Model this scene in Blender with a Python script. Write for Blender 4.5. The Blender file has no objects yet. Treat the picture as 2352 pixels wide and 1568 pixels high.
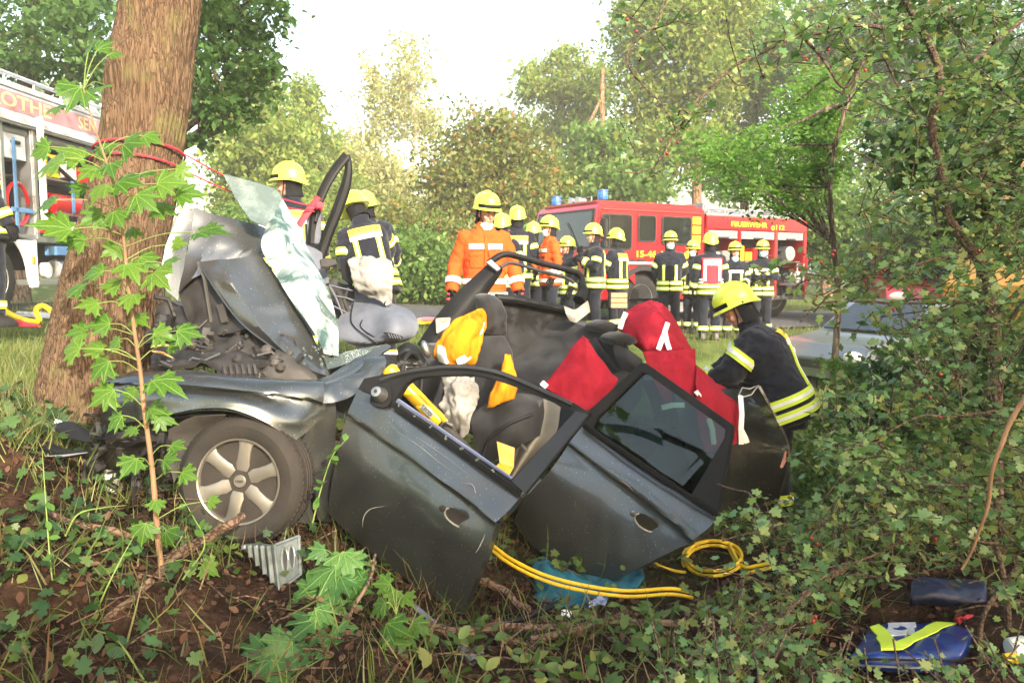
import bpy, bmesh, math, random
import numpy as np
from mathutils import Vector, Matrix, noise

random.seed(11)
RNG = np.random.default_rng(11)
SC = bpy.context.scene
COL = SC.collection
R = math.radians

# ------------------------------------------------------------------ camera
CAMZ = 1.6
PITCH = R(5.1)
FPX = 2352 * 28.0 / 36.0
cam_data = bpy.data.cameras.new("camera")
cam_data.lens = 28.0
cam_data.sensor_width = 36.0
cam_data.clip_end = 2000
cam_data.clip_start = 0.05
cam_data.dof.use_dof = True
cam_data.dof.focus_distance = 4.0
cam_data.dof.aperture_fstop = 8.0
cam = bpy.data.objects.new("camera", cam_data)
COL.objects.link(cam)
cam.location = (0, 0, CAMZ)
cam.rotation_euler = (math.pi / 2 - PITCH, 0, 0)
SC.camera = cam

# ------------------------------------------------------------------ light
SUN_EL = R(27)
SUN_DIR = Vector((0.45, -0.89, 0)).normalized()          # horizontal direction towards the sun
w = bpy.data.worlds.new("World")
SC.world = w
w.use_nodes = True
wn = w.node_tree
sky = wn.nodes.new("ShaderNodeTexSky")
sky.sky_type = 'NISHITA'
sky.sun_disc = False
sky.sun_elevation = SUN_EL
sky.sun_rotation = math.atan2(SUN_DIR.x, SUN_DIR.y)
sky.air_density = 1.5
sky.dust_density = 4.0
sky.ozone_density = 0.0
bg = wn.nodes["Background"]
bg.inputs["Strength"].default_value = 0.15
wn.links.new(sky.outputs[0], bg.inputs["Color"])
sun_data = bpy.data.lights.new("sun", 'SUN')
sun_data.energy = 2.8
sun_data.angle = R(0.6)
sun_data.color = (1.0, 0.91, 0.76)
sun = bpy.data.objects.new("sun", sun_data)
COL.objects.link(sun)
sdir = Vector((SUN_DIR.x * math.cos(SUN_EL), SUN_DIR.y * math.cos(SUN_EL), math.sin(SUN_EL)))
sun.rotation_euler = sdir.to_track_quat('Z', 'Y').to_euler()
SC.view_settings.view_transform = 'Standard'
SC.view_settings.look = 'None'
SC.view_settings.gamma = 1.0
SC.view_settings.exposure = 1.92
SC.cycles.use_denoising = True
SC.cycles.max_bounces = 7
SC.cycles.diffuse_bounces = 3
SC.cycles.glossy_bounces = 3
SC.cycles.transmission_bounces = 4
SC.cycles.transparent_max_bounces = 8
SC.cycles.volume_bounces = 0
SC.cycles.caustics_reflective = False
SC.cycles.caustics_refractive = False

# ------------------------------------------------------------------ helpers
CP, SP = math.cos(PITCH), math.sin(PITCH)

def P(x, y, d):
    """a point seen at (x, y) of the 2352 x 1568 photograph, d metres deep"""
    X = (x - 1176) / FPX * d
    v = (784 - y) / FPX * d
    return Vector((X, d * CP + v * SP, CAMZ - d * SP + v * CP))

ORI = {}

def tag(o, label=None, cat=None, group=None, kind=None):
    if label: o["label"] = label
    if cat: o["category"] = cat
    if group: o["group"] = group
    if kind: o["kind"] = kind
    return o

def thing(name, label, cat, loc=(0, 0, 0), group=None):
    o = bpy.data.objects.new(name, None)
    o.empty_display_size = 0.1
    COL.objects.link(o)
    o.location = loc
    ORI[o.name] = Vector(loc)
    return tag(o, label, cat, group)

def link(me, name, mat, parent=None, smooth=True, angle=35):
    mats = mat if isinstance(mat, (list, tuple)) else [mat]
    for m in mats:
        me.materials.append(m)
    o = bpy.data.objects.new(name, me)
    COL.objects.link(o)
    if parent is not None:
        o.parent = parent
        ORI[o.name] = ORI[parent.name]
    else:
        ORI[o.name] = Vector((0, 0, 0))
    if smooth:
        me.polygons.foreach_set("use_smooth", np.ones(len(me.polygons), dtype=bool))
        if angle < 180:
            me.set_sharp_from_angle(angle=R(angle))
    return o

def np_mesh(name, V, Fa):
    """fast mesh from arrays: V (n,3), Fa (m,k)"""
    V = np.asarray(V, dtype=np.float32); Fa = np.asarray(Fa, dtype=np.int32)
    me = bpy.data.meshes.new(name)
    me.vertices.add(len(V)); me.vertices.foreach_set("co", V.ravel())
    m, k = Fa.shape
    me.loops.add(m * k); me.loops.foreach_set("vertex_index", Fa.ravel())
    me.polygons.add(m)
    me.polygons.foreach_set("loop_start", np.arange(0, m * k, k, dtype=np.int32))
    me.update(calc_edges=True)
    return me

def orient(dirv, up=Vector((0, 0, 1))):
    """rotation whose Z axis is dirv"""
    z = Vector(dirv).normalized()
    if abs(z.dot(up)) > 0.995: up = Vector((0, 1, 0))
    x = up.cross(z).normalized(); y = z.cross(x)
    return Matrix((x, y, z)).transposed()

class MB:
    def __init__(s):
        s.v = []; s.f = []; s.m = []; s.cur = 0
    def add(s, vs, fs, M=None):
        o = len(s.v)
        if M is None: s.v += [Vector(p) for p in vs]
        else: s.v += [M @ Vector(p) for p in vs]
        for f in fs:
            s.f.append([i + o for i in f]); s.m.append(s.cur)
        return s
    def box(s, c, size, M=None):
        cx, cy, cz = c; a, b, h = size[0] / 2, size[1] / 2, size[2] / 2
        vs = [(cx + i * a, cy + j * b, cz + k * h) for k in (-1, 1) for j in (-1, 1) for i in (-1, 1)]
        return s.add(vs, [(0, 2, 3, 1), (4, 5, 7, 6), (0, 1, 5, 4), (2, 6, 7, 3), (0, 4, 6, 2), (1, 3, 7, 5)], M)
    def bar(s, a, b, wd, ht, up=Vector((0, 0, 1))):
        a = Vector(a); b = Vector(b); L = (b - a).length
        M = Matrix.Translation((a + b) / 2) @ orient(b - a, up).to_4x4()
        return s.box((0, 0, 0), (wd, ht, L), M)
    def loft(s, rings, closed=True, cap0=True, cap1=True, M=None):
        n = len(rings[0]); vs = [p for r in rings for p in r]; fs = []
        for i in range(len(rings) - 1):
            for j in range(n if closed else n - 1):
                k = (j + 1) % n
                fs.append((i * n + j, i * n + k, (i + 1) * n + k, (i + 1) * n + j))
        if closed and cap0: fs.append(tuple(range(n - 1, -1, -1)))
        if closed and cap1: fs.append(tuple(range((len(rings) - 1) * n, len(rings) * n)))
        return s.add(vs, fs, M)
    def tube(s, path, rad, n=8, cap=True, flat=1.0, up=None):
        path = [Vector(p) for p in path]
        if not isinstance(rad, (list, tuple)): rad = [rad] * len(path)
        rings = []; x = None
        for i, p in enumerate(path):
            t = (path[min(i + 1, len(path) - 1)] - path[max(i - 1, 0)])
            if t.length < 1e-9: t = Vector((0, 0, 1))
            t.normalize()
            if x is None:
                u = up or (Vector((0, 0, 1)) if abs(t.z) < 0.9 else Vector((0, 1, 0)))
                x = u.cross(t).normalized()
            else:
                x = (x - t * x.dot(t)).normalized()
            y = t.cross(x)
            rings.append([p + x * math.cos(2 * math.pi * j / n) * rad[i] + y * math.sin(2 * math.pi * j / n) * rad[i] * flat for j in range(n)])
        return s.loft(rings, True, cap, cap)
    def lathe(s, prof, n=24, M=None, cap=True):
        rings = [[(r * math.cos(2 * math.pi * j / n), r * math.sin(2 * math.pi * j / n), z) for j in range(n)] for r, z in prof]
        return s.loft(rings, True, cap, cap, M)
    def ell(s, c, r, n=12, m=8, M=None, zr=(-1, 1)):
        rings = []
        for i in range(m + 1):
            a = math.asin(max(-1, min(1, zr[0]))) + (math.asin(max(-1, min(1, zr[1]))) - math.asin(max(-1, min(1, zr[0])))) * i / m
            k = max(math.cos(a), 0.001)
            rings.append([(c[0] + r[0] * k * math.cos(2 * math.pi * j / n), c[1] + r[1] * k * math.sin(2 * math.pi * j / n), c[2] + r[2] * math.sin(a)) for j in range(n)])
        return s.loft(rings, True, True, True, M)
    def prism(s, poly, z0, z1, M=None):
        n = len(poly)
        vs = [(p[0], p[1], z0) for p in poly] + [(p[0], p[1], z1) for p in poly]
        fs = [tuple(range(n - 1, -1, -1)), tuple(range(n, 2 * n))] + [(i, (i + 1) % n, n + (i + 1) % n, n + i) for i in range(n)]
        return s.add(vs, fs, M)
    def ringprism(s, outer, inner, z0, z1, M=None):
        n = len(outer)
        vs = [(p[0], p[1], z0) for p in outer] + [(p[0], p[1], z0) for p in inner] + [(p[0], p[1], z1) for p in outer] + [(p[0], p[1], z1) for p in inner]
        fs = []
        for i in range(n):
            k = (i + 1) % n
            fs += [(i, n + i, n + k, k), (2 * n + i, 2 * n + k, 3 * n + k, 3 * n + i), (i, k, 2 * n + k, 2 * n + i), (n + i, 3 * n + i, 3 * n + k, n + k)]
        return s.add(vs, fs, M)
    def mesh(s, name, parent=None, bevel=0, seg=1, fix=False):
        o = ORI[parent.name] if parent is not None else Vector((0, 0, 0))
        me = bpy.data.meshes.new(name)
        me.from_pydata([tuple(p - o) for p in s.v], [], s.f)
        if any(s.m): me.polygons.foreach_set("material_index", s.m)
        if bevel or fix:
            bm = bmesh.new(); bm.from_mesh(me)
            if fix: bmesh.ops.recalc_face_normals(bm, faces=bm.faces)
            if bevel:
                ed = [e for e in bm.edges if len(e.link_faces) == 2 and e.calc_face_angle(0) > 0.5]
                bmesh.ops.bevel(bm, geom=ed, offset=bevel, segments=seg, affect='EDGES', clamp_overlap=True)
            bm.to_mesh(me); bm.free()
        me.update()
        return me
    def build(s, name, mat, parent=None, smooth=True, bevel=0, seg=2, angle=35, fix=True):
        return link(s.mesh(name, parent, bevel, seg, fix), name, mat, parent, smooth, angle)

def catmull(pts, n, closed=False):
    """resample a polyline of Vectors with Catmull-Rom to n points, even in parameter"""
    pts = [Vector(p) for p in pts]; m = len(pts)
    if m == 2 and not closed:
        return [pts[0].lerp(pts[1], i / (n - 1)) for i in range(n)]
    acc = [0.0]; cnt = m if closed else m - 1
    for i in range(cnt): acc.append(acc[-1] + max(1e-6, (pts[(i + 1) % m] - pts[i]).length))
    out = []
    for i in range(n):
        t = acc[-1] * i / (n if closed else n - 1)
        k = 0
        while k < cnt - 1 and acc[k + 1] < t: k += 1
        u = (t - acc[k]) / (acc[k + 1] - acc[k]); u = min(max(u, 0), 1)
        if closed: p0, p1, p2, p3 = pts[(k - 1) % m], pts[k], pts[(k + 1) % m], pts[(k + 2) % m]
        else:
            p1, p2 = pts[k], pts[k + 1]
            p0 = pts[k - 1] if k > 0 else p1 * 2 - p2
            p3 = pts[k + 2] if k + 2 < m else p2 * 2 - p1
        out.append(0.5 * ((2 * p1) + (p2 - p0) * u + (2 * p0 - 5 * p1 + 4 * p2 - p3) * u * u + (3 * p1 - p0 - 3 * p2 + p3) * u ** 3))
    return out

def lin(pts, n):
    pts = [Vector(p) for p in pts]; acc = [0.0]
    for i in range(len(pts) - 1): acc.append(acc[-1] + max(1e-6, (pts[i + 1] - pts[i]).length))
    out = []
    for i in range(n):
        t = acc[-1] * i / (n - 1); k = 0
        while k < len(pts) - 2 and acc[k + 1] < t: k += 1
        out.append(pts[k].lerp(pts[k + 1], min(1, max(0, (t - acc[k]) / (acc[k + 1] - acc[k])))))
    return out

def sheet(curves, nu=16, nv=12, thick=0.004, bump=None, sharp=False, away=None):
    """closed thin shell through several photograph-space curves (or world Vectors); returns an MB"""
    cs = [[P(*p) if not isinstance(p, Vector) else p for p in c] for c in curves]
    rs = lin if sharp else catmull
    rows = [rs(c, nu) for c in cs]
    cols = [rs([r[i] for r in rows], nv) for i in range(nu)]
    G = [[cols[i][j] for i in range(nu)] for j in range(nv)]
    N = [[None] * nu for _ in range(nv)]
    camp = Vector((0, 0, CAMZ))
    for j in range(nv):
        for i in range(nu):
            a = G[j][min(i + 1, nu - 1)] - G[j][max(i - 1, 0)]
            b = G[min(j + 1, nv - 1)][i] - G[max(j - 1, 0)][i]
            n = a.cross(b)
            n = n.normalized() if n.length > 1e-9 else Vector((0, -1, 0))
            N[j][i] = n
    nav = sum((n for r in N for n in r), Vector())
    flip = nav.dot((away or camp) - G[nv // 2][nu // 2]) < 0
    if bump:
        amp, sc = bump[:2]; ridged = len(bump) > 2
        seed = Vector((random.uniform(0, 50), random.uniform(0, 50), random.uniform(0, 50)))
        for j in range(nv):
            for i in range(nu):
                q = G[j][i] * sc + seed
                if ridged:
                    kk = 1.1 - 2.6 * abs(noise.noise(q)) - 1.3 * abs(noise.noise(q * 2.3 + Vector((5, 1, 2)))) + 0.5 * noise.noise(q * 0.5)
                else: kk = noise.noise(q) + 0.5 * noise.noise(q * 2.1)
                G[j][i] = G[j][i] + N[j][i] * kk * amp
    sg = -1 if flip else 1
    mb = MB()
    vs = [p for r in G for p in r] + [G[j][i] - N[j][i] * sg * thick for j in range(nv) for i in range(nu)]
    o = nu * nv; fs = []
    for j in range(nv - 1):
        for i in range(nu - 1):
            q = (j * nu + i, j * nu + i + 1, (j + 1) * nu + i + 1, (j + 1) * nu + i)
            fs += [q, tuple(o + k for k in reversed(q))]
    rim = [i for i in range(nu)] + [j * nu + nu - 1 for j in range(1, nv)] + [(nv - 1) * nu + i for i in range(nu - 2, -1, -1)] + [j * nu for j in range(nv - 2, 0, -1)]
    for a, b in zip(rim, rim[1:] + rim[:1]): fs.append((a, a + o, b + o, b))
    mb.add(vs, fs)
    return mb

def slab(outline, thick=0.01, smooth_n=0, inner=None):
    """flat-ish panel from a photograph-space outline, extruded away from the camera"""
    pts = [P(*p) if not isinstance(p, Vector) else p for p in outline]
    if smooth_n: pts = catmull(pts, smooth_n, True)
    n = Vector()
    for a, b in zip(pts, pts[1:] + pts[:1]): n += a.cross(b)
    n.normalize()
    c = sum(pts, Vector()) / len(pts)
    if n.dot(Vector((0, 0, CAMZ)) - c) < 0: n = -n
    k = len(pts); mb = MB()
    back = [p - n * thick for p in pts]
    if inner is None:
        mb.add(pts + back, [tuple(range(k)), tuple(range(2 * k - 1, k - 1, -1))] + [(i, (i + 1) % k, k + (i + 1) % k, k + i) for i in range(k)])
    else:
        ip = [P(*p) if not isinstance(p, Vector) else p for p in inner]
        ib = [p - n * thick for p in ip]; fs = []
        for i in range(k):
            j = (i + 1) % k
            fs += [(i, j, 2 * k + j, 2 * k + i), (k + i, 3 * k + i, 3 * k + j, k + j), (i, k + i, k + j, j), (2 * k + i, 2 * k + j, 3 * k + j, 3 * k + i)]
        mb.add(pts + back + ip + ib, fs)
    return mb

def scatter(tv, tf, pos, rot, scale):
    """tv (k,3), tf (m,q); pos (n,3), rot (n,3,3), scale (n,) -> V,F"""
    tv = np.asarray(tv, dtype=np.float64); tf = np.asarray(tf)
    n = len(pos)
    V = np.einsum('nij,kj->nki', rot, tv) * np.asarray(scale).reshape(n, 1, 1) + np.asarray(pos)[:, None, :]
    Fa = tf[None, :, :] + (np.arange(n) * len(tv))[:, None, None]
    return V.reshape(-1, 3), Fa.reshape(-1, tf.shape[1])

def rand_rot(n, tilt=1.0, rng=RNG):
    """random orientations: yaw free, pitch/roll up to tilt radians"""
    yaw = rng.uniform(0, 2 * np.pi, n); a = rng.normal(0, tilt, n); b = rng.normal(0, tilt, n)
    cz, sz, ca, sa, cb, sb = np.cos(yaw), np.sin(yaw), np.cos(a), np.sin(a), np.cos(b), np.sin(b)
    Z = np.zeros((n, 3, 3)); X = np.zeros((n, 3, 3)); Y = np.zeros((n, 3, 3))
    Z[:, 0, 0] = cz; Z[:, 0, 1] = -sz; Z[:, 1, 0] = sz; Z[:, 1, 1] = cz; Z[:, 2, 2] = 1
    X[:, 0, 0] = 1; X[:, 1, 1] = ca; X[:, 1, 2] = -sa; X[:, 2, 1] = sa; X[:, 2, 2] = ca
    Y[:, 1, 1] = 1; Y[:, 0, 0] = cb; Y[:, 0, 2] = sb; Y[:, 2, 0] = -sb; Y[:, 2, 2] = cb
    return Z @ X @ Y

# ------------------------------------------------------------------ materials
def new_mat(name):
    m = bpy.data.materials.new(name); m.use_nodes = True
    return m, m.node_tree, m.node_tree.nodes["Principled BSDF"]

def mat(name, col, rough=0.6, metal=0.0, vary=0.15, scale=8.0, bump=0.0, bscale=40.0, coat=0.0, spec=0.5, col2=None, rvar=0.0, emit=None, stretch=None, sheen=0.0, bdist=0.01):
    m, nt, b = new_mat(name)
    N = nt.nodes; L = nt.links
    tc = N.new("ShaderNodeTexCoord")
    src = tc.outputs["Object"]
    if stretch:
        mp = N.new("ShaderNodeMapping"); mp.inputs["Scale"].default_value = stretch
        L.new(src, mp.inputs[0]); src = mp.outputs[0]
    nz = N.new("ShaderNodeTexNoise"); nz.inputs["Scale"].default_value = scale; nz.inputs["Detail"].default_value = 5
    L.new(src, nz.inputs["Vector"])
    rp = N.new("ShaderNodeValToRGB")
    c2 = col2 or tuple(c * (1 - vary) for c in col)
    c1 = col if col2 else tuple(min(1, c * (1 + vary)) for c in col)
    rp.color_ramp.elements[0].position = 0.32; rp.color_ramp.elements[1].position = 0.68
    rp.color_ramp.elements[0].color = (*c2, 1); rp.color_ramp.elements[1].color = (*c1, 1)
    L.new(nz.outputs["Fac"], rp.inputs[0]); L.new(rp.outputs[0], b.inputs["Base Color"])
    b.inputs["Metallic"].default_value = metal
    b.inputs["Roughness"].default_value = rough
    b.inputs["Specular IOR Level"].default_value = spec
    if coat: b.inputs["Coat Weight"].default_value = coat; b.inputs["Coat Roughness"].default_value = 0.08
    if sheen: b.inputs["Sheen Weight"].default_value = sheen
    if rvar:
        mr = N.new("ShaderNodeMapRange"); mr.inputs[3].default_value = max(0.02, rough - rvar); mr.inputs[4].default_value = min(1, rough + rvar)
        n2 = N.new("ShaderNodeTexNoise"); n2.inputs["Scale"].default_value = scale * 0.6; n2.inputs["Detail"].default_value = 8
        L.new(src, n2.inputs["Vector"]); L.new(n2.outputs["Fac"], mr.inputs[0]); L.new(mr.outputs[0], b.inputs["Roughness"])
    if bump:
        n3 = N.new("ShaderNodeTexNoise"); n3.inputs["Scale"].default_value = bscale; n3.inputs["Detail"].default_value = 6
        L.new(src, n3.inputs["Vector"])
        bp = N.new("ShaderNodeBump"); bp.inputs["Strength"].default_value = bump; bp.inputs["Distance"].default_value = bdist
        L.new(n3.outputs["Fac"], bp.inputs["Height"]); L.new(bp.outputs[0], b.inputs["Normal"])
    if emit:
        b.inputs["Emission Color"].default_value = (*emit[0], 1); b.inputs["Emission Strength"].default_value = emit[1]
    return m

def leaf_mat(name, cols, trans=0.4, rough=0.45, spec=0.35, island=True):
    """foliage: every leaf its own tint, light passes through"""
    m, nt, b = new_mat(name); N = nt.nodes; L = nt.links
    if island:
        g = N.new("ShaderNodeNewGeometry"); rnd = g.outputs["Random Per Island"]
    else:
        g = N.new("ShaderNodeObjectInfo"); rnd = g.outputs["Random"]
    rp = N.new("ShaderNodeValToRGB"); e = rp.color_ramp.elements
    e[0].color = (*cols[0], 1); e[1].color = (*cols[-1], 1)
    for i, c in enumerate(cols[1:-1]):
        q = e.new((i + 1) / (len(cols) - 1)); q.color = (*c, 1)
    L.new(rnd, rp.inputs[0])
    tc = N.new("ShaderNodeTexCoord"); nz = N.new("ShaderNodeTexNoise"); nz.inputs["Scale"].default_value = 1.3 if island else 30; nz.inputs["Detail"].default_value = 3
    L.new(tc.outputs["Object"], nz.inputs["Vector"])
    mr = N.new("ShaderNodeMapRange"); mr.inputs[1].default_value = 0.3; mr.inputs[2].default_value = 0.7; mr.inputs[3].default_value = 0.72; mr.inputs[4].default_value = 1.25
    L.new(nz.outputs["Fac"], mr.inputs[0])
    mx = N.new("ShaderNodeMix"); mx.data_type = 'RGBA'; mx.blend_type = 'MULTIPLY'; mx.inputs[0].default_value = 1
    L.new(rp.outputs[0], mx.inputs[6]); L.new(mr.outputs[0], mx.inputs[7])
    L.new(mx.outputs[2], b.inputs["Base Color"])
    b.inputs["Roughness"].default_value = rough; b.inputs["Specular IOR Level"].default_value = spec
    tr = N.new("ShaderNodeBsdfTranslucent")
    hs = N.new("ShaderNodeHueSaturation"); hs.inputs["Hue"].default_value = 0.485; hs.inputs["Value"].default_value = 1.5; hs.inputs["Saturation"].default_value = 1.05
    L.new(mx.outputs[2], hs.inputs["Color"]); L.new(hs.outputs[0], tr.inputs["Color"])
    ms = N.new("ShaderNodeMixShader"); ms.inputs[0].default_value = trans
    L.new(b.outputs[0], ms.inputs[1]); L.new(tr.outputs[0], ms.inputs[2])
    L.new(ms.outputs[0], N["Material Output"].inputs["Surface"])
    return m

def vein_leaf_mat(name, cols, trans=0.45):
    """broad lobed leaf: tint per leaf, pale veins fanning out from the stalk, blemishes"""
    m = leaf_mat(name, cols, trans, 0.42, 0.4, island=False); nt = m.node_tree; N = nt.nodes; L = nt.links
    tc = N.new("ShaderNodeTexCoord"); sx = N.new("ShaderNodeSeparateXYZ"); L.new(tc.outputs["Object"], sx.inputs[0])
    best = None
    def mth(op, a, b=None):
        n = N.new("ShaderNodeMath"); n.operation = op
        for i, v in ((0, a), (1, b)):
            if v is None: continue
            if isinstance(v, (int, float)): n.inputs[i].default_value = v
            else: L.new(v, n.inputs[i])
        return n.outputs[0]
    for ang in (0, 33, -33, 68, -68):
        c, s = math.cos(R(ang)), math.sin(R(ang))
        dd = mth('ABSOLUTE', mth('SUBTRACT', mth('MULTIPLY', sx.outputs[0], c), mth('MULTIPLY', sx.outputs[1], s)))
        ahead = mth('ADD', mth('MULTIPLY', sx.outputs[0], s), mth('MULTIPLY', sx.outputs[1], c))
        dd = mth('ADD', dd, mth('MULTIPLY', mth('LESS_THAN', ahead, 0.0), 1.0))
        best = dd if best is None else mth('MINIMUM', best, dd)
    mr = N.new("ShaderNodeMapRange"); mr.inputs[1].default_value = 0.004; mr.inputs[2].default_value = 0.022; mr.inputs[3].default_value = 0.75; mr.inputs[4].default_value = 0.0
    L.new(best, mr.inputs[0])
    b = N["Principled BSDF"]; old = b.inputs["Base Color"].links[0].from_socket
    mx = N.new("ShaderNodeMix"); mx.data_type = 'RGBA'; L.new(mr.outputs[0], mx.inputs[0]); L.new(old, mx.inputs[6]); mx.inputs[7].default_value = (*[min(1, c * 1.9 + 0.02) for c in cols[-1]], 1)
    nz = N.new("ShaderNodeTexNoise"); nz.inputs["Scale"].default_value = 9; L.new(tc.outputs["Object"], nz.inputs["Vector"])
    r2 = N.new("ShaderNodeMapRange"); r2.inputs[1].default_value = 0.66; r2.inputs[2].default_value = 0.72; r2.inputs[4].default_value = 0.7; L.new(nz.outputs["Fac"], r2.inputs[0])
    m2 = N.new("ShaderNodeMix"); m2.data_type = 'RGBA'; L.new(r2.outputs[0], m2.inputs[0]); L.new(mx.outputs[2], m2.inputs[6]); m2.inputs[7].default_value = (0.13, 0.10, 0.03, 1)
    L.new(m2.outputs[2], b.inputs["Base Color"])
    bp = N.new("ShaderNodeBump"); bp.inputs["Strength"].default_value = 0.5; bp.inputs["Distance"].default_value = 0.02
    L.new(mr.outputs[0], bp.inputs["Height"]); L.new(bp.outputs[0], b.inputs["Normal"])
    return m

def bark_mat(name, c1, c2, scale=6.0, ridge=0.6, stretch=(1, 1, 0.18), moss=None):
    m, nt, b = new_mat(name); N = nt.nodes; L = nt.links
    tc = N.new("ShaderNodeTexCoord"); mp = N.new("ShaderNodeMapping"); mp.inputs["Scale"].default_value = stretch
    L.new(tc.outputs["Object"], mp.inputs[0])
    n1 = N.new("ShaderNodeTexNoise"); n1.inputs["Scale"].default_value = scale * 3.2; n1.inputs["Detail"].default_value = 8; n1.inputs["Distortion"].default_value = 0.6
    v = N.new("ShaderNodeTexVoronoi"); v.feature = 'DISTANCE_TO_EDGE'; v.inputs["Scale"].default_value = scale * 2.6
    ds = N.new("ShaderNodeVectorMath"); ds.operation = 'ADD'
    n0 = N.new("ShaderNodeTexNoise"); n0.inputs["Scale"].default_value = scale; L.new(mp.outputs[0], n0.inputs["Vector"])
    sc = N.new("ShaderNodeVectorMath"); sc.operation = 'SCALE'; sc.inputs[3].default_value = 0.14
    L.new(n0.outputs["Color"], sc.inputs[0]); L.new(mp.outputs[0], ds.inputs[0]); L.new(sc.outputs[0], ds.inputs[1])
    L.new(ds.outputs[0], v.inputs["Vector"]); L.new(ds.outputs[0], n1.inputs["Vector"])
    mr = N.new("ShaderNodeMapRange"); mr.inputs[2].default_value = 0.14; L.new(v.outputs["Distance"], mr.inputs[0])
    mul = N.new("ShaderNodeMath"); mul.operation = 'MULTIPLY'; L.new(mr.outputs[0], mul.inputs[0]); L.new(n1.outputs["Fac"], mul.inputs[1])
    rp = N.new("ShaderNodeValToRGB"); rp.color_ramp.elements[0].color = (*c1, 1); rp.color_ramp.elements[1].color = (*c2, 1)
    rp.color_ramp.elements[0].position = 0.08; rp.color_ramp.elements[1].position = 0.62
    L.new(mul.outputs[0], rp.inputs[0])
    col = rp.outputs[0]
    if moss:
        n4 = N.new("ShaderNodeTexNoise"); n4.inputs["Scale"].default_value = 5; n4.inputs["Detail"].default_value = 8; L.new(tc.outputs["Object"], n4.inputs["Vector"])
        r4 = N.new("ShaderNodeMapRange"); r4.inputs[1].default_value = 0.55; r4.inputs[2].default_value = 0.7; r4.inputs[4].default_value = 0.6; L.new(n4.outputs["Fac"], r4.inputs[0])
        mx = N.new("ShaderNodeMix"); mx.data_type = 'RGBA'; L.new(r4.outputs[0], mx.inputs[0]); L.new(col, mx.inputs[6]); mx.inputs[7].default_value = (*moss, 1); col = mx.outputs[2]
    L.new(col, b.inputs["Base Color"]); b.inputs["Roughness"].default_value = 0.9; b.inputs["Specular IOR Level"].default_value = 0.15
    bp = N.new("ShaderNodeBump"); bp.inputs["Strength"].default_value = ridge; bp.inputs["Distance"].default_value = 0.03
    L.new(mul.outputs[0], bp.inputs["Height"]); L.new(bp.outputs[0], b.inputs["Normal"])
    return m

def glass_mat(name, tint=(0.6, 0.8, 0.72), clear=0.5, rough=0.05, crack=0.0, spec=0.8):
    m, nt, b = new_mat(name); N = nt.nodes; L = nt.links
    b.inputs["Base Color"].default_value = (*[c * 0.22 for c in tint], 1)
    b.inputs["Roughness"].default_value = rough; b.inputs["Specular IOR Level"].default_value = spec
    t = N.new("ShaderNodeBsdfTransparent"); t.inputs["Color"].default_value = (*tint, 1)
    ms = N.new("ShaderNodeMixShader")
    L.new(b.outputs[0], ms.inputs[2]); L.new(t.outputs[0], ms.inputs[1])
    fr = N.new("ShaderNodeFresnel"); fr.inputs[0].default_value = 1.5
    ad = N.new("ShaderNodeMath"); ad.operation = 'ADD'; ad.use_clamp = True; ad.inputs[1].default_value = 1 - clear
    L.new(fr.outputs[0], ad.inputs[0]); fac = ad.outputs[0]
    if crack:
        tc = N.new("ShaderNodeTexCoord"); v = N.new("ShaderNodeTexVoronoi"); v.feature = 'DISTANCE_TO_EDGE'; v.inputs["Scale"].default_value = crack
        L.new(tc.outputs["Object"], v.inputs["Vector"])
        mr = N.new("ShaderNodeMapRange"); mr.inputs[2].default_value = 0.05; mr.inputs[3].default_value = 1; mr.inputs[4].default_value = 0
        L.new(v.outputs["Distance"], mr.inputs[0])
        nz = N.new("ShaderNodeTexNoise"); nz.inputs["Scale"].default_value = 7; L.new(tc.outputs["Object"], nz.inputs["Vector"])
        r2 = N.new("ShaderNodeMapRange"); r2.inputs[1].default_value = 0.45; r2.inputs[2].default_value = 0.62; L.new(nz.outputs["Fac"], r2.inputs[0])
        mu = N.new("ShaderNodeMath"); mu.operation = 'MULTIPLY'; L.new(mr.outputs[0], mu.inputs[0]); L.new(r2.outputs[0], mu.inputs[1])
        mx = N.new("ShaderNodeMix"); mx.data_type = 'RGBA'; L.new(mu.outputs[0], mx.inputs[0])
        mx.inputs[6].default_value = (*[c * 0.22 for c in tint], 1); mx.inputs[7].default_value = (0.75, 0.85, 0.8, 1)
        L.new(mx.outputs[2], b.inputs["Base Color"])
        m2 = N.new("ShaderNodeMath"); m2.operation = 'MAXIMUM'; L.new(fac, m2.inputs[0]); L.new(mu.outputs[0], m2.inputs[1]); fac = m2.outputs[0]
        bp = N.new("ShaderNodeBump"); bp.inputs["Strength"].default_value = 0.25; bp.inputs["Distance"].default_value = 0.004
        n3 = N.new("ShaderNodeTexNoise"); n3.inputs["Scale"].default_value = 45; L.new(tc.outputs["Object"], n3.inputs["Vector"])
        L.new(n3.outputs["Fac"], bp.inputs["Height"]); L.new(bp.outputs[0], b.inputs["Normal"])
    L.new(fac, ms.inputs[0])
    L.new(ms.outputs[0], N["Material Output"].inputs["Surface"])
    return m

def pane_mat(name, tint=(0.3, 0.42, 0.38), rough=0.02):
    """clean window glass: see-through tint with mirror reflections at the surface"""
    m, nt, b = new_mat(name); N = nt.nodes; L = nt.links
    t = N.new("ShaderNodeBsdfTransparent"); t.inputs["Color"].default_value = (*tint, 1)
    g = N.new("ShaderNodeBsdfGlossy"); g.inputs["Roughness"].default_value = rough
    fr = N.new("ShaderNodeFresnel"); fr.inputs[0].default_value = 1.6
    ms = N.new("ShaderNodeMixShader"); L.new(fr.outputs[0], ms.inputs[0]); L.new(t.outputs[0], ms.inputs[1]); L.new(g.outputs[0], ms.inputs[2])
    L.new(ms.outputs[0], N["Material Output"].inputs["Surface"])
    return m

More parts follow.
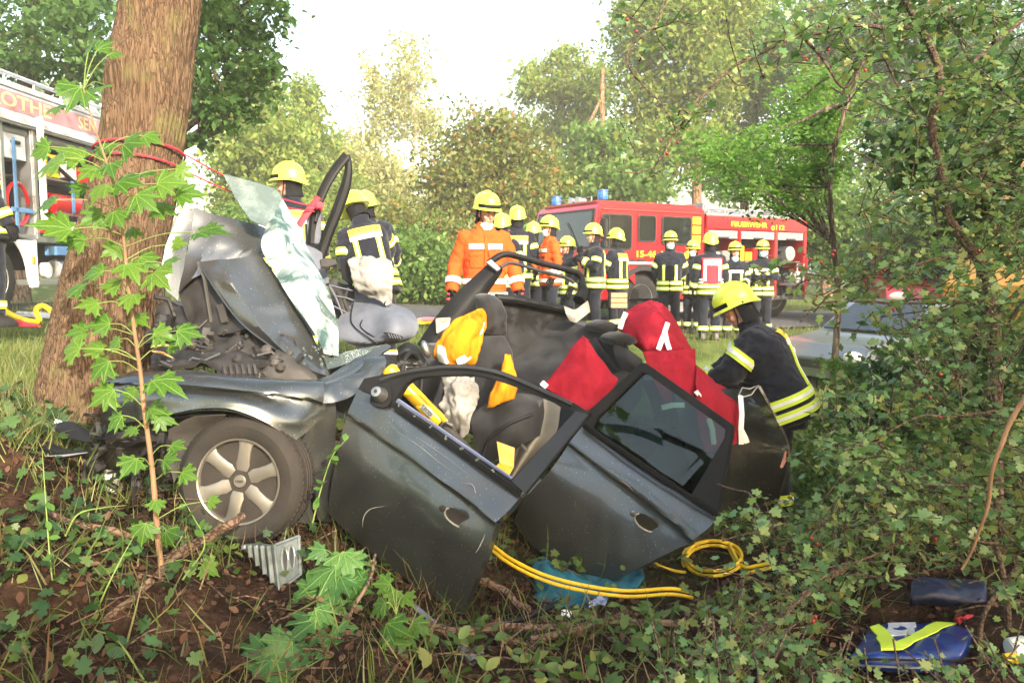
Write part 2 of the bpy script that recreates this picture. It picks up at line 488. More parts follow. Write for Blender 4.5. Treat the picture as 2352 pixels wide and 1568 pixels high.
def text_mesh(body, size, bold=0.0, spacing=1.0, depth=0.0):
    """lettering as (verts2d, faces) centred on the origin"""
    cu = bpy.data.curves.new("lettering", 'FONT'); cu.body = body; cu.size = size; cu.offset = bold
    cu.space_character = spacing; cu.align_x = 'CENTER'; cu.align_y = 'CENTER'; cu.resolution_u = 3
    o = bpy.data.objects.new("lettering", cu); COL.objects.link(o)
    dg = bpy.context.evaluated_depsgraph_get(); dg.update()
    me = bpy.data.meshes.new_from_object(o.evaluated_get(dg))
    vs = [(v.co.x, v.co.y) for v in me.vertices]; fs = [tuple(p.vertices) for p in me.polygons]
    bpy.data.objects.remove(o); bpy.data.meshes.remove(me); bpy.data.curves.remove(cu)
    xs = [v[0] for v in vs]; cx = (min(xs) + max(xs)) / 2
    return [(x - cx, y) for x, y in vs], fs

def remeshed(mb, voxel, smooth=4, wrinkle=None):
    """union of the MB's shapes as one continuous skin -> MB"""
    me = mb.mesh("skin", None, fix=True)
    o = bpy.data.objects.new("skin", me); COL.objects.link(o)
    r = o.modifiers.new("r", 'REMESH'); r.mode = 'VOXEL'; r.voxel_size = voxel
    if smooth:
        s = o.modifiers.new("s", 'SMOOTH'); s.factor = 0.5; s.iterations = smooth
    dg = bpy.context.evaluated_depsgraph_get(); dg.update()
    m2 = bpy.data.meshes.new_from_object(o.evaluated_get(dg))
    n = len(m2.vertices); V = np.empty(n * 3, dtype=np.float32); m2.vertices.foreach_get("co", V)
    out = MB()
    out.v = [Vector(p) for p in V.reshape(-1, 3)]
    if wrinkle:
        amp, sc = wrinkle; nn = np.empty(n * 3, dtype=np.float32); m2.vertices.foreach_get("normal", nn); nn = nn.reshape(-1, 3)
        off = Vector((random.uniform(0, 30), random.uniform(0, 30), 0))
        for i, p in enumerate(out.v):
            q = p + off
            k = noise.noise(Vector((q.x * sc, q.y * sc, q.z * sc * 1.7))) + 0.6 * noise.noise(Vector((q.x * sc * 2.3 + q.z * 6, q.y * sc * 2.3, q.z * sc * 2.8)))
            out.v[i] = p + Vector(nn[i]) * k * amp
    out.f = [list(p.vertices) for p in m2.polygons]; out.m = [0] * len(out.f)
    bpy.data.objects.remove(o); bpy.data.meshes.remove(me); bpy.data.meshes.remove(m2)
    return out
# ------------------------------------------------------------------ terrain
CTRL = []
for x, y, d in [(578, 1243, 4.0), (640, 1352, 3.6), (0, 1568, 2.6), (300, 1568, 2.7), (700, 1568, 2.85), (1176, 1568, 2.95), (1800, 1568, 2.95), (2352, 1568, 2.9),
                (1060, 1425, 3.75), (1400, 1368, 4.25), (1700, 1205, 5.2), (1800, 1165, 6.1), (60, 1005, 4.0), (210, 955, 4.7), (-60, 1010, 3.6), (365, 1292, 3.35),
                (0, 1290, 3.0), (2200, 1300, 3.9), (2352, 1110, 5.0), (2100, 1500, 3.2), (330, 1150, 4.1), (900, 1330, 4.0)]:
    CTRL.append(P(x, y, d))
for x, y, z in [(0, 0, -1.5), (2, 0, -1.5), (-2, 0, -1.35), (0, 1.6, -1.52), (2, 1.6, -1.5), (-2, 1.6, -1.2), (-6, -8, -1.1), (5, -6, -1.3), (-10, -15, -1.0), (4.5, 4, -1.4), (-4, 2, -0.8),
                (-3.2, 4.5, -0.72), (-5, 6, -0.68), (-2.5, 6.2, -0.86), (-0.5, 6.2, -1.12), (1, 6.6, -1.3), (3, 7.5, -1.5), (5, 7.5, -1.4), (-7, 11, -0.62), (-7, 14, -0.60), (-20, 15, -0.5), (-13, 8, -0.6),
                (-2.1, 7.4, -0.86), (-0.27, 7.8, -1.06), (-1, 9.5, -0.95), (0.1, 11.8, -0.93), (1.3, 13, -1.06), (3.3, 13.3, -1.17), (4.7, 15, -1.22), (2.4, 16.5, -1.10), (7, 19, -1.15), (6, 10, -1.2),
                (4.7, 11.6, -1.9), (6.2, 12.4, -1.95), (3.6, 10, -1.6), (-3, 14, -0.82), (-4, 20, -0.8), (3, 24, -1.1), (12, 14, -1.2), (16, 24, -1.2), (0, 32, -0.85), (-20, 32, -0.4), (20, 36, -0.9), (0, 60, -0.3), (40, 60, -0.3), (-40, 60, 0.0), (0, 110, 0.5), (60, 110, 0.5), (-60, 110, 0.5), (60, 20, -1), (-60, 20, -0.3), (30, 5, -1.3), (-30, 3, -0.6)]:
    CTRL.append(Vector((x, y, CAMZ + z)))
CX = np.array([(p.x, p.y, p.z) for p in CTRL])

def hgrid(X, Y):
    X = np.asarray(X, dtype=np.float64); Y = np.asarray(Y, dtype=np.float64); sh = X.shape
    x = X.ravel(); y = Y.ravel(); out = np.empty(len(x))
    for i in range(0, len(x), 20000):
        dx = x[i:i + 20000, None] - CX[None, :, 0]; dy = y[i:i + 20000, None] - CX[None, :, 1]
        wgt = 1.0 / (dx * dx + dy * dy + 0.04) ** 1.9
        out[i:i + 20000] = (wgt * CX[None, :, 2]).sum(1) / wgt.sum(1)
    near = np.exp(-((x / 6) ** 2 + ((y - 3) / 4) ** 2))
    out += (0.022 * np.sin(x * 5.1 + 1.3 * np.sin(y * 3.7)) * np.cos(y * 4.3 + x) + 0.012 * np.sin(x * 11 + y * 7) + 0.010 * np.sin(y * 17 - x * 5)) * (0.35 + near)
    return out.reshape(sh)

def H(x, y):
    return float(hgrid(np.array([x]), np.array([y]))[0])

def on_ground(x, y, up=0.0):
    """world point where the sight line through (x, y) meets the ground"""
    lo, hi = 1.2, 60.0
    prev = None
    d = lo
    while d < hi:
        p = P(x, y, d)
        if p.z < H(p.x, p.y) + up:
            break
        d += 0.05 if d < 8 else 0.4
    return P(x, y, d)

def axis(segs):
    out = []
    for a, b, st in segs: out += list(np.arange(a, b, st))
    return np.array(out + [segs[-1][1]])
gx = axis([(-120, -30, 6), (-30, -8, 1.0), (-8, -4, 0.25), (-4, 4, 0.07), (4, 8, 0.25), (8, 30, 1.0), (30, 120, 6)])
gy = axis([(-30, -4, 2), (-4, 1.8, 0.4), (1.8, 6.5, 0.07), (6.5, 12, 0.25), (12, 30, 0.8), (30, 160, 5)])
GX, GY = np.meshgrid(gx, gy)
GZ = hgrid(GX, GY)
nx_, ny_ = len(gx), len(gy)
idx = np.arange(nx_ * ny_).reshape(ny_, nx_)
quads = np.stack([idx[:-1, :-1], idx[:-1, 1:], idx[1:, 1:], idx[1:, :-1]], -1).reshape(-1, 4)

m, nt, b = new_mat("earth and grass"); N = nt.nodes; L = nt.links
tc = N.new("ShaderNodeTexCoord")
def _noise(sc, det=6):
    n = N.new("ShaderNodeTexNoise"); n.inputs["Scale"].default_value = sc; n.inputs["Detail"].default_value = det
    L.new(tc.outputs["Object"], n.inputs["Vector"]); return n.outputs["Fac"]
def _ramp(src, stops):
    r = N.new("ShaderNodeValToRGB"); e = r.color_ramp.elements
    e[0].position, e[0].color = stops[0][0], (*stops[0][1], 1); e[1].position, e[1].color = stops[-1][0], (*stops[-1][1], 1)
    for p_, c_ in stops[1:-1]:
        q = e.new(p_); q.color = (*c_, 1)
    L.new(src, r.inputs[0]); return r.outputs[0]
soil = _ramp(_noise(7, 10), [(0.3, (0.012, 0.007, 0.005)), (0.5, (0.030, 0.016, 0.010)), (0.7, (0.062, 0.034, 0.021))])
turf = _ramp(_noise(3, 10), [(0.3, (0.05, 0.07, 0.018)), (0.55, (0.09, 0.12, 0.032)), (0.75, (0.15, 0.15, 0.055))])
sx = N.new("ShaderNodeSeparateXYZ"); L.new(tc.outputs["Object"], sx.inputs[0])
mr = N.new("ShaderNodeMapRange"); mr.inputs[1].default_value = 4.2; mr.inputs[2].default_value = 6.4
wob = N.new("ShaderNodeMath"); wob.operation = 'MULTIPLY_ADD'; wob.inputs[1].default_value = 2.4; L.new(_noise(1.2), wob.inputs[0]); L.new(sx.outputs[1], wob.inputs[2])
# bank left of the tree is turf already
lf = N.new("ShaderNodeMath"); lf.operation = 'MULTIPLY_ADD'; lf.inputs[1].default_value = -0.9; lf.inputs[2].default_value = -3.0
L.new(sx.outputs[0], lf.inputs[0])
lm = N.new("ShaderNodeMath"); lm.operation = 'MAXIMUM'; lm.inputs[1].default_value = 0; L.new(lf.outputs[0], lm.inputs[0])
ad = N.new("ShaderNodeMath"); ad.operation = 'ADD'; L.new(wob.outputs[0], ad.inputs[0]); L.new(lm.outputs[0], ad.inputs[1])
sb = N.new("ShaderNodeMath"); sb.operation = 'SUBTRACT'; sb.inputs[1].default_value = 1.0; L.new(ad.outputs[0], sb.inputs[0])
L.new(sb.outputs[0], mr.inputs[0])
mx = N.new("ShaderNodeMix"); mx.data_type = 'RGBA'; L.new(mr.outputs[0], mx.inputs[0]); L.new(soil, mx.inputs[6]); L.new(turf, mx.inputs[7])
L.new(mx.outputs[2], b.inputs["Base Color"]); b.inputs["Roughness"].default_value = 0.95; b.inputs["Specular IOR Level"].default_value = 0.1
bp = N.new("ShaderNodeBump"); bp.inputs["Strength"].default_value = 0.9; bp.inputs["Distance"].default_value = 0.03
L.new(_noise(38, 8), bp.inputs["Height"]); L.new(bp.outputs[0], b.inputs["Normal"])
M_EARTH = m
g = link(np_mesh("ground", np.stack([GX.ravel(), GY.ravel(), GZ.ravel()], 1), quads), "ground", M_EARTH, None, True, 180)
tag(g, kind="structure")

# the road, a strip of asphalt laid over the turf where the vehicles stand
rx = np.linspace(-40, 40, 110); prof = np.linspace(0, 1, 9)
def road_y(x): return 17.0 + 0.35 * x + 0.002 * x * x
RV = []
for x in rx:
    for t in prof:
        y = road_y(x) + (t - 0.5) * 5.0
        RV.append((x, y, 0))
RV = np.array(RV); RV[:, 2] = hgrid(RV[:, 0], RV[:, 1]) + 0.035
ri = np.arange(len(RV)).reshape(len(rx), len(prof))
rq = np.stack([ri[:-1, :-1], ri[1:, :-1], ri[1:, 1:], ri[:-1, 1:]], -1).reshape(-1, 4)
M_ASPH = mat("worn asphalt", (0.075, 0.075, 0.078), 0.9, vary=0.35, scale=12, bump=0.4, bscale=180, spec=0.2)
tag(link(np_mesh("road", RV, rq), "road", M_ASPH, None, True, 180), kind="structure")
# ------------------------------------------------------------------ trees
LEAF_Q = (np.array([(0, 0, 0), (0.3, 0.5, 0.07), (0, 1, -0.04), (-0.3, 0.5, 0.07)]), np.array([(0, 1, 2, 3)]))
M_BARK_G = bark_mat("grey brown bark", (0.05, 0.037, 0.028), (0.20, 0.155, 0.115))
M_BARK_P = bark_mat("reddish pine bark", (0.09, 0.05, 0.03), (0.30, 0.19, 0.12))
M_BIRCH = bark_mat("white birch bark", (0.25, 0.22, 0.18), (0.75, 0.70, 0.62), 3.0, 0.2, (0.3, 0.3, 1.2))
M_LF_DARK = leaf_mat("dark maple leaves", [(0.045, 0.10, 0.025), (0.07, 0.15, 0.035), (0.10, 0.19, 0.05)], 0.5)
M_LF_MID = leaf_mat("mid green leaves", [(0.06, 0.13, 0.025), (0.09, 0.18, 0.035), (0.13, 0.23, 0.05), (0.18, 0.25, 0.06)], 0.45)
M_LF_YEL = leaf_mat("yellowing birch leaves", [(0.11, 0.19, 0.035), (0.16, 0.25, 0.05), (0.23, 0.30, 0.065), (0.32, 0.34, 0.09)], 0.5)
M_LF_PALE = leaf_mat("birch leaves paled for sun", [(0.25, 0.28, 0.11), (0.34, 0.36, 0.15), (0.42, 0.41, 0.19)], 0.5)  # birch leaf copy, overexposed sunlight put into the pale colour
M_LF_ORG = leaf_mat("autumn tinged leaves", [(0.07, 0.11, 0.025), (0.11, 0.16, 0.035), (0.16, 0.20, 0.05), (0.14, 0.18, 0.04), (0.17, 0.18, 0.05), (0.33, 0.19, 0.06)], 0.4)
M_LF_FRESH = leaf_mat("fresh green leaves", [(0.09, 0.20, 0.04), (0.13, 0.26, 0.05), (0.18, 0.31, 0.07)], 0.5)
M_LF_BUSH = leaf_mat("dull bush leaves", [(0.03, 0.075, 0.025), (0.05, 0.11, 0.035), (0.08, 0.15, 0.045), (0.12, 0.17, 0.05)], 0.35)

def crown_points(blobs, n, cl=30, spread=0.16, shell=0.55, rng=None):
    """leaf positions in clumps spread through ellipsoids; blobs: (centre, (rx,ry,rz))"""
    rng = rng or RNG
    vol = np.array([b[1][0] * b[1][1] * b[1][2] for b in blobs]) ** 0.8; vol /= vol.sum()
    out = []
    for (c, r), share in zip(blobs, vol):
        k = max(2, int(n * share / cl))
        u = rng.normal(size=(k, 3)); u /= np.linalg.norm(u, axis=1)[:, None]
        rad = shell + (1 - shell) * rng.random(k) ** 0.6
        rad *= 0.82 + 0.36 * rng.random(k)
        cc = u * rad[:, None]
        s = spread * (0.5 + rng.random((k, 1, 1)) * 1.1)
        pts = cc[:, None, :] + rng.normal(size=(k, cl, 3)) * s * np.array([1, 1, 0.62])
        out.append(pts.reshape(-1, 3) * np.array(r) + np.array(c))
    return np.concatenate(out)

def foliage(name, pts, size, mt, parent=None, tilt=0.75, tmpl=LEAF_Q, rng=None):
    rng = rng or RNG
    n = len(pts)
    V, Fa = scatter(tmpl[0], tmpl[1], pts, rand_rot(n, tilt, rng), size * rng.uniform(0.6, 1.35, n))
    if parent is not None: V = V - np.array(ORI[parent.name])
    return link(np_mesh(name, V, Fa), name, mt, parent, True, 180)

def wobble(a, b, n, amp):
    a = Vector(a); b = Vector(b); out = []
    s = random.uniform(0, 99)
    for i in range(n):
        t = i / (n - 1); k = math.sin(math.pi * t) * amp
        out.append(a.lerp(b, t) + Vector((noise.noise(Vector((t * 2.5, s, 0))), noise.noise(Vector((t * 2.5, 0, s))), 0.4 * noise.noise(Vector((s, t * 2.5, 3))))) * k)
    return out

def tree(label, base, top, r0, blobs, nleaf, size, bark, leaf, group=None, name="tree", nlimb=8, cl=30, spread=0.16, shell=0.55, cat="tree", r1=0.3):
    """trunk from base to top, limbs reaching into every blob of the crown"""
    t = thing(name, label, cat, base, group)
    mb = MB()
    path = wobble(base, top, 9, 0.05 * (Vector(top) - Vector(base)).length)
    mb.tube(path, [r0 * (1 - (1 - r1) * i / 8) * (1.25 if i == 0 else 1) for i in range(9)], 10)
    mb.build("trunk", bark, t)
    lb = MB()
    for c, r in blobs:
        c = Vector(c)
        for k in range(max(1, nlimb // len(blobs))):
            i = random.randint(3, 7); st = path[i]
            end = c + Vector((random.uniform(-.7, .7) * r[0], random.uniform(-.7, .7) * r[1], random.uniform(-.5, .7) * r[2]))
            pp = wobble(st, end, 6, 0.12 * (end - st).length)
            rr = r0 * 0.28
            lb.tube(pp, [rr * (1 - 0.8 * q / 5) for q in range(6)], 6)
    lb.build("limbs", bark, t)
    foliage("crown", crown_points(blobs, nleaf, cl, spread, shell), size, leaf, t)
    return t

def blob(x, y, rx, ry, d, depth=None):
    """crown lobe from its place in the picture, with a real depth of its own"""
    k = d / FPX
    return (tuple(P(x, y, d)), (rx * k, depth or max(rx, ry) * 0.8 * k, ry * k))

def gpt(x, d):
    p = P(x, 700, d); return Vector((p.x, p.y, H(p.x, p.y) - 0.1))

# --- the tree the car has struck: thick leaning trunk with ridged bark
t = thing("tree", "thick leaning tree trunk with ridged brown bark, wrapped by a red rope", "tree", on_ground(215, 955) )
AX = [(210, 1010, 4.72), (222, 930, 4.7), (246, 700, 4.72), (322, 350, 4.82), (369, 0, 4.9), (400, -320, 5.0), (420, -1000, 5.2), (430, -2000, 5.5)]
RR = [0.345, 0.305, 0.262, 0.232, 0.228, 0.215, 0.19, 0.14]
ax = catmull([P(*a) for a in AX], 430)
acc = [0.0]
for a, b_ in zip([P(*q) for q in AX], [P(*q) for q in AX][1:]): acc.append(acc[-1] + (b_ - a).length)
TRUNK_AXIS = ax
NA = 230
rings = []
def trunk_r(s):
    return float(np.interp(s, acc, RR))
S = 0.0
for i, p in enumerate(ax):
    if i: S += (p - ax[i - 1]).length
    tg = (ax[min(i + 1, 429)] - ax[max(i - 1, 0)]).normalized()
    xx = Vector((1, 0, 0)); xx = (xx - tg * xx.dot(tg)).normalized(); yy = tg.cross(xx)
    r0 = trunk_r(S); ring = []
    flare = max(0, 1 - S / 0.55)
    for j in range(NA):
        th = 2 * math.pi * j / NA; c, s_ = math.cos(th), math.sin(th)
        q = Vector((c * r0 * 1.0, s_ * r0 * 1.0, S * 0.075)) * 52
        q.x += 1.1 * noise.noise(Vector((c * 2, s_ * 2, S * 3.0))); 
        rd = abs(noise.noise(q)); rd2 = abs(noise.noise(q * 2.0 + Vector((7, 3, 1))))
        dr = (0.012 + 0.010 * flare) * (min(rd * 2.6, 1) - 0.6) + 0.004 * (min(rd2 * 2.6, 1) - 0.5) + 0.014 * noise.noise(Vector((c * 1.4, s_ * 1.4, S * 1.1)))
        dr += 0.05 * flare * (0.5 + noise.noise(Vector((c * 2.6, s_ * 2.6, 4.0)))) 
        # the healed knot facing the viewer
        for kx, ks, kr, ka in ((-1.95, 2.15, 0.26, 0.030), (-2.0, 2.04, 0.12, -0.028), (-1.9, 2.30, 0.09, 0.016)):
            dth = (th - (kx + 2 * math.pi)) * r0; dz = S - ks
            e = math.exp(-(dth * dth + dz * dz * 0.7) / (kr * kr * 0.5)); dr += ka * e
        ring.append(p + (xx * c + yy * s_) * (r0 + dr))
    rings.append(ring)
mb = MB(); mb.loft(rings)
M_BARK_T = bark_mat("ridged brown bark tones", (0.055, 0.034, 0.021), (0.165, 0.105, 0.063), 20.0, 0.45, (1, 1, 0.07), moss=(0.13, 0.12, 0.045))  # brown bark tones with mossy blotches
mb.build("trunk", M_BARK_T, t, True, angle=180, fix=False)
lb = MB()
for k in range(9):
    st = ax[random.randint(300, 425)]; a = random.uniform(0, 6.28)
    end = st + Vector((math.cos(a) * 2.6, math.sin(a) * 2.6 + 0.8, random.uniform(0.8, 2.2)))
    lb.tube(wobble(st, end, 7, 0.4), [0.085 * (1 - 0.8 * q / 6) for q in range(7)], 7)
lb.build("limbs", M_BARK_T, t)
foliage("crown", crown_points([((-2.2, 5.4, 8.2), (3.0, 2.6, 1.7)), ((-1.4, 7.0, 9.2), (2.6, 2.6, 1.8))], 5000, 30), 0.13, M_LF_DARK, t)

# --- tall broadleaf with a dark straight trunk behind the pale truck
tree("tall broadleaf tree with a dark bare trunk rising behind the pale equipment truck", gpt(28, 19), tuple(P(85, -160, 19)), 0.34,
     [blob(-60, 60, 70, 80, 18, 1.5), blob(130, 0, 60, 40, 18, 1.5), blob(190, 90, 110, 80, 17, 2), blob(-40, 130, 80, 60, 18, 2), blob(160, -30, 160, 60, 19, 2.5), blob(230, 170, 50, 40, 17, 1.4), blob(110, 155, 70, 30, 18, 1.4)],
     9000, 0.17, M_BARK_G, M_LF_DARK, nlimb=14, shell=0.2, spread=0.2)
# --- maple whose long branch hangs in front of the open sky
tree("dark green maple with a long branch hanging down against the white sky", gpt(330, 11.5), tuple(P(420, -260, 11.5)), 0.2,
     [blob(480, 40, 80, 90, 10.4, 0.9), blob(570, 60, 70, 80, 10.2, 0.8), blob(500, 160, 75, 75, 10.2, 0.8), blob(590, 170, 60, 75, 10.0, 0.7), blob(545, 255, 55, 50, 10.0, 0.6),
      blob(470, 215, 50, 50, 10.4, 0.7), blob(640, 10, 60, 26, 10.0, 0.5), blob(640, 165, 24, 22, 9.9, 0.3), blob(440, -40, 160, 60, 10.6, 1.4), blob(460, 300, 34, 36, 10.4, .4)],
     6200, 0.105, M_BARK_G, M_LF_DARK, nlimb=20, cl=22, spread=0.2, shell=0.25)
# --- birches, yellow and overexposed, across the road
tree("tall yellow green birch left of the open sky, behind the firefighters", gpt(560, 33), tuple(P(556, 60, 33)), 0.17,
     [blob(560, 300, 80, 110, 33, 2), blob(640, 330, 70, 100, 32, 2), blob(540, 430, 60, 90, 33, 2), blob(660, 440, 90, 70, 32, 2), blob(590, 210, 60, 70, 33, 1.6), blob(470, 250, 50, 60, 33, 1.5)],
     16000, 0.24, M_BIRCH, M_LF_YEL, spread=0.22, shell=0.1)
tree("slender yellow birch with drooping twigs beside the yellow green birch", gpt(690, 38), tuple(P(690, 140, 38)), 0.15,
     [blob(700, 330, 70, 90, 38, 2), blob(760, 430, 80, 70, 38, 2), blob(680, 460, 90, 60, 37, 2), blob(700, 230, 40, 50, 38, 1)],
     13000, 0.26, M_BIRCH, M_LF_YEL, spread=0.24, shell=0.1)
tree("pale birch with a bright white trunk standing alone against the sky", gpt(955, 46), tuple(P(930, 70, 46)), 0.28,
     [blob(930, 170, 60, 90, 46, 2), blob(890, 260, 70, 70, 46, 2), blob(970, 290, 60, 60, 46, 2), blob(860, 190, 40, 60, 46, 1.5), blob(830, 330, 60, 50, 46, 2)],
     6000, 0.27, M_BIRCH, M_LF_PALE, spread=0.26, shell=0.1)
tree("low pale yellow birch glowing in the sun below the lone white trunk", gpt(830, 41), tuple(P(835, 290, 41)), 0.14,
     [blob(800, 400, 90, 70, 41, 2), blob(880, 430, 80, 70, 41, 2), blob(760, 500, 80, 60, 40, 2), blob(880, 520, 90, 60, 40, 2)],
     15000, 0.28, M_BIRCH, M_LF_PALE, spread=0.22, shell=0.1)
tree("round bushy tree with orange tinged leaves behind the man in orange", gpt(1130, 27), tuple(P(1140, 330, 27)), 0.14,
     [blob(1130, 340, 120, 90, 27, 1.8), blob(1060, 430, 100, 90, 26, 1.6), blob(1200, 430, 100, 90, 27, 1.8), blob(1130, 500, 150, 90, 26, 1.8), blob(1010, 520, 70, 80, 26, 1.4)],
     24000, 0.18, M_BARK_G, M_LF_ORG, spread=0.2, shell=0.35)
tree("thin pale green tree with open crown between the round tree and the tall wood", gpt(1290, 44), tuple(P(1290, 200, 44)), 0.16,
     [blob(1240, 190, 60, 60, 44, 2), blob(1320, 220, 70, 70, 44, 2), blob(1290, 310, 90, 60, 44, 2), blob(1370, 190, 40, 70, 44, 1.5), blob(1300, 140, 50, 40, 44, 1.5)],
     9000, 0.29, M_BARK_G, M_LF_YEL, spread=0.22, shell=0.1)
k = 0
tall = [("tall light green tree at the edge of the wood behind the fire engine cab", 1480, 36, M_LF_YEL, -150, [(1470, 90, 70, 80), (1500, 230, 90, 90), (1440, 380, 80, 80), (1500, 20, 90, 60), (1400, 430, 70, 60)]),
        ("tall tree with reddish trunk showing above the fire engine's crew cab", 1600, 34, M_LF_YEL, -200, [(1590, 60, 90, 90), (1620, 200, 80, 80), (1560, 330, 90, 70), (1640, 10, 100, 70)]),
        ("tall tree with straight reddish trunk above the engine's equipment body", 1720, 38, M_LF_MID, -200, [(1700, 60, 90, 90), (1730, 220, 90, 90), (1680, 360, 90, 80), (1790, 120, 80, 90)]),
        ("broad light green tree filling the gap over the fire engine's roof", 1380, 31, M_LF_MID, 160, [(1360, 420, 110, 60), (1290, 470, 80, 60), (1450, 440, 80, 60), (1380, 340, 60, 50)]),
        ("tall dark tree beyond the rear of the fire engine", 1900, 33, M_LF_MID, -150, [(1880, 80, 100, 100), (1930, 230, 100, 90), (1860, 400, 90, 90), (1990, 120, 90, 110)]),
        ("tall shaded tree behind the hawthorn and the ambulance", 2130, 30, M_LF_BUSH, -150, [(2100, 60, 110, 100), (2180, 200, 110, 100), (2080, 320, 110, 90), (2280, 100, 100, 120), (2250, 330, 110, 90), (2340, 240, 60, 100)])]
for lab, x, d, mt, ty, bl in tall:
    tree(lab, gpt(x, d), tuple(P(x + 4, ty, d)), 0.26, [blob(a, b_, c * 1.1, e * 1.1, d, 2.6) for a, b_, c, e in bl], 15000, 0.25, M_BARK_P, mt, group="tall trees at the edge of the wood", spread=0.22, shell=0.2, nlimb=10, cl=26)
# --- bushes across the road
bush = [("low dense green bush behind the grass, beside the man in orange's arm", 960, 20, M_LF_MID, [(960, 600, 70, 70), (1020, 640, 60, 50), (915, 650, 60, 45)], 5200),
        ("grey green bush with dry stems beneath the round orange tinged tree", 1010, 23, M_LF_ORG, [(1010, 570, 90, 70), (930, 530, 70, 60), (1080, 590, 80, 70)], 5200),
        ("dark low bush at the far roadside behind the standing firefighters", 1180, 25, M_LF_MID, [(1180, 600, 110, 50), (1290, 590, 80, 60), (1240, 560, 70, 40)], 4000),
        ("yellow green thicket behind the two crouching firefighters", 720, 24, M_LF_YEL, [(700, 540, 90, 80), (790, 560, 90, 70), (860, 590, 70, 60)], 6500),
        ("bright shrub behind the wreck's raised windscreen", 560, 24, M_LF_MID, [(560, 560, 80, 80), (480, 580, 70, 70), (620, 600, 70, 70)], 5200),
        ("rough bush beyond the rear end of the fire engine", 1930, 22, M_LF_MID, [(1920, 560, 90, 80), (1990, 500, 80, 90), (1880, 480, 70, 70)], 5000),
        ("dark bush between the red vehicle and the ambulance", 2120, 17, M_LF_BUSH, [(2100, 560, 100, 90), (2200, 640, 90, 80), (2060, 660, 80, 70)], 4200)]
for lab, x, d, mt, bl, n in bush:
    tree(lab, gpt(x, d), tuple(P(x, bl[0][1], d)), 0.05, [blob(a, b_, c * 1.1, e * 1.1, d, 1.3) for a, b_, c, e in bl], int(n * 2.2), 0.15, M_BARK_G, mt, group="roadside bushes", name="bush", cat="bush", spread=0.24, shell=0.15, nlimb=9)
# --- the far wood closing the view at ground level: one mass nobody could count
pts = []
for _ in range(46):
    x = random.uniform(-200, 2560); d = random.uniform(52, 75)
    pts.append(blob(x, random.uniform(520, 610), random.uniform(70, 120), random.uniform(50, 95), d, 3))
for _ in range(16):
    x = random.choice([random.uniform(-300, 380), random.uniform(1450, 2600)]); d = random.uniform(50, 70)
    pts.append(blob(x, random.uniform(150, 480), random.uniform(80, 130), random.uniform(80, 120), d, 3))
tag(foliage("far_wood", crown_points(pts, 42000, 40, 0.25, 0.2), 0.5, M_LF_MID), "pale hazy mass of far trees along the horizon", "wood", kind="stuff")

# --- the fresh green robinia between the engine and the hawthorn
t = thing("tree", "young tree with thin bent stem and bright fresh green feathery leaves", "tree", on_ground(1910, 1010))
st = [on_ground(1910, 1010), P(1912, 900, 6.6), P(1925, 700, 6.6), P(1915, 560, 6.6), P(1906, 430, 6.55), P(1920, 330, 6.5), P(1950, 230, 6.45), P(1985, 130, 6.4)]
mb = MB(); mb.tube(catmull(st, 24), [0.034 - 0.022 * i / 23 for i in range(24)], 8); mb.build("trunk", M_BARK_G, t)
lb = MB(); pts = []; dirs = []
for k in range(34):
    a = Vector(random.choice(st[3:])); ex = random.uniform(1560, 1930); ey = random.uniform(120, 390) if ex > 1700 else random.uniform(270, 390)
    e = P(ex, ey + 30, random.uniform(6.6, 9.2))
    pp = wobble(a, e, 9, 0.25); lb.tube(pp, [0.012 * (1 - 0.85 * q / 8) for q in range(9)], 5)
    for q in range(3, 9):
        for s_ in range(5):                      # a feathered leaf: leaflets in two rows along a stalk
            o = pp[q]; dv = Vector((random.uniform(-1, 1), random.uniform(-1, 1), random.uniform(-0.7, 0.15))).normalized()
            side = dv.cross(Vector((0, 0, 1))).normalized()
            for z in range(6):
                c = o + dv * (0.05 + 0.04 * z)
                for sg in (-1, 1): pts.append(c + side * sg * 0.02); 
pts = np.array([tuple(p) for p in pts])
lb.build("limbs", M_BARK_G, t)
foliage("crown", pts, 0.05, M_LF_FRESH, t, 0.5)
# ------------------------------------------------------------------ vehicles on the road
M_RED = mat("fire engine red paint", (0.46, 0.012, 0.018), 0.3, vary=0.12, scale=2, coat=0.6, rvar=0.1)
M_REDD = mat("dull red paint", (0.42, 0.03, 0.03), 0.5, vary=0.1)
M_GREYP = mat("grey painted metal", (0.30, 0.31, 0.33), 0.45, 0.3, vary=0.08)
M_ALU = mat("brushed aluminium", (0.55, 0.56, 0.58), 0.38, 0.85, vary=0.08, scale=30, stretch=(1, 1, 20))
M_DARK = mat("black plastic", (0.018, 0.018, 0.02), 0.5, vary=0.2)
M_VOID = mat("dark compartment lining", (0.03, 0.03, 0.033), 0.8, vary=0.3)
M_TYRE = mat("truck tyre rubber", (0.022, 0.021, 0.021), 0.85, vary=0.25, bump=0.3, bscale=60, spec=0.25)
M_YELL = mat("yellow lettering film", (0.85, 0.52, 0.02), 0.45, vary=0.04)
M_CREAM = mat("cream lettering film", (0.76, 0.64, 0.34), 0.45, vary=0.05)
M_PINK = mat("faded pink stripe", (0.55, 0.26, 0.29), 0.45, vary=0.06)
M_PALE = mat("pale grey blue paint", (0.56, 0.58, 0.63), 0.35, vary=0.06, coat=0.3)
M_WHITE = mat("white paint", (0.66, 0.66, 0.66), 0.35, vary=0.05, coat=0.3)
M_BLUEL = mat("blue beacon lens", (0.03, 0.14, 0.55), 0.15, vary=0.15, scale=25, coat=0.8)
M_WIN = mat("dark vehicle glass", (0.012, 0.016, 0.016), 0.06, vary=0.3, spec=0.9)
M_ORAY = mat("orange yellow paint", (0.62, 0.30, 0.02), 0.4, vary=0.05, coat=0.4)
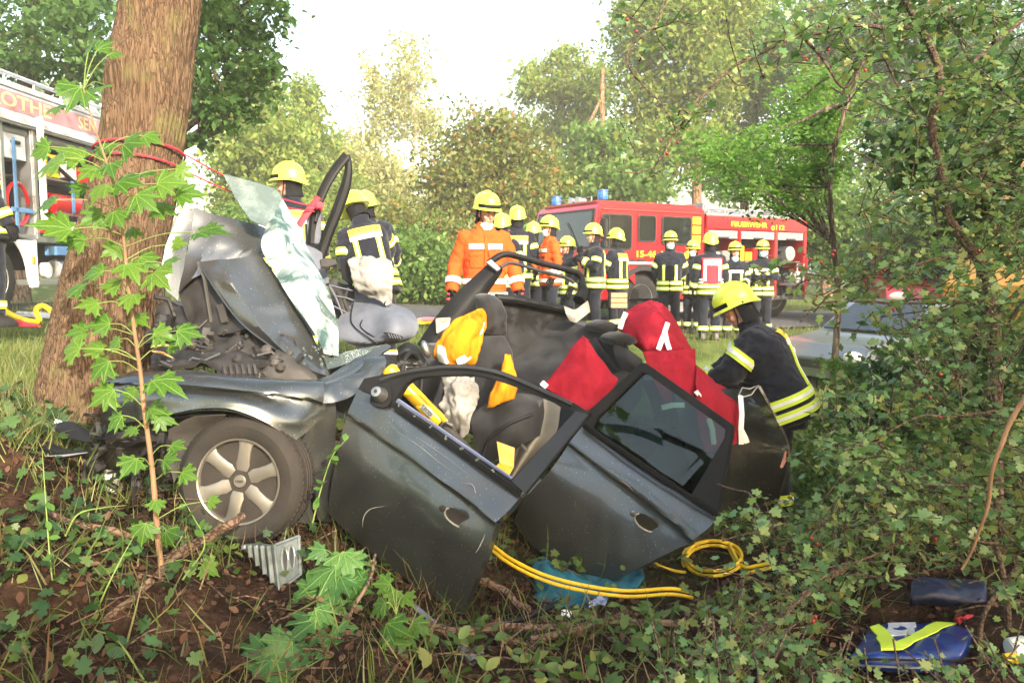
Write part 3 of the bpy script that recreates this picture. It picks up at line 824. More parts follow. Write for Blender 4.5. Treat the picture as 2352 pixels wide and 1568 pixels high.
M_BLUEP = mat("bright blue film", (0.03, 0.17, 0.62), 0.35, vary=0.08)
M_LAMP = mat("lamp glass", (0.85, 0.82, 0.7), 0.15, vary=0.1, coat=0.5)
M_STRAP = mat("blue webbing", (0.10, 0.22, 0.42), 0.7, vary=0.12)
M_SILV = mat("silver car paint", (0.15, 0.17, 0.185), 0.3, 0.5, vary=0.04, coat=0.7)

M_RIMW = mat("silver painted wheel", (0.42, 0.43, 0.44), 0.45, 0.2, vary=0.12)
def ray_dir(x, y):
    X = (x - 1176) / FPX; v = (784 - y) / FPX
    return Vector((X, CP + v * SP, -SP + v * CP))

class Frame:
    """local frame of a vehicle standing on the road: s along its side, q into its width, z up"""
    def __init__(s, o, u):
        s.o = Vector((o[0], o[1], 0)); s.u = Vector((u[0], u[1], 0)).normalized(); s.n = Vector((-s.u.y, s.u.x, 0))
        if s.n.dot(s.o) < 0: s.n = -s.n
        s.M = Matrix(((s.u.x, s.n.x, 0, s.o.x), (s.u.y, s.n.y, 0, s.o.y), (0, 0, 1, 0), (0, 0, 0, 1)))
    def hit(s, x, y, q=0.0):
        r = ray_dir(x, y); o = s.o + s.n * q
        t = s.n.dot(o) / s.n.dot(r)
        p = r * t
        return (p - o).dot(s.u), p.z + CAMZ

def rrect(x0, x1, y0, y1, r, n=4):
    out = []
    for cx, cy, a0 in ((x1 - r, y1 - r, 0), (x0 + r, y1 - r, 90), (x0 + r, y0 + r, 180), (x1 - r, y0 + r, 270)):
        for k in range(n + 1):
            a = R(a0 + 90 * k / n); out.append((cx + r * math.cos(a), cy + r * math.sin(a)))
    return out

def side(fr, q=0.0):
    """matrix that lays an (s, z) drawing on the side plane at width q, thickness towards the viewer"""
    return fr.M @ Matrix(((1, 0, 0, 0), (0, 0, -1, q), (0, 1, 0, 0), (0, 0, 0, 1)))

def lettering(fr, body, s0, s1, zc, h, mt, parent, q=-0.012, M=None, name="lettering"):
    vs, fs = text_mesh(body, 1.0, 0.02)
    xs = [v[0] for v in vs]; ys = [v[1] for v in vs]
    kx = (s1 - s0) / (max(xs) - min(xs)); kz = h / (max(ys) - min(ys)); my = (max(ys) + min(ys)) / 2
    mb = MB(); Mx = M if M is not None else side(fr, q)
    n = len(vs)
    v3 = [((s0 + s1) / 2 + x * kx, zc + (y - my) * kz, 0.0) for x, y in vs]
    mb.add(v3 + [(a, b_, -0.004) for a, b_, c in v3], list(fs) + [tuple(n + i for i in reversed(f)) for f in fs], Mx)
    return mb.build(name, mt, parent, False, fix=False)

def wheel(fr, sc, zc, r, w, parent, q0=0.05, rimmat=None, spokes=10):
    Mw = fr.M @ Matrix.Translation((sc, q0, zc)) @ Matrix.Rotation(R(-90), 4, 'X')
    # local z axis of Mw points along +q (into the vehicle)
    wl = thing_part("wheel", parent)
    mb = MB(); mb.lathe([(r * 0.60, 0.0), (r * 0.80, -0.02), (r * 0.95, 0.01), (r, 0.05), (r, w - 0.05), (r * 0.95, w), (r * 0.6, w)], 40, Mw)
    for k in range(40):
        a = 2 * math.pi * k / 40
        mb.box((0, 0, 0), (0.02, 0.03, w * 0.8), Mw @ Matrix.Rotation(a, 4, 'Z') @ Matrix.Translation((r * 0.995, 0, w / 2)))
    ty = mb.build("tyre", M_TYRE, wl)
    mb = MB(); mb.lathe([(0.02, 0.09), (r * 0.22, 0.07), (r * 0.24, 0.10), (r * 0.5, 0.12), (r * 0.54, 0.04), (r * 0.61, -0.005), (r * 0.63, 0.03), (r * 0.60, 0.2)], 40, Mw)
    mb.build("rim", rimmat or M_RIMW, wl)
    mb = MB()
    for k in range(spokes):
        a = 2 * math.pi * k / spokes
        mb.lathe([(0.035, 0), (0.035, 0.01)], 12, Mw @ Matrix.Rotation(a, 4, 'Z') @ Matrix.Translation((r * 0.39, 0, 0.105)))
        mb.lathe([(0.012, -0.03), (0.012, 0.03)], 6, Mw @ Matrix.Rotation(a + 0.3, 4, 'Z') @ Matrix.Translation((r * 0.2, 0, 0.06)))
    mb.lathe([(0.05, 0.02), (0.05, 0.09)], 16, Mw)
    mb.build("hub", M_DARK, wl)
    return wl

def thing_part(name, parent):
    o = bpy.data.objects.new(name, None); o.empty_display_size = 0.05; COL.objects.link(o); o.parent = parent; ORI[o.name] = ORI[parent.name]
    return o

# ---------------- red fire engine
c = P(1365, 460, 16)
FR = Frame((c.x, c.y), (0.86, 0.51))
base = FR.M @ Vector((3, 1.15, 0)); base.z = H(base.x, base.y)
GZE = H(*(FR.M @ Vector((1.2, 0.2, 0))).xy)
E = thing("fire_engine", "red fire engine with crew cab, blue beacons and yellow lettering, parked on the road", "fire engine", base)
W = 2.3
def arc(cx, cz, r, a0, a1, n=14):
    return [(cx + r * math.cos(R(a0 + (a1 - a0) * i / n)), cz + r * math.sin(R(a0 + (a1 - a0) * i / n))) for i in range(n + 1)]
prof = [(-0.03, 1.02), (-0.04, 1.9), (0.02, 2.2), (0.10, 2.86), (0.20, 2.97), (0.45, 3.0), (2.95, 2.95), (3.02, 2.88), (3.02, 0.98)] + [(1.98, 0.98)] + arc(1.28, 1.0, 0.66, 0, 180) + [(0.62, 0.98)]
mb = MB(); mb.prism(prof, 0, -W, side(FR)); cab = mb.build("cab", M_RED, E, True, 0.05, 3)
# roof cap, a little proud, with gutter
mb = MB(); mb.box((1.55, W / 2, 3.0), (2.75, W - 0.3, 0.05), FR.M); mb.build("roof", M_RED, E, True, 0.02)
mb = MB(); mb.box((1.6, -0.012, 2.84), (2.8, 0.03, 0.025), FR.M); mb.build("gutter", M_REDD, E)
# windscreen, flat on the sloping front
fl = FR.M @ Vector((0.0, 0, 0))
def front(q, z, out=0.02):
    # point on the front face; z picks the slope
    s = float(np.interp(z, [1.02, 1.9, 2.2, 2.86], [-0.03, -0.04, 0.02, 0.10])) - out
    return FR.M @ Vector((s, q, z))
mb = slab([front(0.13, 2.08), front(W - 0.13, 2.08), front(W - 0.16, 2.80), front(0.16, 2.80)], 0.03); mb.build("windscreen", M_WIN, E)
mb = slab([front(0.08, 2.03, 0.012), front(W - 0.08, 2.03, 0.012), front(W - 0.1, 2.85, 0.012), front(0.1, 2.85, 0.012)], 0.02); mb.build("windscreen_seal", M_DARK, E)
for q in (0.5, 1.3):
    mb = MB(); mb.tube([front(q, 2.06, 0.03), front(q + 0.25, 2.35, 0.05), front(q + 0.5, 2.6, 0.045)], 0.012, 6); mb.build("wiper", M_DARK, E)
mb = slab([front(0.08, 1.62, 0.012), front(W - 0.08, 1.62, 0.012), front(W - 0.08, 2.0, 0.012), front(0.08, 2.0, 0.012)], 0.015); mb.build("front_panel", M_RED, E)
mb = MB()
for k in range(6):
    z = 1.38 + k * 0.035
    mb.bar(front(0.45, z, 0.03), front(W - 0.45, z, 0.03), 0.03, 0.02)
mb.build("grille", M_DARK, E)
for q in (0.24, W - 0.24):
    mb = slab([front(q - 0.14, 1.32, 0.025), front(q + 0.14, 1.32, 0.025), front(q + 0.14, 1.5, 0.025), front(q - 0.14, 1.5, 0.025)], 0.04); mb.build("headlight", M_LAMP, E)
mb = MB(); mb.box((-0.08, W / 2, 1.12), (0.22, W + 0.06, 0.3), FR.M); mb.build("bumper", M_GREYP, E, True, 0.03)
# front lettering reads across the cab from its far edge
a_, b__ = front(2.05, 1.80, 0.022), front(0.72, 1.80, 0.022)
ux = (b__ - a_).normalized(); Mx = Matrix((( ux.x, 0, -ux.y, a_.x), (ux.y, 0, ux.x, a_.y), (0, 1, 0, a_.z), (0, 0, 0, 1)))
lettering(FR, "FEUERWEHR", 0.0, (b__ - a_).length, 0.0, 0.2, M_YELL, E, M=Mx)
# doors and windows on the near side
def window(s0, s1, z0, z1, parent, split=None):
    mb = MB(); mb.ringprism(rrect(s0 - 0.03, s1 + 0.03, z0 - 0.03, z1 + 0.03, 0.07), rrect(s0, s1, z0, z1, 0.05), 0, 0.022, side(FR, -0.012)); f = mb.build("window_frame", M_DARK, parent)
    mb = MB(); mb.prism(rrect(s0 - 0.005, s1 + 0.005, z0 - 0.005, z1 + 0.005, 0.05), 0, 0.008, side(FR, -0.014)); mb.build("pane", M_WIN, parent)
    if split:
        mb = MB(); mb.box((split, -0.03, (z0 + z1) / 2), (0.03, 0.012, z1 - z0), FR.M); mb.build("divider", M_DARK, parent)
def door(poly, s0, s1, z0, z1, hs, split=None):
    mb = MB(); mb.prism(poly, 0, 0.012, side(FR, 0.0)); d_ = mb.build("door", M_RED, E, True, 0.006, 2)
    window(s0, s1, z0, z1, d_, split)
    mb = MB(); mb.box((hs, -0.035, 1.78), (0.20, 0.04, 0.05), FR.M); mb.box((hs, -0.016, 1.78), (0.26, 0.02, 0.10), FR.M); mb.build("handle", M_DARK, d_, True, 0.01)
door([(0.09, 1.78), (0.10, 2.0), (0.16, 2.80), (1.07, 2.80), (1.07, 1.30), (0.82, 1.52), (0.6, 1.66), (0.3, 1.74)], 0.2, 0.93, 2.04, 2.72, 0.93, 0.36)
door([(1.11, 1.74), (1.11, 2.80), (1.70, 2.80), (1.70, 1.60), (1.4, 1.74)], 1.15, 1.58, 2.22, 2.72, 1.22)
window(1.80, 2.58, 2.17, 2.72, E)
# folding mirror
mb = MB(); p0 = FR.M @ Vector((0.12, -0.02, 2.66)); p1 = FR.M @ Vector((0.02, -0.30, 2.62)); p2 = FR.M @ Vector((0.02, -0.30, 2.1)); p3 = FR.M @ Vector((0.12, -0.02, 2.06))
mb.tube([p0, p1, p2, p3], 0.014, 6); mb.build("mirror_arm", M_DARK, E)
mb = MB(); mb.box((0.02, -0.30, 2.42), (0.08, 0.2, 0.4), FR.M); mb.box((0.02, -0.30, 2.12), (0.08, 0.18, 0.15), FR.M); mb.build("mirror", M_DARK, E, True, 0.02)
# yellow markers behind the crew cab and the rising stripe
for k in range(3):
    z0 = 2.60 - 0.20 * k
    mb = MB(); mb.prism([(2.66, z0), (2.9, z0), (2.9, z0 + 0.16), (2.66, z0 + 0.16)], 0, 0.004, side(FR, -0.004)); mb.build("yellow_marker", M_YELL, E, False)
mb = MB(); mb.prism([(2.0, 1.55), (2.75, 2.0), (2.75, 2.16), (2.0, 1.71)], 0, 0.003, side(FR, -0.003)); mb.build("stripe", M_YELL, E, False)
lettering(FR, "15-46-1", 1.10, 1.80, 1.94, 0.14, M_YELL, E, q=-0.016)
# wheel arch, wheels, step, chassis
mb = MB(); mb.ringprism(arc(1.28, 1.0, 0.70, 0, 180) + [(0.58, 1.0)], arc(1.28, 1.0, 0.60, 0, 180) + [(0.68, 1.0)], -0.25, 0.06, side(FR)); mb.build("wheel_arch", M_DARK, E)
mb = MB(); mb.prism([(0.55, 1.5), (0.7, 1.72), (1.9, 1.72), (2.02, 1.5), (2.02, 1.62), (1.93, 1.78), (0.66, 1.78), (0.5, 1.6)], 0, 0.05, side(FR, -0.01)); mb.build("mudguard", M_GREYP, E)
wheel(FR, 1.28, GZE + 0.5, 0.5, 0.28, E)
wheel(FR, 5.35, GZE + 0.5, 0.5, 0.28, E)
mb = MB(); mb.box((2.5, 0.2, 0.80), (0.95, 0.4, 0.2), FR.M); mb.box((2.5, -0.03, 0.72), (0.9, 0.18, 0.04), FR.M); mb.build("step", M_ALU, E, True, 0.01)
mb = MB(); mb.box((3.4, W / 2, 0.9), (6.2, 1.0, 0.25), FR.M); mb.build("chassis", M_DARK, E)
# equipment body: pillars, rails, open lockers
mb = MB()
mb.box((4.73, 0.03, 2.66), (3.3, 0.06, 0.30), FR.M)
body_top = mb.build("locker_header", M_RED, E, True, 0.015)
mb = MB(); mb.box((4.73, W / 2 + 0.65, 1.86), (3.3, 1.0, 1.86), FR.M); mb.build("body_core", M_REDD, E)
mb = MB(); mb.box((4.73, W / 2, 2.84), (3.32, W, 0.06), FR.M); mb.build("body_roof", M_GREYP, E, True, 0.02)
for s in (3.10, 4.12, 5.33, 6.33):
    mb = MB(); mb.box((s, 0.3, 1.7), (0.09, 0.6, 1.62), FR.M); mb.build("pillar", M_RED if s != 5.33 else M_REDD, E, True, 0.01)
mb = MB(); mb.box((4.73, 0.35, 0.95), (3.3, 0.7, 0.10), FR.M); mb.build("locker_floor", M_ALU, E)
mb = MB(); mb.box((6.37, W / 2, 1.86), (0.05, W, 1.95), FR.M); mb.build("rear_panel", M_RED, E, True, 0.02)
def locker(s0, s1, zt):
    l = thing_part("locker", E)
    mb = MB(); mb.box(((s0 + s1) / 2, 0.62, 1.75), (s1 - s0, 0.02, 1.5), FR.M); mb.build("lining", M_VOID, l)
    mb = MB()
    for k in range(4): mb.box(((s0 + s1) / 2, 0.03, zt - 0.03 - k * 0.045), (s1 - s0 - 0.02, 0.03, 0.04), FR.M)
    mb.build("rolled_shutter", M_GREYP, l, True, 0.006)
    mb = MB(); mb.box(((s0 + s1) / 2, 0.0, zt - 0.17), (0.3, 0.03, 0.03), FR.M); mb.build("shutter_handle", M_DARK, l)
    for z in (1.35, 1.8):
        mb = MB(); mb.box(((s0 + s1) / 2, 0.34, z), (s1 - s0 - 0.02, 0.5, 0.025), FR.M); mb.build("shelf", M_ALU, l)
    x = s0 + 0.08
    cols = [M_GREYP, M_RED, M_YELL, M_ALU, M_DARK, M_ORAY, M_WHITE]
    for zb in (1.02, 1.37, 1.82):
        x = s0 + 0.06
        while x < s1 - 0.18:
            wd = random.uniform(0.14, 0.3); hh = random.uniform(0.14, 0.28 if zb < 1.8 else 0.36)
            mb = MB()
            if random.random() < 0.45: mb.lathe([(0.01, 0), (hh / 2, 0), (hh / 2, 0.3), (0.01, 0.3)], 16, FR.M @ Matrix.Translation((x + wd / 2, 0.12, zb + hh / 2)) @ Matrix.Rotation(R(-90), 4, 'X'))
            else: mb.box((x + wd / 2, 0.3, zb + hh / 2), (wd - 0.03, 0.36, hh), FR.M)
            mb.build("stowed_equipment", random.choice(cols), l, True, 0.01)
            x += wd
locker(3.15, 4.07, 2.5); locker(4.17, 5.28, 2.5); locker(5.38, 6.28, 2.5)
s0, z0 = FR.hit(1680, 513); s1, z1 = FR.hit(1762, 519)
lettering(FR, "FEUERWEHR", s0, s1, (z0 + z1) / 2, 0.115, M_YELL, E, q=-0.006)
s0, z0 = FR.hit(1774, 521); s1, z1 = FR.hit(1799, 524)
lettering(FR, "112", s0 + 0.12, s1 + 0.04, (z0 + z1) / 2, 0.11, M_YELL, E, q=-0.006)
mb = MB(); mb.ringprism(arc(s0 + 0.02, z0 - 0.03, 0.055, 40, 320, 12), arc(s0 + 0.02, z0 - 0.03, 0.032, 40, 320, 12), 0, 0.004, side(FR, -0.004)); mb.build("receiver_mark", M_YELL, E, False)
# folded-down pump tray with hoses at the rear
mb = MB(); mb.box((5.9, -0.25, 1.28), (0.9, 0.5, 0.06), FR.M)
for k in range(4): mb.tube([FR.M @ Vector((5.5 + k * 0.22, -0.48, 1.31)), FR.M @ Vector((5.5 + k * 0.22, -0.48, 1.75)), FR.M @ Vector((5.62 + k * 0.22, -0.48, 1.75))], 0.016, 6)
mb.build("tray", M_ALU, E)
for k in range(3):
    mb = MB(); mb.lathe([(0.02, 0), (0.13, 0), (0.13, 0.12), (0.02, 0.12)], 18, FR.M @ Matrix.Translation((5.62 + 0.27 * k, -0.4, 1.45)) @ Matrix.Rotation(R(-90), 4, 'X')); mb.build("rolled_hose", M_WHITE if k != 1 else M_GREYP, E)
mb = MB(); mb.tube([FR.M @ Vector((5.75, -0.52, 1.05)), FR.M @ Vector((5.75, -0.52, 1.9))], 0.03, 8); mb.build("red_post", M_RED, E)
# roof gallery
mb = MB()
for q in (0.08, W - 0.08):
    mb.tube([FR.M @ Vector((3.2, q, 2.96)), FR.M @ Vector((6.3, q, 2.96))], 0.025, 6)
    for k in range(7): mb.tube([FR.M @ Vector((3.2 + k * 0.51, q, 2.85)), FR.M @ Vector((3.2 + k * 0.51, q, 2.96))], 0.018, 6)
mb.build("roof_rail", M_GREYP, E)
mb = MB(); mb.box((3.25, 0.7, 2.98), (0.35, 1.2, 0.22), FR.M); mb.build("roof_box", M_GREYP, E, True, 0.03)
mb = MB()
for q in (0.7, 1.1): mb.tube([FR.M @ Vector((3.6, q, 3.0)), FR.M @ Vector((6.3, q, 3.0))], 0.03, 6)
for k in range(9): mb.tube([FR.M @ Vector((3.7 + k * 0.3, 0.7, 3.0)), FR.M @ Vector((3.7 + k * 0.3, 1.1, 3.0))], 0.016, 6)
mb.build("ladder", M_ALU, E)
# beacons
for q in (0.28, W - 0.3):
    bx = thing_part("beacon", E)
    Mb = FR.M @ Matrix.Translation((0.42, q, 3.0))
    mb = MB(); mb.lathe([(0.11, 0), (0.115, 0.05), (0.10, 0.06)], 20, Mb); mb.build("beacon_base", M_DARK, bx)
    mb = MB(); mb.lathe([(0.10, 0.06), (0.105, 0.08), (0.105, 0.20), (0.095, 0.235), (0.04, 0.245)], 20, Mb); mb.build("beacon_lens", M_BLUEL, bx)
    mb = MB()
    for k in range(6):
        a = k * math.pi / 3; mb.tube([Mb @ Vector((0.112 * math.cos(a), 0.112 * math.sin(a), 0.05)), Mb @ Vector((0.112 * math.cos(a), 0.112 * math.sin(a), 0.24))], 0.005, 4)
    mb.lathe([(0.118, 0.235), (0.118, 0.25), (0.10, 0.25)], 20, Mb); mb.build("beacon_guard", M_STRAP, bx)
mb = MB(); mb.tube([FR.M @ Vector((0.3, 0.5, 3.03)), FR.M @ Vector((0.3, 0.5, 3.12)), FR.M @ Vector((0.3, 1.7, 3.12)), FR.M @ Vector((0.3, 1.7, 3.03))], 0.012, 6); mb.build("roof_bar", M_GREYP, E)
for q in (0.9, 1.15):
    mb = MB(); mb.lathe([(0.02, 0), (0.05, 0.02), (0.08, 0.22), (0.085, 0.24)], 16, FR.M @ Matrix.Translation((0.45, q, 3.07)) @ Matrix.Rotation(R(-90), 4, 'Y')); mb.build("horn", M_ALU, E)

# ---------------- pale equipment truck behind the big tree
a_ = P(0, 400, 11); b__ = P(235, 400, 13.6)
FL = Frame((a_.x, a_.y), (b__.x - a_.x, b__.y - a_.y))
base = FL.M @ Vector((0.5, 1.1, 0)); base.z = H(base.x, base.y)
T = thing("equipment_truck", "pale rescue truck with open lockers and a pink name stripe, behind the leaning trunk", "truck", base)
GT = H(*(FL.M @ Vector((0.1, 0.1, 0))).xy)
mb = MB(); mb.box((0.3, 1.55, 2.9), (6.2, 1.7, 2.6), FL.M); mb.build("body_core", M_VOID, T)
mb = MB(); mb.box((0.3, 1.2, 4.2), (6.3, 2.4, 0.12), FL.M); mb.build("roof", M_PALE, T, True, 0.03)
mb = MB(); mb.box((0.3, 0.04, 3.97), (6.3, 0.08, 0.36), FL.M); mb.build("name_board", M_PALE, T, True, 0.02)
mb = MB(); mb.box((0.3, -0.004, 3.98), (6.2, 0.008, 0.26), FL.M); mb.build("pink_stripe", M_PINK, T, False)
mb = MB(); mb.box((0.3, -0.02, 3.72), (6.3, 0.14, 0.14), FL.M); mb.build("rail", M_PALE, T, True, 0.03)
for body, x0, x1, y0, y1 in (("ROTHE", -28, 116, 231, 252), ("SEN", 178, 219, 275, 288)):
    s0, z0 = FL.hit(x0, y0); s1, z1 = FL.hit(x1, y1)
    lettering(FL, body, s0, s1, 3.985, 0.20, M_CREAM, T, q=-0.012)
for s in (0.05, 0.78, 2.75):
    mb = MB(); mb.box((s, 0.15, 2.9), (0.13, 0.3, 1.65), FL.M); mb.box((s - 0.03, -0.012, 2.85), (0.03, 0.02, 1.6), FL.M); mb.build("pillar", M_ALU, T, True, 0.015)
mb = MB(); mb.box((1.9, 0.18, 1.42), (2.3, 0.36, 0.08), FL.M); mb.build("lower_sill", M_ALU, T, True, 0.01)
mb = MB(); mb.box((1.72, 0.2, 2.06), (2.0, 0.4, 0.09), FL.M); mb.build("locker_shelf", M_ALU, T, True, 0.01)
mb = MB(); mb.box((1.72, 0.3, 3.0), (1.9, 0.5, 0.03), FL.M); mb.build("locker_shelf", M_ALU, T)
mb = MB(); mb.box((0.42, 0.25, 2.08), (0.62, 0.5, 0.08), FL.M); mb.build("locker_shelf", M_ALU, T)
for s0, s1 in ((0.12, 0.7), (0.85, 2.68)):
    mb = MB(); mb.lathe([(0.07, 0), (0.07, s1 - s0)], 14, FL.M @ Matrix.Translation((s0, 0.1, 3.58)) @ Matrix.Rotation(R(90), 4, 'Y')); mb.build("rolled_shutter", M_GREYP, T)
# fender with wheel arch
mb = MB(); mb.prism([(-1.6, 2.05), (0.72, 2.05), (0.72, 1.34)] + [(0.56, 1.34)] + arc(-0.12, 1.5, 0.62, 0, 180) + [(-0.8, 1.34), (-1.6, 1.34)], -0.04, 0.02, side(FL)); mb.build("fender", M_WHITE, T, True, 0.015)
wheel(FL, -0.14, GT + 0.5, 0.5, 0.3, T, q0=0.08)
mb = MB(); mb.box((0.60, -0.03, 1.75), (0.05, 0.02, 0.10), FL.M); mb.build("marker_lamp", M_ORAY, T)
mb = MB(); mb.prism([(0.06, 2.2), (0.2, 2.25), (0.2, 3.75), (0.06, 3.7)], 0, 0.03, side(FL, -0.5)); mb.build("open_flap", M_WHITE, T, True, 0.01)
# things stowed in its lockers
def stow(mbf, mt, name="stowed_equipment"):
    mb = MB(); mbf(mb); mb.build(name, mt, T, True, 0.008)
stow(lambda q: q.box((0.42, 0.25, 3.36), (0.5, 0.4, 0.36), FL.M), M_PALE, "drawer")
stow(lambda q: q.box((0.42, 0.03, 3.42), (0.2, 0.03, 0.05), FL.M), M_DARK, "drawer_handle")
stow(lambda q: q.tube([FL.M @ Vector((0.42 + 0.24 * math.cos(a), 0.05, 2.55 + 0.3 * math.sin(a))) for a in np.linspace(0, 6.1, 22)], 0.03, 6), M_RED, "hose_loop")
stow(lambda q: q.box((0.32, 0.0, 2.8), (0.07, 0.02, 1.35), FL.M), M_STRAP, "strap")
stow(lambda q: q.box((0.45, 0.0, 2.46), (0.5, 0.02, 0.07), FL.M), M_STRAP, "strap")
stow(lambda q: q.lathe([(0.02, 0), (0.17, 0.02), (0.17, 0.8), (0.02, 0.82)], 18, FL.M @ Matrix.Translation((1.2, 0.1, 2.62)) @ Matrix.Rotation(R(90), 4, 'Y')), M_RED, "red_cylinder")
stow(lambda q: q.box((1.6, -0.08, 2.75), (0.08, 0.02, 0.5), FL.M), M_STRAP, "strap")
stow(lambda q: q.box((1.35, 0.2, 3.2), (0.3, 0.3, 0.35), FL.M), M_YELL)
stow(lambda q: q.box((1.8, 0.2, 3.2), (0.3, 0.3, 0.3), FL.M), M_WHITE)
stow(lambda q: q.box((2.2, 0.2, 3.15), (0.25, 0.3, 0.25), FL.M), M_RED)
stow(lambda q: q.box((1.5, 0.1, 2.26), (0.5, 0.3, 0.2), FL.M), M_WHITE)
stow(lambda q: q.box((1.0, 0.1, 2.25), (0.3, 0.3, 0.18), FL.M), M_RED)
stow(lambda q: q.box((1.5, 0.05, 1.9), (0.7, 0.2, 0.14), FL.M), M_STRAP)
stow(lambda q: q.lathe([(0.02, 0), (0.14, 0.01), (0.14, 0.6), (0.02, 0.62)], 16, FL.M @ Matrix.Translation((1.3, 0.12, 1.62)) @ Matrix.Rotation(R(90), 4, 'Y')), M_ALU)
stow(lambda q: q.lathe([(0.02, 0), (0.12, 0), (0.12, 0.1), (0.02, 0.1)], 16, FL.M @ Matrix.Translation((1.15, 0.1, 1.6)) @ Matrix.Rotation(R(-90), 4, 'X')), M_WHITE)
stow(lambda q: q.tube([FL.M @ Vector((1.1, 0.0, 3.3)), FL.M @ Vector((1.9, 0.0, 2.95)), FL.M @ Vector((2.4, 0.0, 2.9))], 0.035, 6), M_DARK)
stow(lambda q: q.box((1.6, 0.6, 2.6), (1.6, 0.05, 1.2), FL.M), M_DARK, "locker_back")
mb = MB()
for q in (0.15, 2.2): mb.tube([FL.M @ Vector((-2.5, q, 4.4)), FL.M @ Vector((3.3, q, 4.4))], 0.03, 6)
for k in range(9): mb.tube([FL.M @ Vector((-2.3 + k * 0.68, 0.15, 4.24)), FL.M @ Vector((-2.3 + k * 0.68, 0.15, 4.4))], 0.02, 6)
mb.build("roof_rail", M_PALE, T)

# ---------------- orange yellow ambulance, silver car and red vehicle behind the hawthorn
pa = P(2235, 500, 12.2)
FA = Frame((pa.x + 1.15, pa.y), (0.96, 0.28))
base = FA.M @ Vector((1.5, 1, 0)); GA = H(base.x, base.y); base.z = GA
A = thing("ambulance", "orange yellow ambulance van with a blue light, hidden behind the hawthorn", "van", base)
zt = P(2235, 336, 12.2).z
mb = MB(); mb.prism([(0, GA + 0.45), (0, GA + 1.15), (0.25, GA + 1.5), (0.7, zt - 0.1), (0.85, zt), (5.0, zt), (5.05, zt - 0.1), (5.05, GA + 0.45), (4.4, GA + 0.45)] + arc(4.05, GA + 0.45, 0.38, 0, 180, 8) + arc(0.95, GA + 0.45, 0.38, 0, 180, 8), 0, -1.95, side(FA)); mb.build("body", M_ORAY, A, True, 0.04, 3)
mb = MB(); mb.box((3.0, -0.01, GA + 1.3), (3.6, 0.02, 0.45), FA.M); mb.build("white_band", M_WHITE, A)
mb = MB(); mb.prism([(0.5, GA + 1.45), (1.4, GA + 1.45), (1.4, zt - 0.35), (0.85, zt - 0.35)], 0, 0.02, side(FA)); mb.build("side_window", M_WIN, A)
mb = MB(); mb.box((1.95, 0.5, zt + 0.08), (0.7, 1.0, 0.18), FA.M); mb.build("beacon", M_BLUEL, A, True, 0.04)
mb = MB(); mb.prism([(1.75, zt - 0.3), (2.9, zt - 0.3), (2.9, zt - 0.06), (1.75, zt - 0.06)], 0, 0.02, side(FA)); mb.build("blue_panel", M_BLUEP, A)
wheel(FA, 0.95, GA + 0.34, 0.34, 0.2, A); wheel(FA, 4.05, GA + 0.34, 0.34, 0.2, A)

def small_car(label, px, py, d, u, paint, h=1.45, name="car", cat="car", lights=False):
    p = P(px, py, d); fr = Frame((p.x, p.y), u); g = H(p.x, p.y)
    c_ = thing(name, label, cat, (p.x, p.y, g))
    L = 4.2
    pr = [(-L / 2, .3), (-L / 2 - .04, .6), (-L / 2 + .1, .82), (-L / 2 + 1.0, .95), (-L / 2 + 1.7, h - .04), (-L / 2 + 2.1, h), (L / 2 - .9, h - .02), (L / 2 - .2, .98), (L / 2, .8), (L / 2, .3), (L / 2 - .45, .3)] + arc(L / 2 - .82, .3, .36, 0, 180, 8) + arc(-L / 2 + .85, .3, .36, 0, 180, 8)
    pr = [(a, b_ + g) for a, b_ in pr]
    mb = MB(); mb.prism(pr, 0, -1.7, side(fr)); mb.build("body", paint, c_, True, 0.06, 3)
    mb = MB(); mb.prism([(-L / 2 + 1.2, g + .98), (-L / 2 + 1.78, g + h - .1), (L / 2 - 1.0, g + h - .1), (L / 2 - .5, g + .98)], 0, 0.015, side(fr)); mb.build("side_window", M_WIN, c_)
    mb = slab([fr.M @ Vector((-L / 2 + .98, .12, g + .97)), fr.M @ Vector((-L / 2 + .98, 1.58, g + .97)), fr.M @ Vector((-L / 2 + 1.62, 1.48, g + h - .08)), fr.M @ Vector((-L / 2 + 1.62, .22, g + h - .08))], 0.03)
    for i, v in enumerate(mb.v): mb.v[i] = v + fr.u * -0.03 + Vector((0, 0, 0.03))
    mb.build("windscreen", M_WIN, c_)
    for q in (.22, 1.48):
        mb = MB(); mb.ell((-L / 2, q, g + .66), (.06, .18, .09), 12, 6, fr.M); mb.build("headlight", M_LAMP, c_)
    mb = MB(); mb.box((-L / 2 - .02, .85, g + .5), (.04, .9, .12), fr.M); mb.build("grille", M_DARK, c_)
    wheel(fr, -L / 2 + .85, g + .3, .3, .2, c_, 0.02); wheel(fr, L / 2 - .82, g + .3, .3, .2, c_, 0.02)
    return c_
small_car("silver car parked behind the stooping firefighter, partly hidden by twigs", 2200, 760, 12.4, (0.88, 0.47), M_SILV)
small_car("red car with lit looking headlamps beyond the silver car", 1990, 700, 17.5, (0.25, 0.97), M_RED, 1.7)
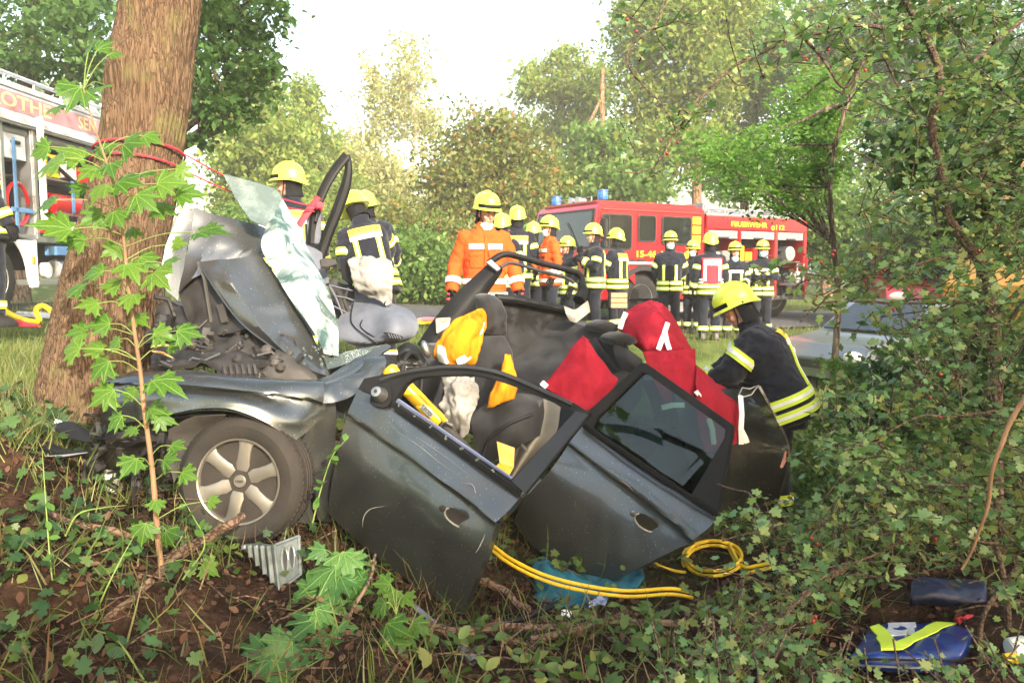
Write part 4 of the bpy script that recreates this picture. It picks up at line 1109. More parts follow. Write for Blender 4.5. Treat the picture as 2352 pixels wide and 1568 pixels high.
# ------------------------------------------------------------------ the wrecked car
def paint_mat(name, col, scr=0.5):
    m, nt, b = new_mat(name); N = nt.nodes; L = nt.links
    tc = N.new("ShaderNodeTexCoord")
    def nz(sc, det=6, st=None):
        n = N.new("ShaderNodeTexNoise"); n.inputs["Scale"].default_value = sc; n.inputs["Detail"].default_value = det
        if st:
            mp = N.new("ShaderNodeMapping"); mp.inputs["Scale"].default_value = st; mp.inputs["Rotation"].default_value = (0.3, 0.4, 0.5)
            L.new(tc.outputs["Object"], mp.inputs[0]); L.new(mp.outputs[0], n.inputs["Vector"])
        else: L.new(tc.outputs["Object"], n.inputs["Vector"])
        return n.outputs["Fac"]
    def rng_(src, a, b_, c=0.0, d=1.0):
        r = N.new("ShaderNodeMapRange"); r.inputs[1].default_value = a; r.inputs[2].default_value = b_; r.inputs[3].default_value = c; r.inputs[4].default_value = d
        L.new(src, r.inputs[0]); return r.outputs[0]
    def mix(f, a, b_):
        x = N.new("ShaderNodeMix"); x.data_type = 'RGBA'; L.new(f, x.inputs[0])
        for s, i in ((a, 6), (b_, 7)):
            if isinstance(s, tuple): x.inputs[i].default_value = (*s, 1)
            else: L.new(s, x.inputs[i])
        return x.outputs[2]
    dust = rng_(nz(3.5, 9), 0.45, 0.75, 0.0, 0.55)
    c1 = mix(dust, col, (0.12, 0.108, 0.092))
    scratch = rng_(nz(4.0, 5, (34, 1.2, 26)), 0.655, 0.70, 0.0, scr)
    c2 = mix(scratch, c1, (0.5, 0.5, 0.48))
    L.new(c2, b.inputs["Base Color"])
    b.inputs["Metallic"].default_value = 0.88
    ro = N.new("ShaderNodeMath"); ro.operation = 'MULTIPLY_ADD'; ro.inputs[1].default_value = 0.30; ro.inputs[2].default_value = 0.36; L.new(dust, ro.inputs[0]); L.new(ro.outputs[0], b.inputs["Roughness"])
    b.inputs["Coat Weight"].default_value = 0.8; b.inputs["Coat Roughness"].default_value = 0.06
    bp = N.new("ShaderNodeBump"); bp.inputs["Strength"].default_value = 0.10; bp.inputs["Distance"].default_value = 0.02
    L.new(nz(9, 2), bp.inputs["Height"]); L.new(bp.outputs[0], b.inputs["Normal"])
    return m
M_PAINT = paint_mat("dark grey metallic car paint", (0.11, 0.118, 0.117))
M_PAINTB = paint_mat("scraped car paint lightened for sun", (0.17, 0.172, 0.168), 0.9)  # same car paint, sunlit grey put into the colour, plus heavier scratches
M_TRIM = mat("matt black trim", (0.009, 0.009, 0.010), 0.62, vary=0.25, rvar=0.08, spec=0.25)
M_RUBB = mat("black rubber seal", (0.02, 0.02, 0.021), 0.6, vary=0.2)
M_SEAT = mat("charcoal seat cloth", (0.026, 0.026, 0.028), 0.9, vary=0.2, scale=14, bump=0.2, bscale=350, spec=0.15, sheen=0.2)
M_DASH = mat("dusty slate dashboard", (0.115, 0.125, 0.155), 0.7, vary=0.15, scale=9, bump=0.15, bscale=220, spec=0.3)
M_ENG = mat("grimy engine black", (0.022, 0.020, 0.019), 0.6, vary=0.4, scale=14, rvar=0.15)
M_ENG2 = mat("dusty brown plastic", (0.042, 0.037, 0.033), 0.7, vary=0.35, scale=7)
M_STEEL = mat("bare bright steel", (0.36, 0.355, 0.34), 0.3, 0.9, vary=0.12, scale=18, rvar=0.1)
M_RIM = mat("dusty silver alloy", (0.23, 0.21, 0.18), 0.42, 0.55, vary=0.14, scale=9, rvar=0.08)
M_CTYRE = mat("muddy car tyre", (0.04, 0.033, 0.028), 0.9, vary=0.35, scale=6, bump=0.3, bscale=90, spec=0.2, col2=(0.026, 0.024, 0.022))
M_BAG = mat("crumpled airbag cloth", (0.27, 0.26, 0.24), 0.9, vary=0.12, scale=9, bump=0.5, bscale=40, spec=0.2)
M_BEIGE = mat("beige pillar trim", (0.42, 0.39, 0.33), 0.65, vary=0.08)
M_TAIL = mat("red lamp plastic", (0.17, 0.006, 0.01), 0.2, vary=0.1, coat=0.5)
M_BLUEM = mat("bluish channel metal", (0.25, 0.28, 0.42), 0.35, 0.5, vary=0.1)
M_SCR = mat("scratched bare metal", (0.30, 0.30, 0.29), 0.5, 0.4, vary=0.2, scale=60)
M_WOOD = mat("fresh splintered wood", (0.62, 0.33, 0.12), 0.8, vary=0.2, scale=30)
M_CRACK = glass_mat("crazed windscreen glass", (0.62, 0.80, 0.76), 0.42, 0.10, 120.0)
M_CRACKW = glass_mat("whitened crazed glass", (0.70, 0.86, 0.82), 0.30, 0.12, 105.0)
for _n in M_CRACKW.node_tree.nodes:
    if _n.type == 'MIX' and _n.data_type == 'RGBA': _mx = _n
_t = M_CRACKW.node_tree; _tc = _t.nodes.new("ShaderNodeTexCoord"); _nz = _t.nodes.new("ShaderNodeTexNoise"); _nz.inputs["Scale"].default_value = 4.5; _nz.inputs["Detail"].default_value = 7; _nz.inputs["Distortion"].default_value = 1.2
_rp = _t.nodes.new("ShaderNodeValToRGB"); _rp.color_ramp.elements[0].position = 0.40; _rp.color_ramp.elements[0].color = (0.06, 0.11, 0.105, 1); _rp.color_ramp.elements[1].position = 0.60; _rp.color_ramp.elements[1].color = (0.55, 0.62, 0.60, 1)
_t.links.new(_tc.outputs["Object"], _nz.inputs["Vector"]); _t.links.new(_nz.outputs["Fac"], _rp.inputs[0]); _t.links.new(_rp.outputs[0], _mx.inputs[6])
M_SHARD = glass_mat("dirty glass remnant", (0.42, 0.52, 0.50), 0.45, 0.2, 60.0)
M_TINT = pane_mat("green tinted side glass", (0.30, 0.42, 0.40))

F0 = P(545, 1243, 4.0)
AXC = Vector((0.906, 0.423, -0.115)); AXW = Vector((-0.423, 0.906, 0.0))
def C(t, wd, h):
    """car frame: t rearwards from the front wheel, wd across from the near side, h up"""
    return F0 + AXC * t + AXW * wd + Vector((0, 0, h))

CAR = thing("wrecked_car", "crushed dark grey car wrapped against the tree, doors torn open and roof cut off", "car", C(1.5, 0.85, 0.0))

# --- near front fender
f = sheet([
    [(255, 866, 4.10), (321, 850, 4.12), (420, 851, 4.12), (502, 857, 4.13), (600, 865, 4.16), (690, 870, 4.22), (745, 872, 4.26)],
    [(246, 868, 4.0), (321, 857, 3.98), (420, 858, 3.98), (502, 864, 3.99), (600, 872, 4.02), (690, 878, 4.08), (745, 880, 4.14)],
    [(240, 878, 3.94), (321, 880, 3.90), (420, 884, 3.90), (502, 890, 3.92), (600, 900, 3.95), (690, 911, 4.02), (743, 920, 4.1)],
    [(239, 886, 3.97), (321, 887, 3.935), (420, 891, 3.935), (502, 897, 3.955), (600, 907, 3.985), (690, 919, 4.05), (742, 928, 4.13)],
    [(232, 930, 3.94), (321, 912, 3.89), (420, 912, 3.88), (502, 914, 3.88), (585, 932, 3.90), (670, 965, 3.97), (728, 970, 4.1)],
    [(228, 978, 3.97), (315, 966, 3.90), (390, 950, 3.87), (465, 937, 3.86), (540, 941, 3.87), (610, 970, 3.90), (675, 1014, 3.98)]], 40, 26, 0.006, (0.007, 7))
f.build("fender", M_PAINT, CAR, True, angle=60)
mb = sheet([[(385, 955, 3.90), (465, 943, 3.88), (540, 947, 3.89), (608, 975, 3.92), (672, 1018, 4.0)], [(380, 962, 4.12), (465, 950, 4.1), (540, 954, 4.1), (608, 982, 4.14), (672, 1026, 4.2)]], 20, 4, 0.004); mb.build("arch_lip", M_TRIM, CAR)
mb = sheet([[(728, 925, 4.13), (745, 905, 4.16), (772, 900, 4.20)], [(700, 1000, 4.06), (730, 990, 4.14), (770, 990, 4.22)], [(690, 1040, 4.05), (735, 1080, 4.16), (768, 1080, 4.24)], [(720, 1100, 4.12), (738, 1140, 4.18), (762, 1150, 4.26)], [(728, 1190, 4.2), (742, 1196, 4.22), (760, 1198, 4.28)]], 10, 16, 0.006, (0.01, 8)); mb.build("fender_rear", M_PAINT, CAR)
# crumpled cowl between fender and door, with the torn A pillar stub
mb = sheet([[(690, 872, 4.2), (745, 868, 4.25), (800, 835, 4.42), (868, 800, 4.6)], [(735, 900, 4.12), (775, 885, 4.2), (825, 862, 4.32), (885, 822, 4.5)], [(742, 926, 4.1), (790, 915, 4.15), (840, 890, 4.28), (885, 850, 4.45)]], 20, 12, 0.006, (0.02, 9)); mb.build("cowl", M_PAINT, CAR)
mb = MB(); mb.tube(catmull([P(735, 884, 4.2), P(790, 862, 4.33), P(840, 826, 4.5), P(888, 797, 4.66)], 14), [0.05, 0.052, 0.052, 0.05, 0.048, 0.046, 0.045, 0.044, 0.042, 0.04, 0.04, 0.038, 0.036, 0.034], 10, True, 0.6); mb.build("a_pillar_stub", M_PAINT, CAR)
# --- wheel
wl = thing_part("wheel", CAR)
WC = P(547, 1106, 3.92)
WN = Vector((-0.10, -0.985, 0.10)).normalized()
Mw = Matrix.Translation(WC) @ orient(WN).to_4x4()
r = 0.322
mb = MB(); mb.lathe([(r * 0.60, -0.02), (r * 0.655, 0.0), (r * 0.70, 0.012), (r * 0.86, 0.018), (r * 0.95, 0.0), (r * 0.99, -0.03), (r, -0.06), (r, -0.17), (r * 0.98, -0.2), (r * 0.9, -0.22), (r * 0.6, -0.22)], 64, Mw)
for k in range(72):
    a = 2 * math.pi * k / 72
    mb.box((0, 0, 0), (0.008, 0.016, 0.035), Mw @ Matrix.Rotation(a, 4, 'Z') @ Matrix.Translation((r * 0.996, 0, -0.045)))
    mb.box((0, 0, 0), (0.008, 0.016, 0.035), Mw @ Matrix.Rotation(a + 0.04, 4, 'Z') @ Matrix.Translation((r * 1.0, 0, -0.17)))
for zz in (-0.085, -0.115, -0.145): mb.lathe([(r * 0.99, zz - 0.01), (r * 1.012, zz - 0.006), (r * 1.012, zz + 0.006), (r * 0.99, zz + 0.01)], 64, Mw)
mb.build("tyre", M_CTYRE, wl)
rr = r * 0.655
mb = MB(); mb.lathe([(rr * 0.93, -0.16), (rr * 0.93, -0.03), (rr * 0.95, -0.012), (rr * 0.965, 0.006), (rr * 1.0, 0.010), (rr * 1.02, 0.0), (rr * 1.01, -0.03), (rr * 1.0, -0.16)], 64, Mw); rim = mb.build("rim", M_RIM, wl)
for k in range(6):
    a = R(20 + 60 * k); Ms = Mw @ Matrix.Rotation(a, 4, 'Z')
    rings = []
    for x, wd, z, th in ((0.03, 0.045, -0.024, 0.03), (0.075, 0.040, -0.016, 0.03), (0.11, 0.034, -0.008, 0.028), (0.155, 0.033, -0.004, 0.026), (0.182, 0.036, -0.004, 0.024), (rr * 0.955, 0.050, -0.006, 0.022)):
        rings.append([(x, -wd, z - th), (x, -wd * 0.92, z - 0.006), (x, -wd * 0.6, z), (x, wd * 0.6, z), (x, wd * 0.92, z - 0.006), (x, wd, z - th)])
    mb = MB(); mb.loft(rings, True, True, True, Ms); mb.build("spoke", M_RIM, wl, True, angle=30)
mb = MB(); mb.lathe([(0.005, -0.012), (0.028, -0.012), (0.032, -0.016), (0.034, -0.05)], 24, Mw); cap = mb.build("centre_cap", M_RIM, wl)
for k in range(5):
    a = R(10 + 72 * k); mb = MB(); mb.lathe([(0.004, -0.03), (0.011, -0.03), (0.012, -0.034), (0.012, -0.06)], 8, Mw @ Matrix.Rotation(a, 4, 'Z') @ Matrix.Translation((0.056, 0, 0.006))); mb.build("wheel_bolt", M_ENG, wl)
for k in range(4):
    cx = -0.0135 + 0.009 * k; mb = MB(); mb.ringprism([(cx + 0.0062 * math.cos(t_), 0.0062 * math.sin(t_)) for t_ in np.linspace(0, 6.283, 17)[:-1]], [(cx + 0.0046 * math.cos(t_), 0.0046 * math.sin(t_)) for t_ in np.linspace(0, 6.283, 17)[:-1]], -0.012, -0.0095 + 0.0004 * k, Mw); mb.build("ring_emblem", M_ENG, wl)
mb = MB(); mb.lathe([(0.02, -0.11), (0.15, -0.11), (0.15, -0.125), (0.02, -0.125)], 32, Mw); mb.build("brake_disc", mat("rusty brake disc", (0.16, 0.12, 0.09), 0.6, 0.5, vary=0.3), wl)
mb = MB(); mb.lathe([(0.01, -0.135), (rr * 0.94, -0.14), (rr * 0.94, -0.16), (0.01, -0.16)], 32, Mw); mb.build("inner_dish", M_ENG, wl)
# wheel house liner and suspension
mb = sheet([[(300, 985, 4.14), (420, 958, 4.16), (520, 950, 4.16), (620, 985, 4.18), (700, 1060, 4.22)], [(320, 1080, 4.2), (430, 1070, 4.28), (540, 1070, 4.3), (640, 1090, 4.28), (715, 1130, 4.26)], [(360, 1190, 4.2), (450, 1190, 4.3), (540, 1200, 4.3), (640, 1200, 4.3), (720, 1200, 4.26)]], 16, 10, 0.01, (0.02, 6)); mb.build("wheel_house", M_ENG, CAR)
mb = sheet([[(388, 985, 3.95), (440, 960, 3.93), (520, 950, 3.93)], [(384, 1040, 3.98), (420, 1010, 4.0), (500, 975, 4.0)], [(400, 1110, 4.0), (425, 1060, 4.04), (470, 1010, 4.04)]], 10, 10, 0.006, (0.01, 9)); mb.build("torn_liner", M_ENG2, CAR)

# --- engine bay: crushed black machinery
mb = sheet([[(345, 850, 4.20), (480, 840, 4.25), (600, 846, 4.27), (700, 862, 4.30)], [(350, 780, 4.55), (470, 770, 4.6), (590, 780, 4.6), (690, 800, 4.55)], [(360, 700, 4.85), (450, 690, 4.9), (540, 700, 4.8), (600, 720, 4.75)]], 26, 18, 0.02, (0.06, 9)); mb.build("engine_block", M_ENG, CAR)
for k in range(7):          # crushed radiator grille bars
    x0 = 372 + 10 * k; y0 = 752 + 13 * k
    mb = MB(); mb.tube([P(x0, y0, 4.62 - 0.045 * k), P(x0 + 60, y0 + 14, 4.58 - 0.045 * k), P(x0 + 110, y0 + 34, 4.54 - 0.045 * k)], 0.012, 6, True, 0.5); mb.build("grille_bar", M_ENG2, CAR)
for k in range(4):
    mb = MB(); mb.tube([P(400 + 26 * k, 752 + 5 * k, 4.62), P(418 + 26 * k, 840 + 5 * k, 4.36)], 0.006, 5); mb.build("grille_strut", M_ENG2, CAR)
mb = MB(); mb.tube([P(366, 832, 4.3), P(372, 826, 4.3), P(428, 838, 4.27), P(442, 822, 4.28), P(470, 828, 4.28), P(505, 812, 4.33)], 0.011, 6, True, 0.6); mb.build("bent_strip", M_STEEL, CAR)
mb = sheet([[(600, 850, 4.3), (640, 800, 4.42), (690, 815, 4.45), (725, 855, 4.38)], [(600, 866, 4.24), (640, 830, 4.27), (690, 845, 4.27), (730, 872, 4.27)], [(605, 872, 4.24), (640, 868, 4.22), (690, 872, 4.24), (730, 880, 4.27)]], 14, 10, 0.01, (0.015, 9)); mb.build("air_box", M_ENG2, CAR)
mb = sheet([[(508, 842, 4.26), (560, 830, 4.30), (596, 835, 4.32)], [(510, 858, 4.2), (560, 862, 4.2), (598, 866, 4.21)]], 8, 4, 0.05); mb.build("cam_cover", M_ENG, CAR)
for k in range(6):
    mb = MB(); mb.bar(P(514 + 14 * k, 838, 4.25), P(518 + 14 * k, 860, 4.19), 0.014, 0.012); mb.build("cover_rib", M_ENG2, CAR)
rnd = random.Random(4)
for k in range(64):
    x = rnd.uniform(345, 690); y = rnd.uniform(745, 850) + (x - 345) * 0.05; d = 4.95 - (y - 700) / 150 * 0.66 - 0.06
    c = P(x, y, d); s = rnd.uniform(0.012, 0.045)
    Mx = Matrix.Translation(c) @ Matrix.Rotation(rnd.uniform(0, 6), 4, Vector((rnd.uniform(-1, 1), rnd.uniform(-1, 1), 1)))
    mb = MB()
    if k % 3 == 0: mb.tube([Mx @ Vector((0, 0, 0)), Mx @ Vector((s * 2, 0.02, s)), Mx @ Vector((s * 4, -0.02, 0.01)), Mx @ Vector((s * 5, 0.03, -s))], rnd.uniform(0.006, 0.014), 6)
    elif k % 3 == 1: mb.box((0, 0, 0), (s * 2.2, s * 1.2, s * 0.8), Mx)
    else: mb.lathe([(s * 0.4, 0), (s * 0.7, 0.01), (s * 0.7, s), (s * 0.3, s * 1.2)], 12, Mx)
    mb.build("engine_piece", rnd.choice([M_ENG, M_ENG, M_ENG2, M_STEEL if k % 5 == 0 else M_ENG]), CAR, True, 0.002 if k % 3 == 1 else 0)
for a, b_ in (((348, 798), (395, 772)), ((350, 806), (398, 822)), ((352, 796), (402, 795))):
    mb = MB(); mb.tube([P(*a, 4.22), P((a[0] + b_[0]) / 2, (a[1] + b_[1]) / 2 - 4, 4.2), P(*b_, 4.2)], [0.008, 0.012, 0.003], 5, True, 0.5); mb.build("wood_splinter", M_WOOD, CAR)
# front under the fender: black wreckage against the bank
mb = sheet([[(215, 975, 4.2), (290, 990, 4.12), (370, 985, 4.1)], [(205, 1050, 4.15), (290, 1060, 4.1), (385, 1070, 4.12)], [(250, 1140, 4.1), (300, 1130, 4.1), (390, 1160, 4.15)]], 16, 12, 0.03, (0.09, 8)); mb.build("crash_structure", M_ENG, CAR)
for k in range(30):
    c = P(rnd.uniform(190, 385), rnd.uniform(965, 1120), rnd.uniform(3.95, 4.12)); s = rnd.uniform(0.02, 0.06)
    Mx = Matrix.Translation(c) @ Matrix.Rotation(rnd.uniform(0, 6), 4, Vector((rnd.uniform(-1, 1), rnd.uniform(-1, 1), 1)))
    mb = MB()
    if k % 2: mb.tube([Mx @ Vector((-s * 2, 0, 0)), Mx @ Vector((0, 0.03, s)), Mx @ Vector((s * 3, 0, 0))], rnd.uniform(0.005, 0.014), 6)
    else: mb.box((0, 0, 0), (s * 2.4, s * 1.4, s * 0.4), Mx)
    mb.build("front_piece", M_ENG if k % 7 else M_STEEL, CAR, True)
mb = MB()
for k in range(12): mb.lathe([(0.012, 0), (0.018, 0.006), (0.012, 0.012)], 10, Matrix.Translation(P(268 + 2.6 * k, 1003, 3.95)) @ Matrix.Rotation(R(90), 4, 'Y'))
mb.build("corrugated_hose", M_ENG, CAR)

# --- bonnet, buckled into a tent
def crumple(curves, nu, nv, amp, sc, name, mt, parent=CAR, thick=0.006, sharp=True):
    mb = sheet(curves, nu, nv, thick, (amp, sc, "r"), sharp); return mb.build(name, mt, parent, True, angle=14)
bn = crumple([[(454, 600, 4.72), (500, 597, 4.70), (549, 592, 4.78), (601, 585, 4.88)],
         [(478, 640, 4.66), (530, 650, 4.56), (590, 655, 4.70), (634, 632, 4.80)],
         [(503, 676, 4.60), (560, 690, 4.52), (618, 700, 4.58), (664, 684, 4.70)],
         [(554, 741, 4.52), (600, 755, 4.42), (655, 765, 4.50), (712, 760, 4.60)],
         [(612, 787, 4.45), (650, 806, 4.36), (700, 815, 4.40), (742, 822, 4.50)],
         [(690, 838, 4.38), (716, 850, 4.33), (740, 858, 4.34), (760, 866, 4.40)]], 26, 30, 0.010, 2.4, "bonnet", M_PAINTB)
crumple([[(449, 476, 4.96), (500, 492, 5.0), (556, 508, 5.06), (612, 524, 5.15)], [(432, 560, 4.84), (500, 560, 4.86), (560, 575, 4.9), (607, 556, 5.06)], [(409, 672, 4.76), (440, 640, 4.74), (500, 605, 4.80), (600, 588, 4.94)]], 24, 18, 0.012, 2.2, "bonnet_fold", M_PAINTB)
crumple([[(378, 523, 4.86), (410, 500, 4.9), (449, 476, 4.97)], [(370, 570, 4.82), (395, 580, 4.84), (432, 560, 4.86)], [(365, 640, 4.78), (385, 670, 4.78), (409, 690, 4.78)]], 10, 12, 0.004, 3, "bonnet_edge", M_PAINT)
crumple([[(410, 668, 4.80), (440, 640, 4.80), (470, 612, 4.80)], [(425, 720, 4.76), (465, 700, 4.72), (512, 690, 4.66)], [(445, 775, 4.70), (500, 770, 4.62), (566, 756, 4.56)]], 14, 14, 0.008, 3, "bonnet_liner", M_ENG)
mb = MB(); mb.tube([P(455, 602, 4.71), P(470, 640, 4.68), P(478, 690, 4.68), P(486, 740, 4.66)], 0.012, 6, True, 0.5); mb.build("bonnet_rib", M_ENG2, CAR)
mb = slab([(497, 700, 4.62), (512, 698, 4.6), (522, 738, 4.58), (508, 742, 4.6)], 0.008); mb.build("bonnet_plate", M_ENG2, CAR)
mb = MB(); mb.tube(catmull([P(454, 600, 4.72), P(503, 676, 4.6), P(554, 741, 4.52), P(612, 787, 4.45), P(690, 838, 4.38), P(760, 867, 4.4)], 30), 0.006, 6); mb.build("bonnet_hem", M_PAINT, CAR)
# --- windscreen, crazed and peeled forward
mb = sheet([[(511, 400, 4.95), (576, 416, 5.02), (630, 433, 5.12), (649, 458, 5.14)], [(548, 466, 4.92), (585, 476, 4.97), (620, 480, 5.04), (640, 488, 5.07)], [(575, 507, 4.88), (593, 515, 4.90), (604, 518, 4.93), (613, 521, 4.95)]], 16, 12, 0.006, (0.008, 6)); ws = mb.build("windscreen", M_CRACK, CAR, True, angle=60)
mb = sheet([[(612, 519, 4.94), (632, 486, 5.0), (650, 458, 5.14)], [(600, 567, 4.84), (645, 540, 4.87), (686, 520, 5.06)], [(634, 632, 4.73), (680, 615, 4.74), (722, 603, 4.96)], [(667, 687, 4.63), (712, 680, 4.63), (758, 676, 4.86)], [(703, 736, 4.53), (740, 742, 4.52), (775, 749, 4.73)], [(736, 790, 4.46), (757, 786, 4.46), (778, 786, 4.58)], [(744, 812, 4.43), (760, 815, 4.43), (777, 818, 4.5)]], 14, 34, 0.006, (0.006, 6)); mb.build("windscreen_fold", M_CRACKW, CAR, True, angle=60)
mb = sheet([[(744, 822, 4.44), (800, 806, 4.56), (850, 796, 4.64), (888, 789, 4.70)], [(752, 848, 4.38), (805, 832, 4.5), (850, 814, 4.58), (885, 804, 4.64)]], 16, 6, 0.006, (0.006, 9)); mb.build("glass_remnant", M_SHARD, CAR)
for k in range(26):
    c = P(rnd.uniform(690, 770), rnd.uniform(790, 850), rnd.uniform(4.28, 4.36)); s = rnd.uniform(0.004, 0.012)
    mb = MB(); mb.box((0, 0, 0), (s, s * 1.2, s), Matrix.Translation(c) @ Matrix.Rotation(rnd.uniform(0, 6), 4, Vector((1, rnd.random(), rnd.random())))); mb.build("glass_crumb", M_CRACK, CAR, False)

# --- dashboard
mb = sheet([[(815, 655, 5.30), (842, 664, 5.28), (868, 672, 5.26)], [(812, 690, 5.2), (850, 694, 5.16), (896, 694, 5.2)], [(780, 728, 5.1), (840, 715, 5.05), (905, 710, 5.06), (942, 713, 5.14)], [(776, 748, 5.0), (845, 738, 4.96), (905, 724, 4.86), (957, 732, 4.98)], [(778, 765, 4.95), (850, 764, 4.88), (905, 750, 4.76), (961, 752, 4.9)], [(786, 780, 4.92), (850, 785, 4.84), (905, 776, 4.76), (950, 773, 4.86)], [(822, 797, 4.92), (865, 793, 4.86), (915, 788, 4.84), (930, 785, 4.88)]], 40, 40, 0.03, (0.003, 8)); mb.build("dashboard", M_DASH, CAR)
for pth in ([(812, 692, 5.15), (806, 725, 5.04), (812, 748, 4.95), (850, 778, 4.83), (868, 789, 4.82)], [(832, 735, 4.98), (828, 750, 4.94), (850, 768, 4.86), (885, 786, 4.80)]):
    mb = MB(); mb.tube(catmull([P(*p) for p in pth], 20), 0.004, 5); mb.build("dash_seam", M_TRIM, CAR)
mb = slab([(880, 763, 4.74), (900, 765, 4.73), (918, 770, 4.73), (926, 776, 4.74), (910, 779, 4.73), (895, 776, 4.73)], 0.01, 20); v_ = mb.build("vent", M_TRIM, CAR)
for k in range(5):
    mb = MB(); mb.bar(P(892 + 6 * k, 766 + k, 4.722), P(897 + 6 * k, 776 + 0.5 * k, 4.722), 0.008, 0.004); mb.build("vent_slat", M_DASH, v_)
mb = sheet([[(912, 800, 4.72), (935, 786, 4.76), (962, 800, 4.8), (985, 838, 4.78)], [(914, 812, 4.64), (935, 800, 4.64), (958, 814, 4.66), (978, 845, 4.66)], [(912, 830, 4.66), (930, 822, 4.66), (950, 832, 4.66), (965, 850, 4.66)]], 16, 10, 0.02, (0.004, 9)); mb.build("column_cover", M_TRIM, CAR)
mb = MB(); mb.ell((0, 0, 0), (0.026, 0.03, 0.055), 14, 10, Matrix.Translation(P(978, 802, 4.72)) @ Matrix.Rotation(R(-18), 4, 'Y')); mb.build("steering_stalk", M_STEEL, CAR)
mb = MB(); mb.tube([P(935 + 46 * math.cos(a) * 0.5 + 10, 870 + 60 * math.sin(a), 4.6 + 0.1 * math.cos(a)) for a in np.linspace(0, 6.283, 25)], 0.016, 8); mb.build("steering_wheel", M_TRIM, CAR)
for k in range(14):
    a = P(rnd.uniform(905, 985), rnd.uniform(815, 850), 4.55); b_ = P(rnd.uniform(905, 985), rnd.uniform(830, 870), 4.5)
    mb = MB(); mb.tube([a, (a + b_) / 2 + Vector((0.02, 0, 0.01)), b_], 0.006, 5); mb.build("column_piece", M_ENG if k % 3 else M_STEEL, CAR)
for pth in ([(757, 655), (775, 690), (790, 730)], [(757, 655), (785, 662), (812, 668)], [(770, 680), (795, 684), (812, 690)], [(775, 668), (785, 700), (793, 728)], [(760, 700), (785, 712), (800, 720)], [(800, 660), (790, 690), (805, 722)]):
    mb = MB(); mb.tube([P(x, y, 5.12) for x, y in pth], 0.012, 6, True, 0.5); mb.build("dash_carrier", M_DASH if pth[0][0] < 775 else M_ENG, CAR)
mb = sheet([[(755, 640, 5.3), (815, 660, 5.28)], [(760, 730, 5.2), (812, 728, 5.18)]], 8, 8, 0.02, (0.02, 12)); mb.build("bulkhead", M_ENG, CAR)
# passenger airbag: limp boxy cloth bag
mb = sheet([[(796, 596, 5.26), (845, 588, 5.26), (896, 594, 5.2)], [(800, 606, 5.12), (850, 602, 5.06), (902, 608, 5.08)], [(806, 634, 5.06), (852, 632, 5.0), (905, 634, 5.04)], [(812, 660, 5.06), (855, 664, 5.0), (902, 660, 5.04)], [(826, 672, 5.12), (862, 684, 5.06), (900, 682, 5.06)], [(868, 690, 5.1), (884, 700, 5.06), (902, 698, 5.08)]], 40, 40, 0.05, (0.016, 9, "r")); mb.build("airbag", M_BAG, CAR, True, angle=180)
mb = slab([(782, 598, 5.2), (800, 590, 5.2), (812, 630, 5.16), (806, 655, 5.14), (785, 640, 5.18)], 0.02); mb.build("airbag_flap", M_TRIM, CAR)
mb = sheet([[(735, 596, 5.3), (755, 592, 5.35), (772, 595, 5.4)], [(738, 612, 5.25), (758, 610, 5.28), (774, 606, 5.35)]], 8, 5, 0.02, (0.01, 20)); mb.build("paper_filter", M_ENG2, CAR)
# driver airbag hanging behind the door
mb = sheet([[(1014, 866, 4.66), (1050, 860, 4.6), (1090, 864, 4.66)], [(1016, 896, 4.6), (1052, 894, 4.5), (1100, 902, 4.58)], [(1010, 934, 4.58), (1050, 936, 4.48), (1098, 930, 4.56)], [(1024, 968, 4.54), (1054, 972, 4.46), (1084, 960, 4.52)], [(1046, 1000, 4.5), (1060, 1006, 4.46), (1074, 996, 4.48)]], 36, 40, 0.03, (0.02, 9, "r")); mb.build("airbag", M_BAG, CAR, True, angle=180)

# --- near front door, swung open
def bely(x): return 895 + (x - 822) * 0.646
def fd(x, y): return 4.16 - (x - 822) * 0.001223 + max(0, bely(x) - y) * 0.0005
FD = thing_part("front_door", CAR)
mb = sheet([[(822, 895, 4.16), (905, 930, 4.06), (1000, 995, 3.95), (1100, 1065, 3.83), (1198, 1138, 3.70)],
            [(808, 925, 4.135), (890, 965, 4.025), (985, 1030, 3.915), (1080, 1100, 3.795), (1170, 1170, 3.665)],
            [(797, 950, 4.125), (872, 1000, 4.015), (962, 1062, 3.895), (1052, 1130, 3.775), (1140, 1198, 3.645)],
            [(795, 957, 4.15), (870, 1007, 4.04), (960, 1069, 3.92), (1050, 1137, 3.80), (1138, 1205, 3.67)],
            [(775, 1040, 4.14), (850, 1080, 4.03), (940, 1140, 3.91), (1030, 1200, 3.79), (1121, 1262, 3.68)],
            [(760, 1120, 4.18), (830, 1170, 4.08), (915, 1230, 3.95), (1005, 1295, 3.83), (1091, 1335, 3.72)],
            [(753, 1178, 4.23), (810, 1232, 4.13), (890, 1298, 3.99), (975, 1358, 3.87), (1060, 1412, 3.76)]], 34, 44, 0.05, (0.004, 5)); skin = mb.build("door_skin", M_PAINT, FD, True, angle=50)
ou = [(822, 893), (835, 869), (941, 847), (1002, 838), (1081, 838), (1156, 853), (1244, 891), (1319, 926), (1354, 948), (1204, 1132), (1100, 1062), (1000, 992), (905, 928)]
inn = [(904, 922), (912, 910), (945, 871), (1016, 862), (1090, 862), (1156, 878), (1244, 913), (1305, 938), (1318, 950), (1172, 1102), (1090, 1046), (1000, 984), (912, 925)]
def dense(pts, n): 
    out = []
    for a, b_ in zip(pts, pts[1:] + pts[:1]):
        for q in range(n): out.append((a[0] + (b_[0] - a[0]) * q / n, a[1] + (b_[1] - a[1]) * q / n))
    return out
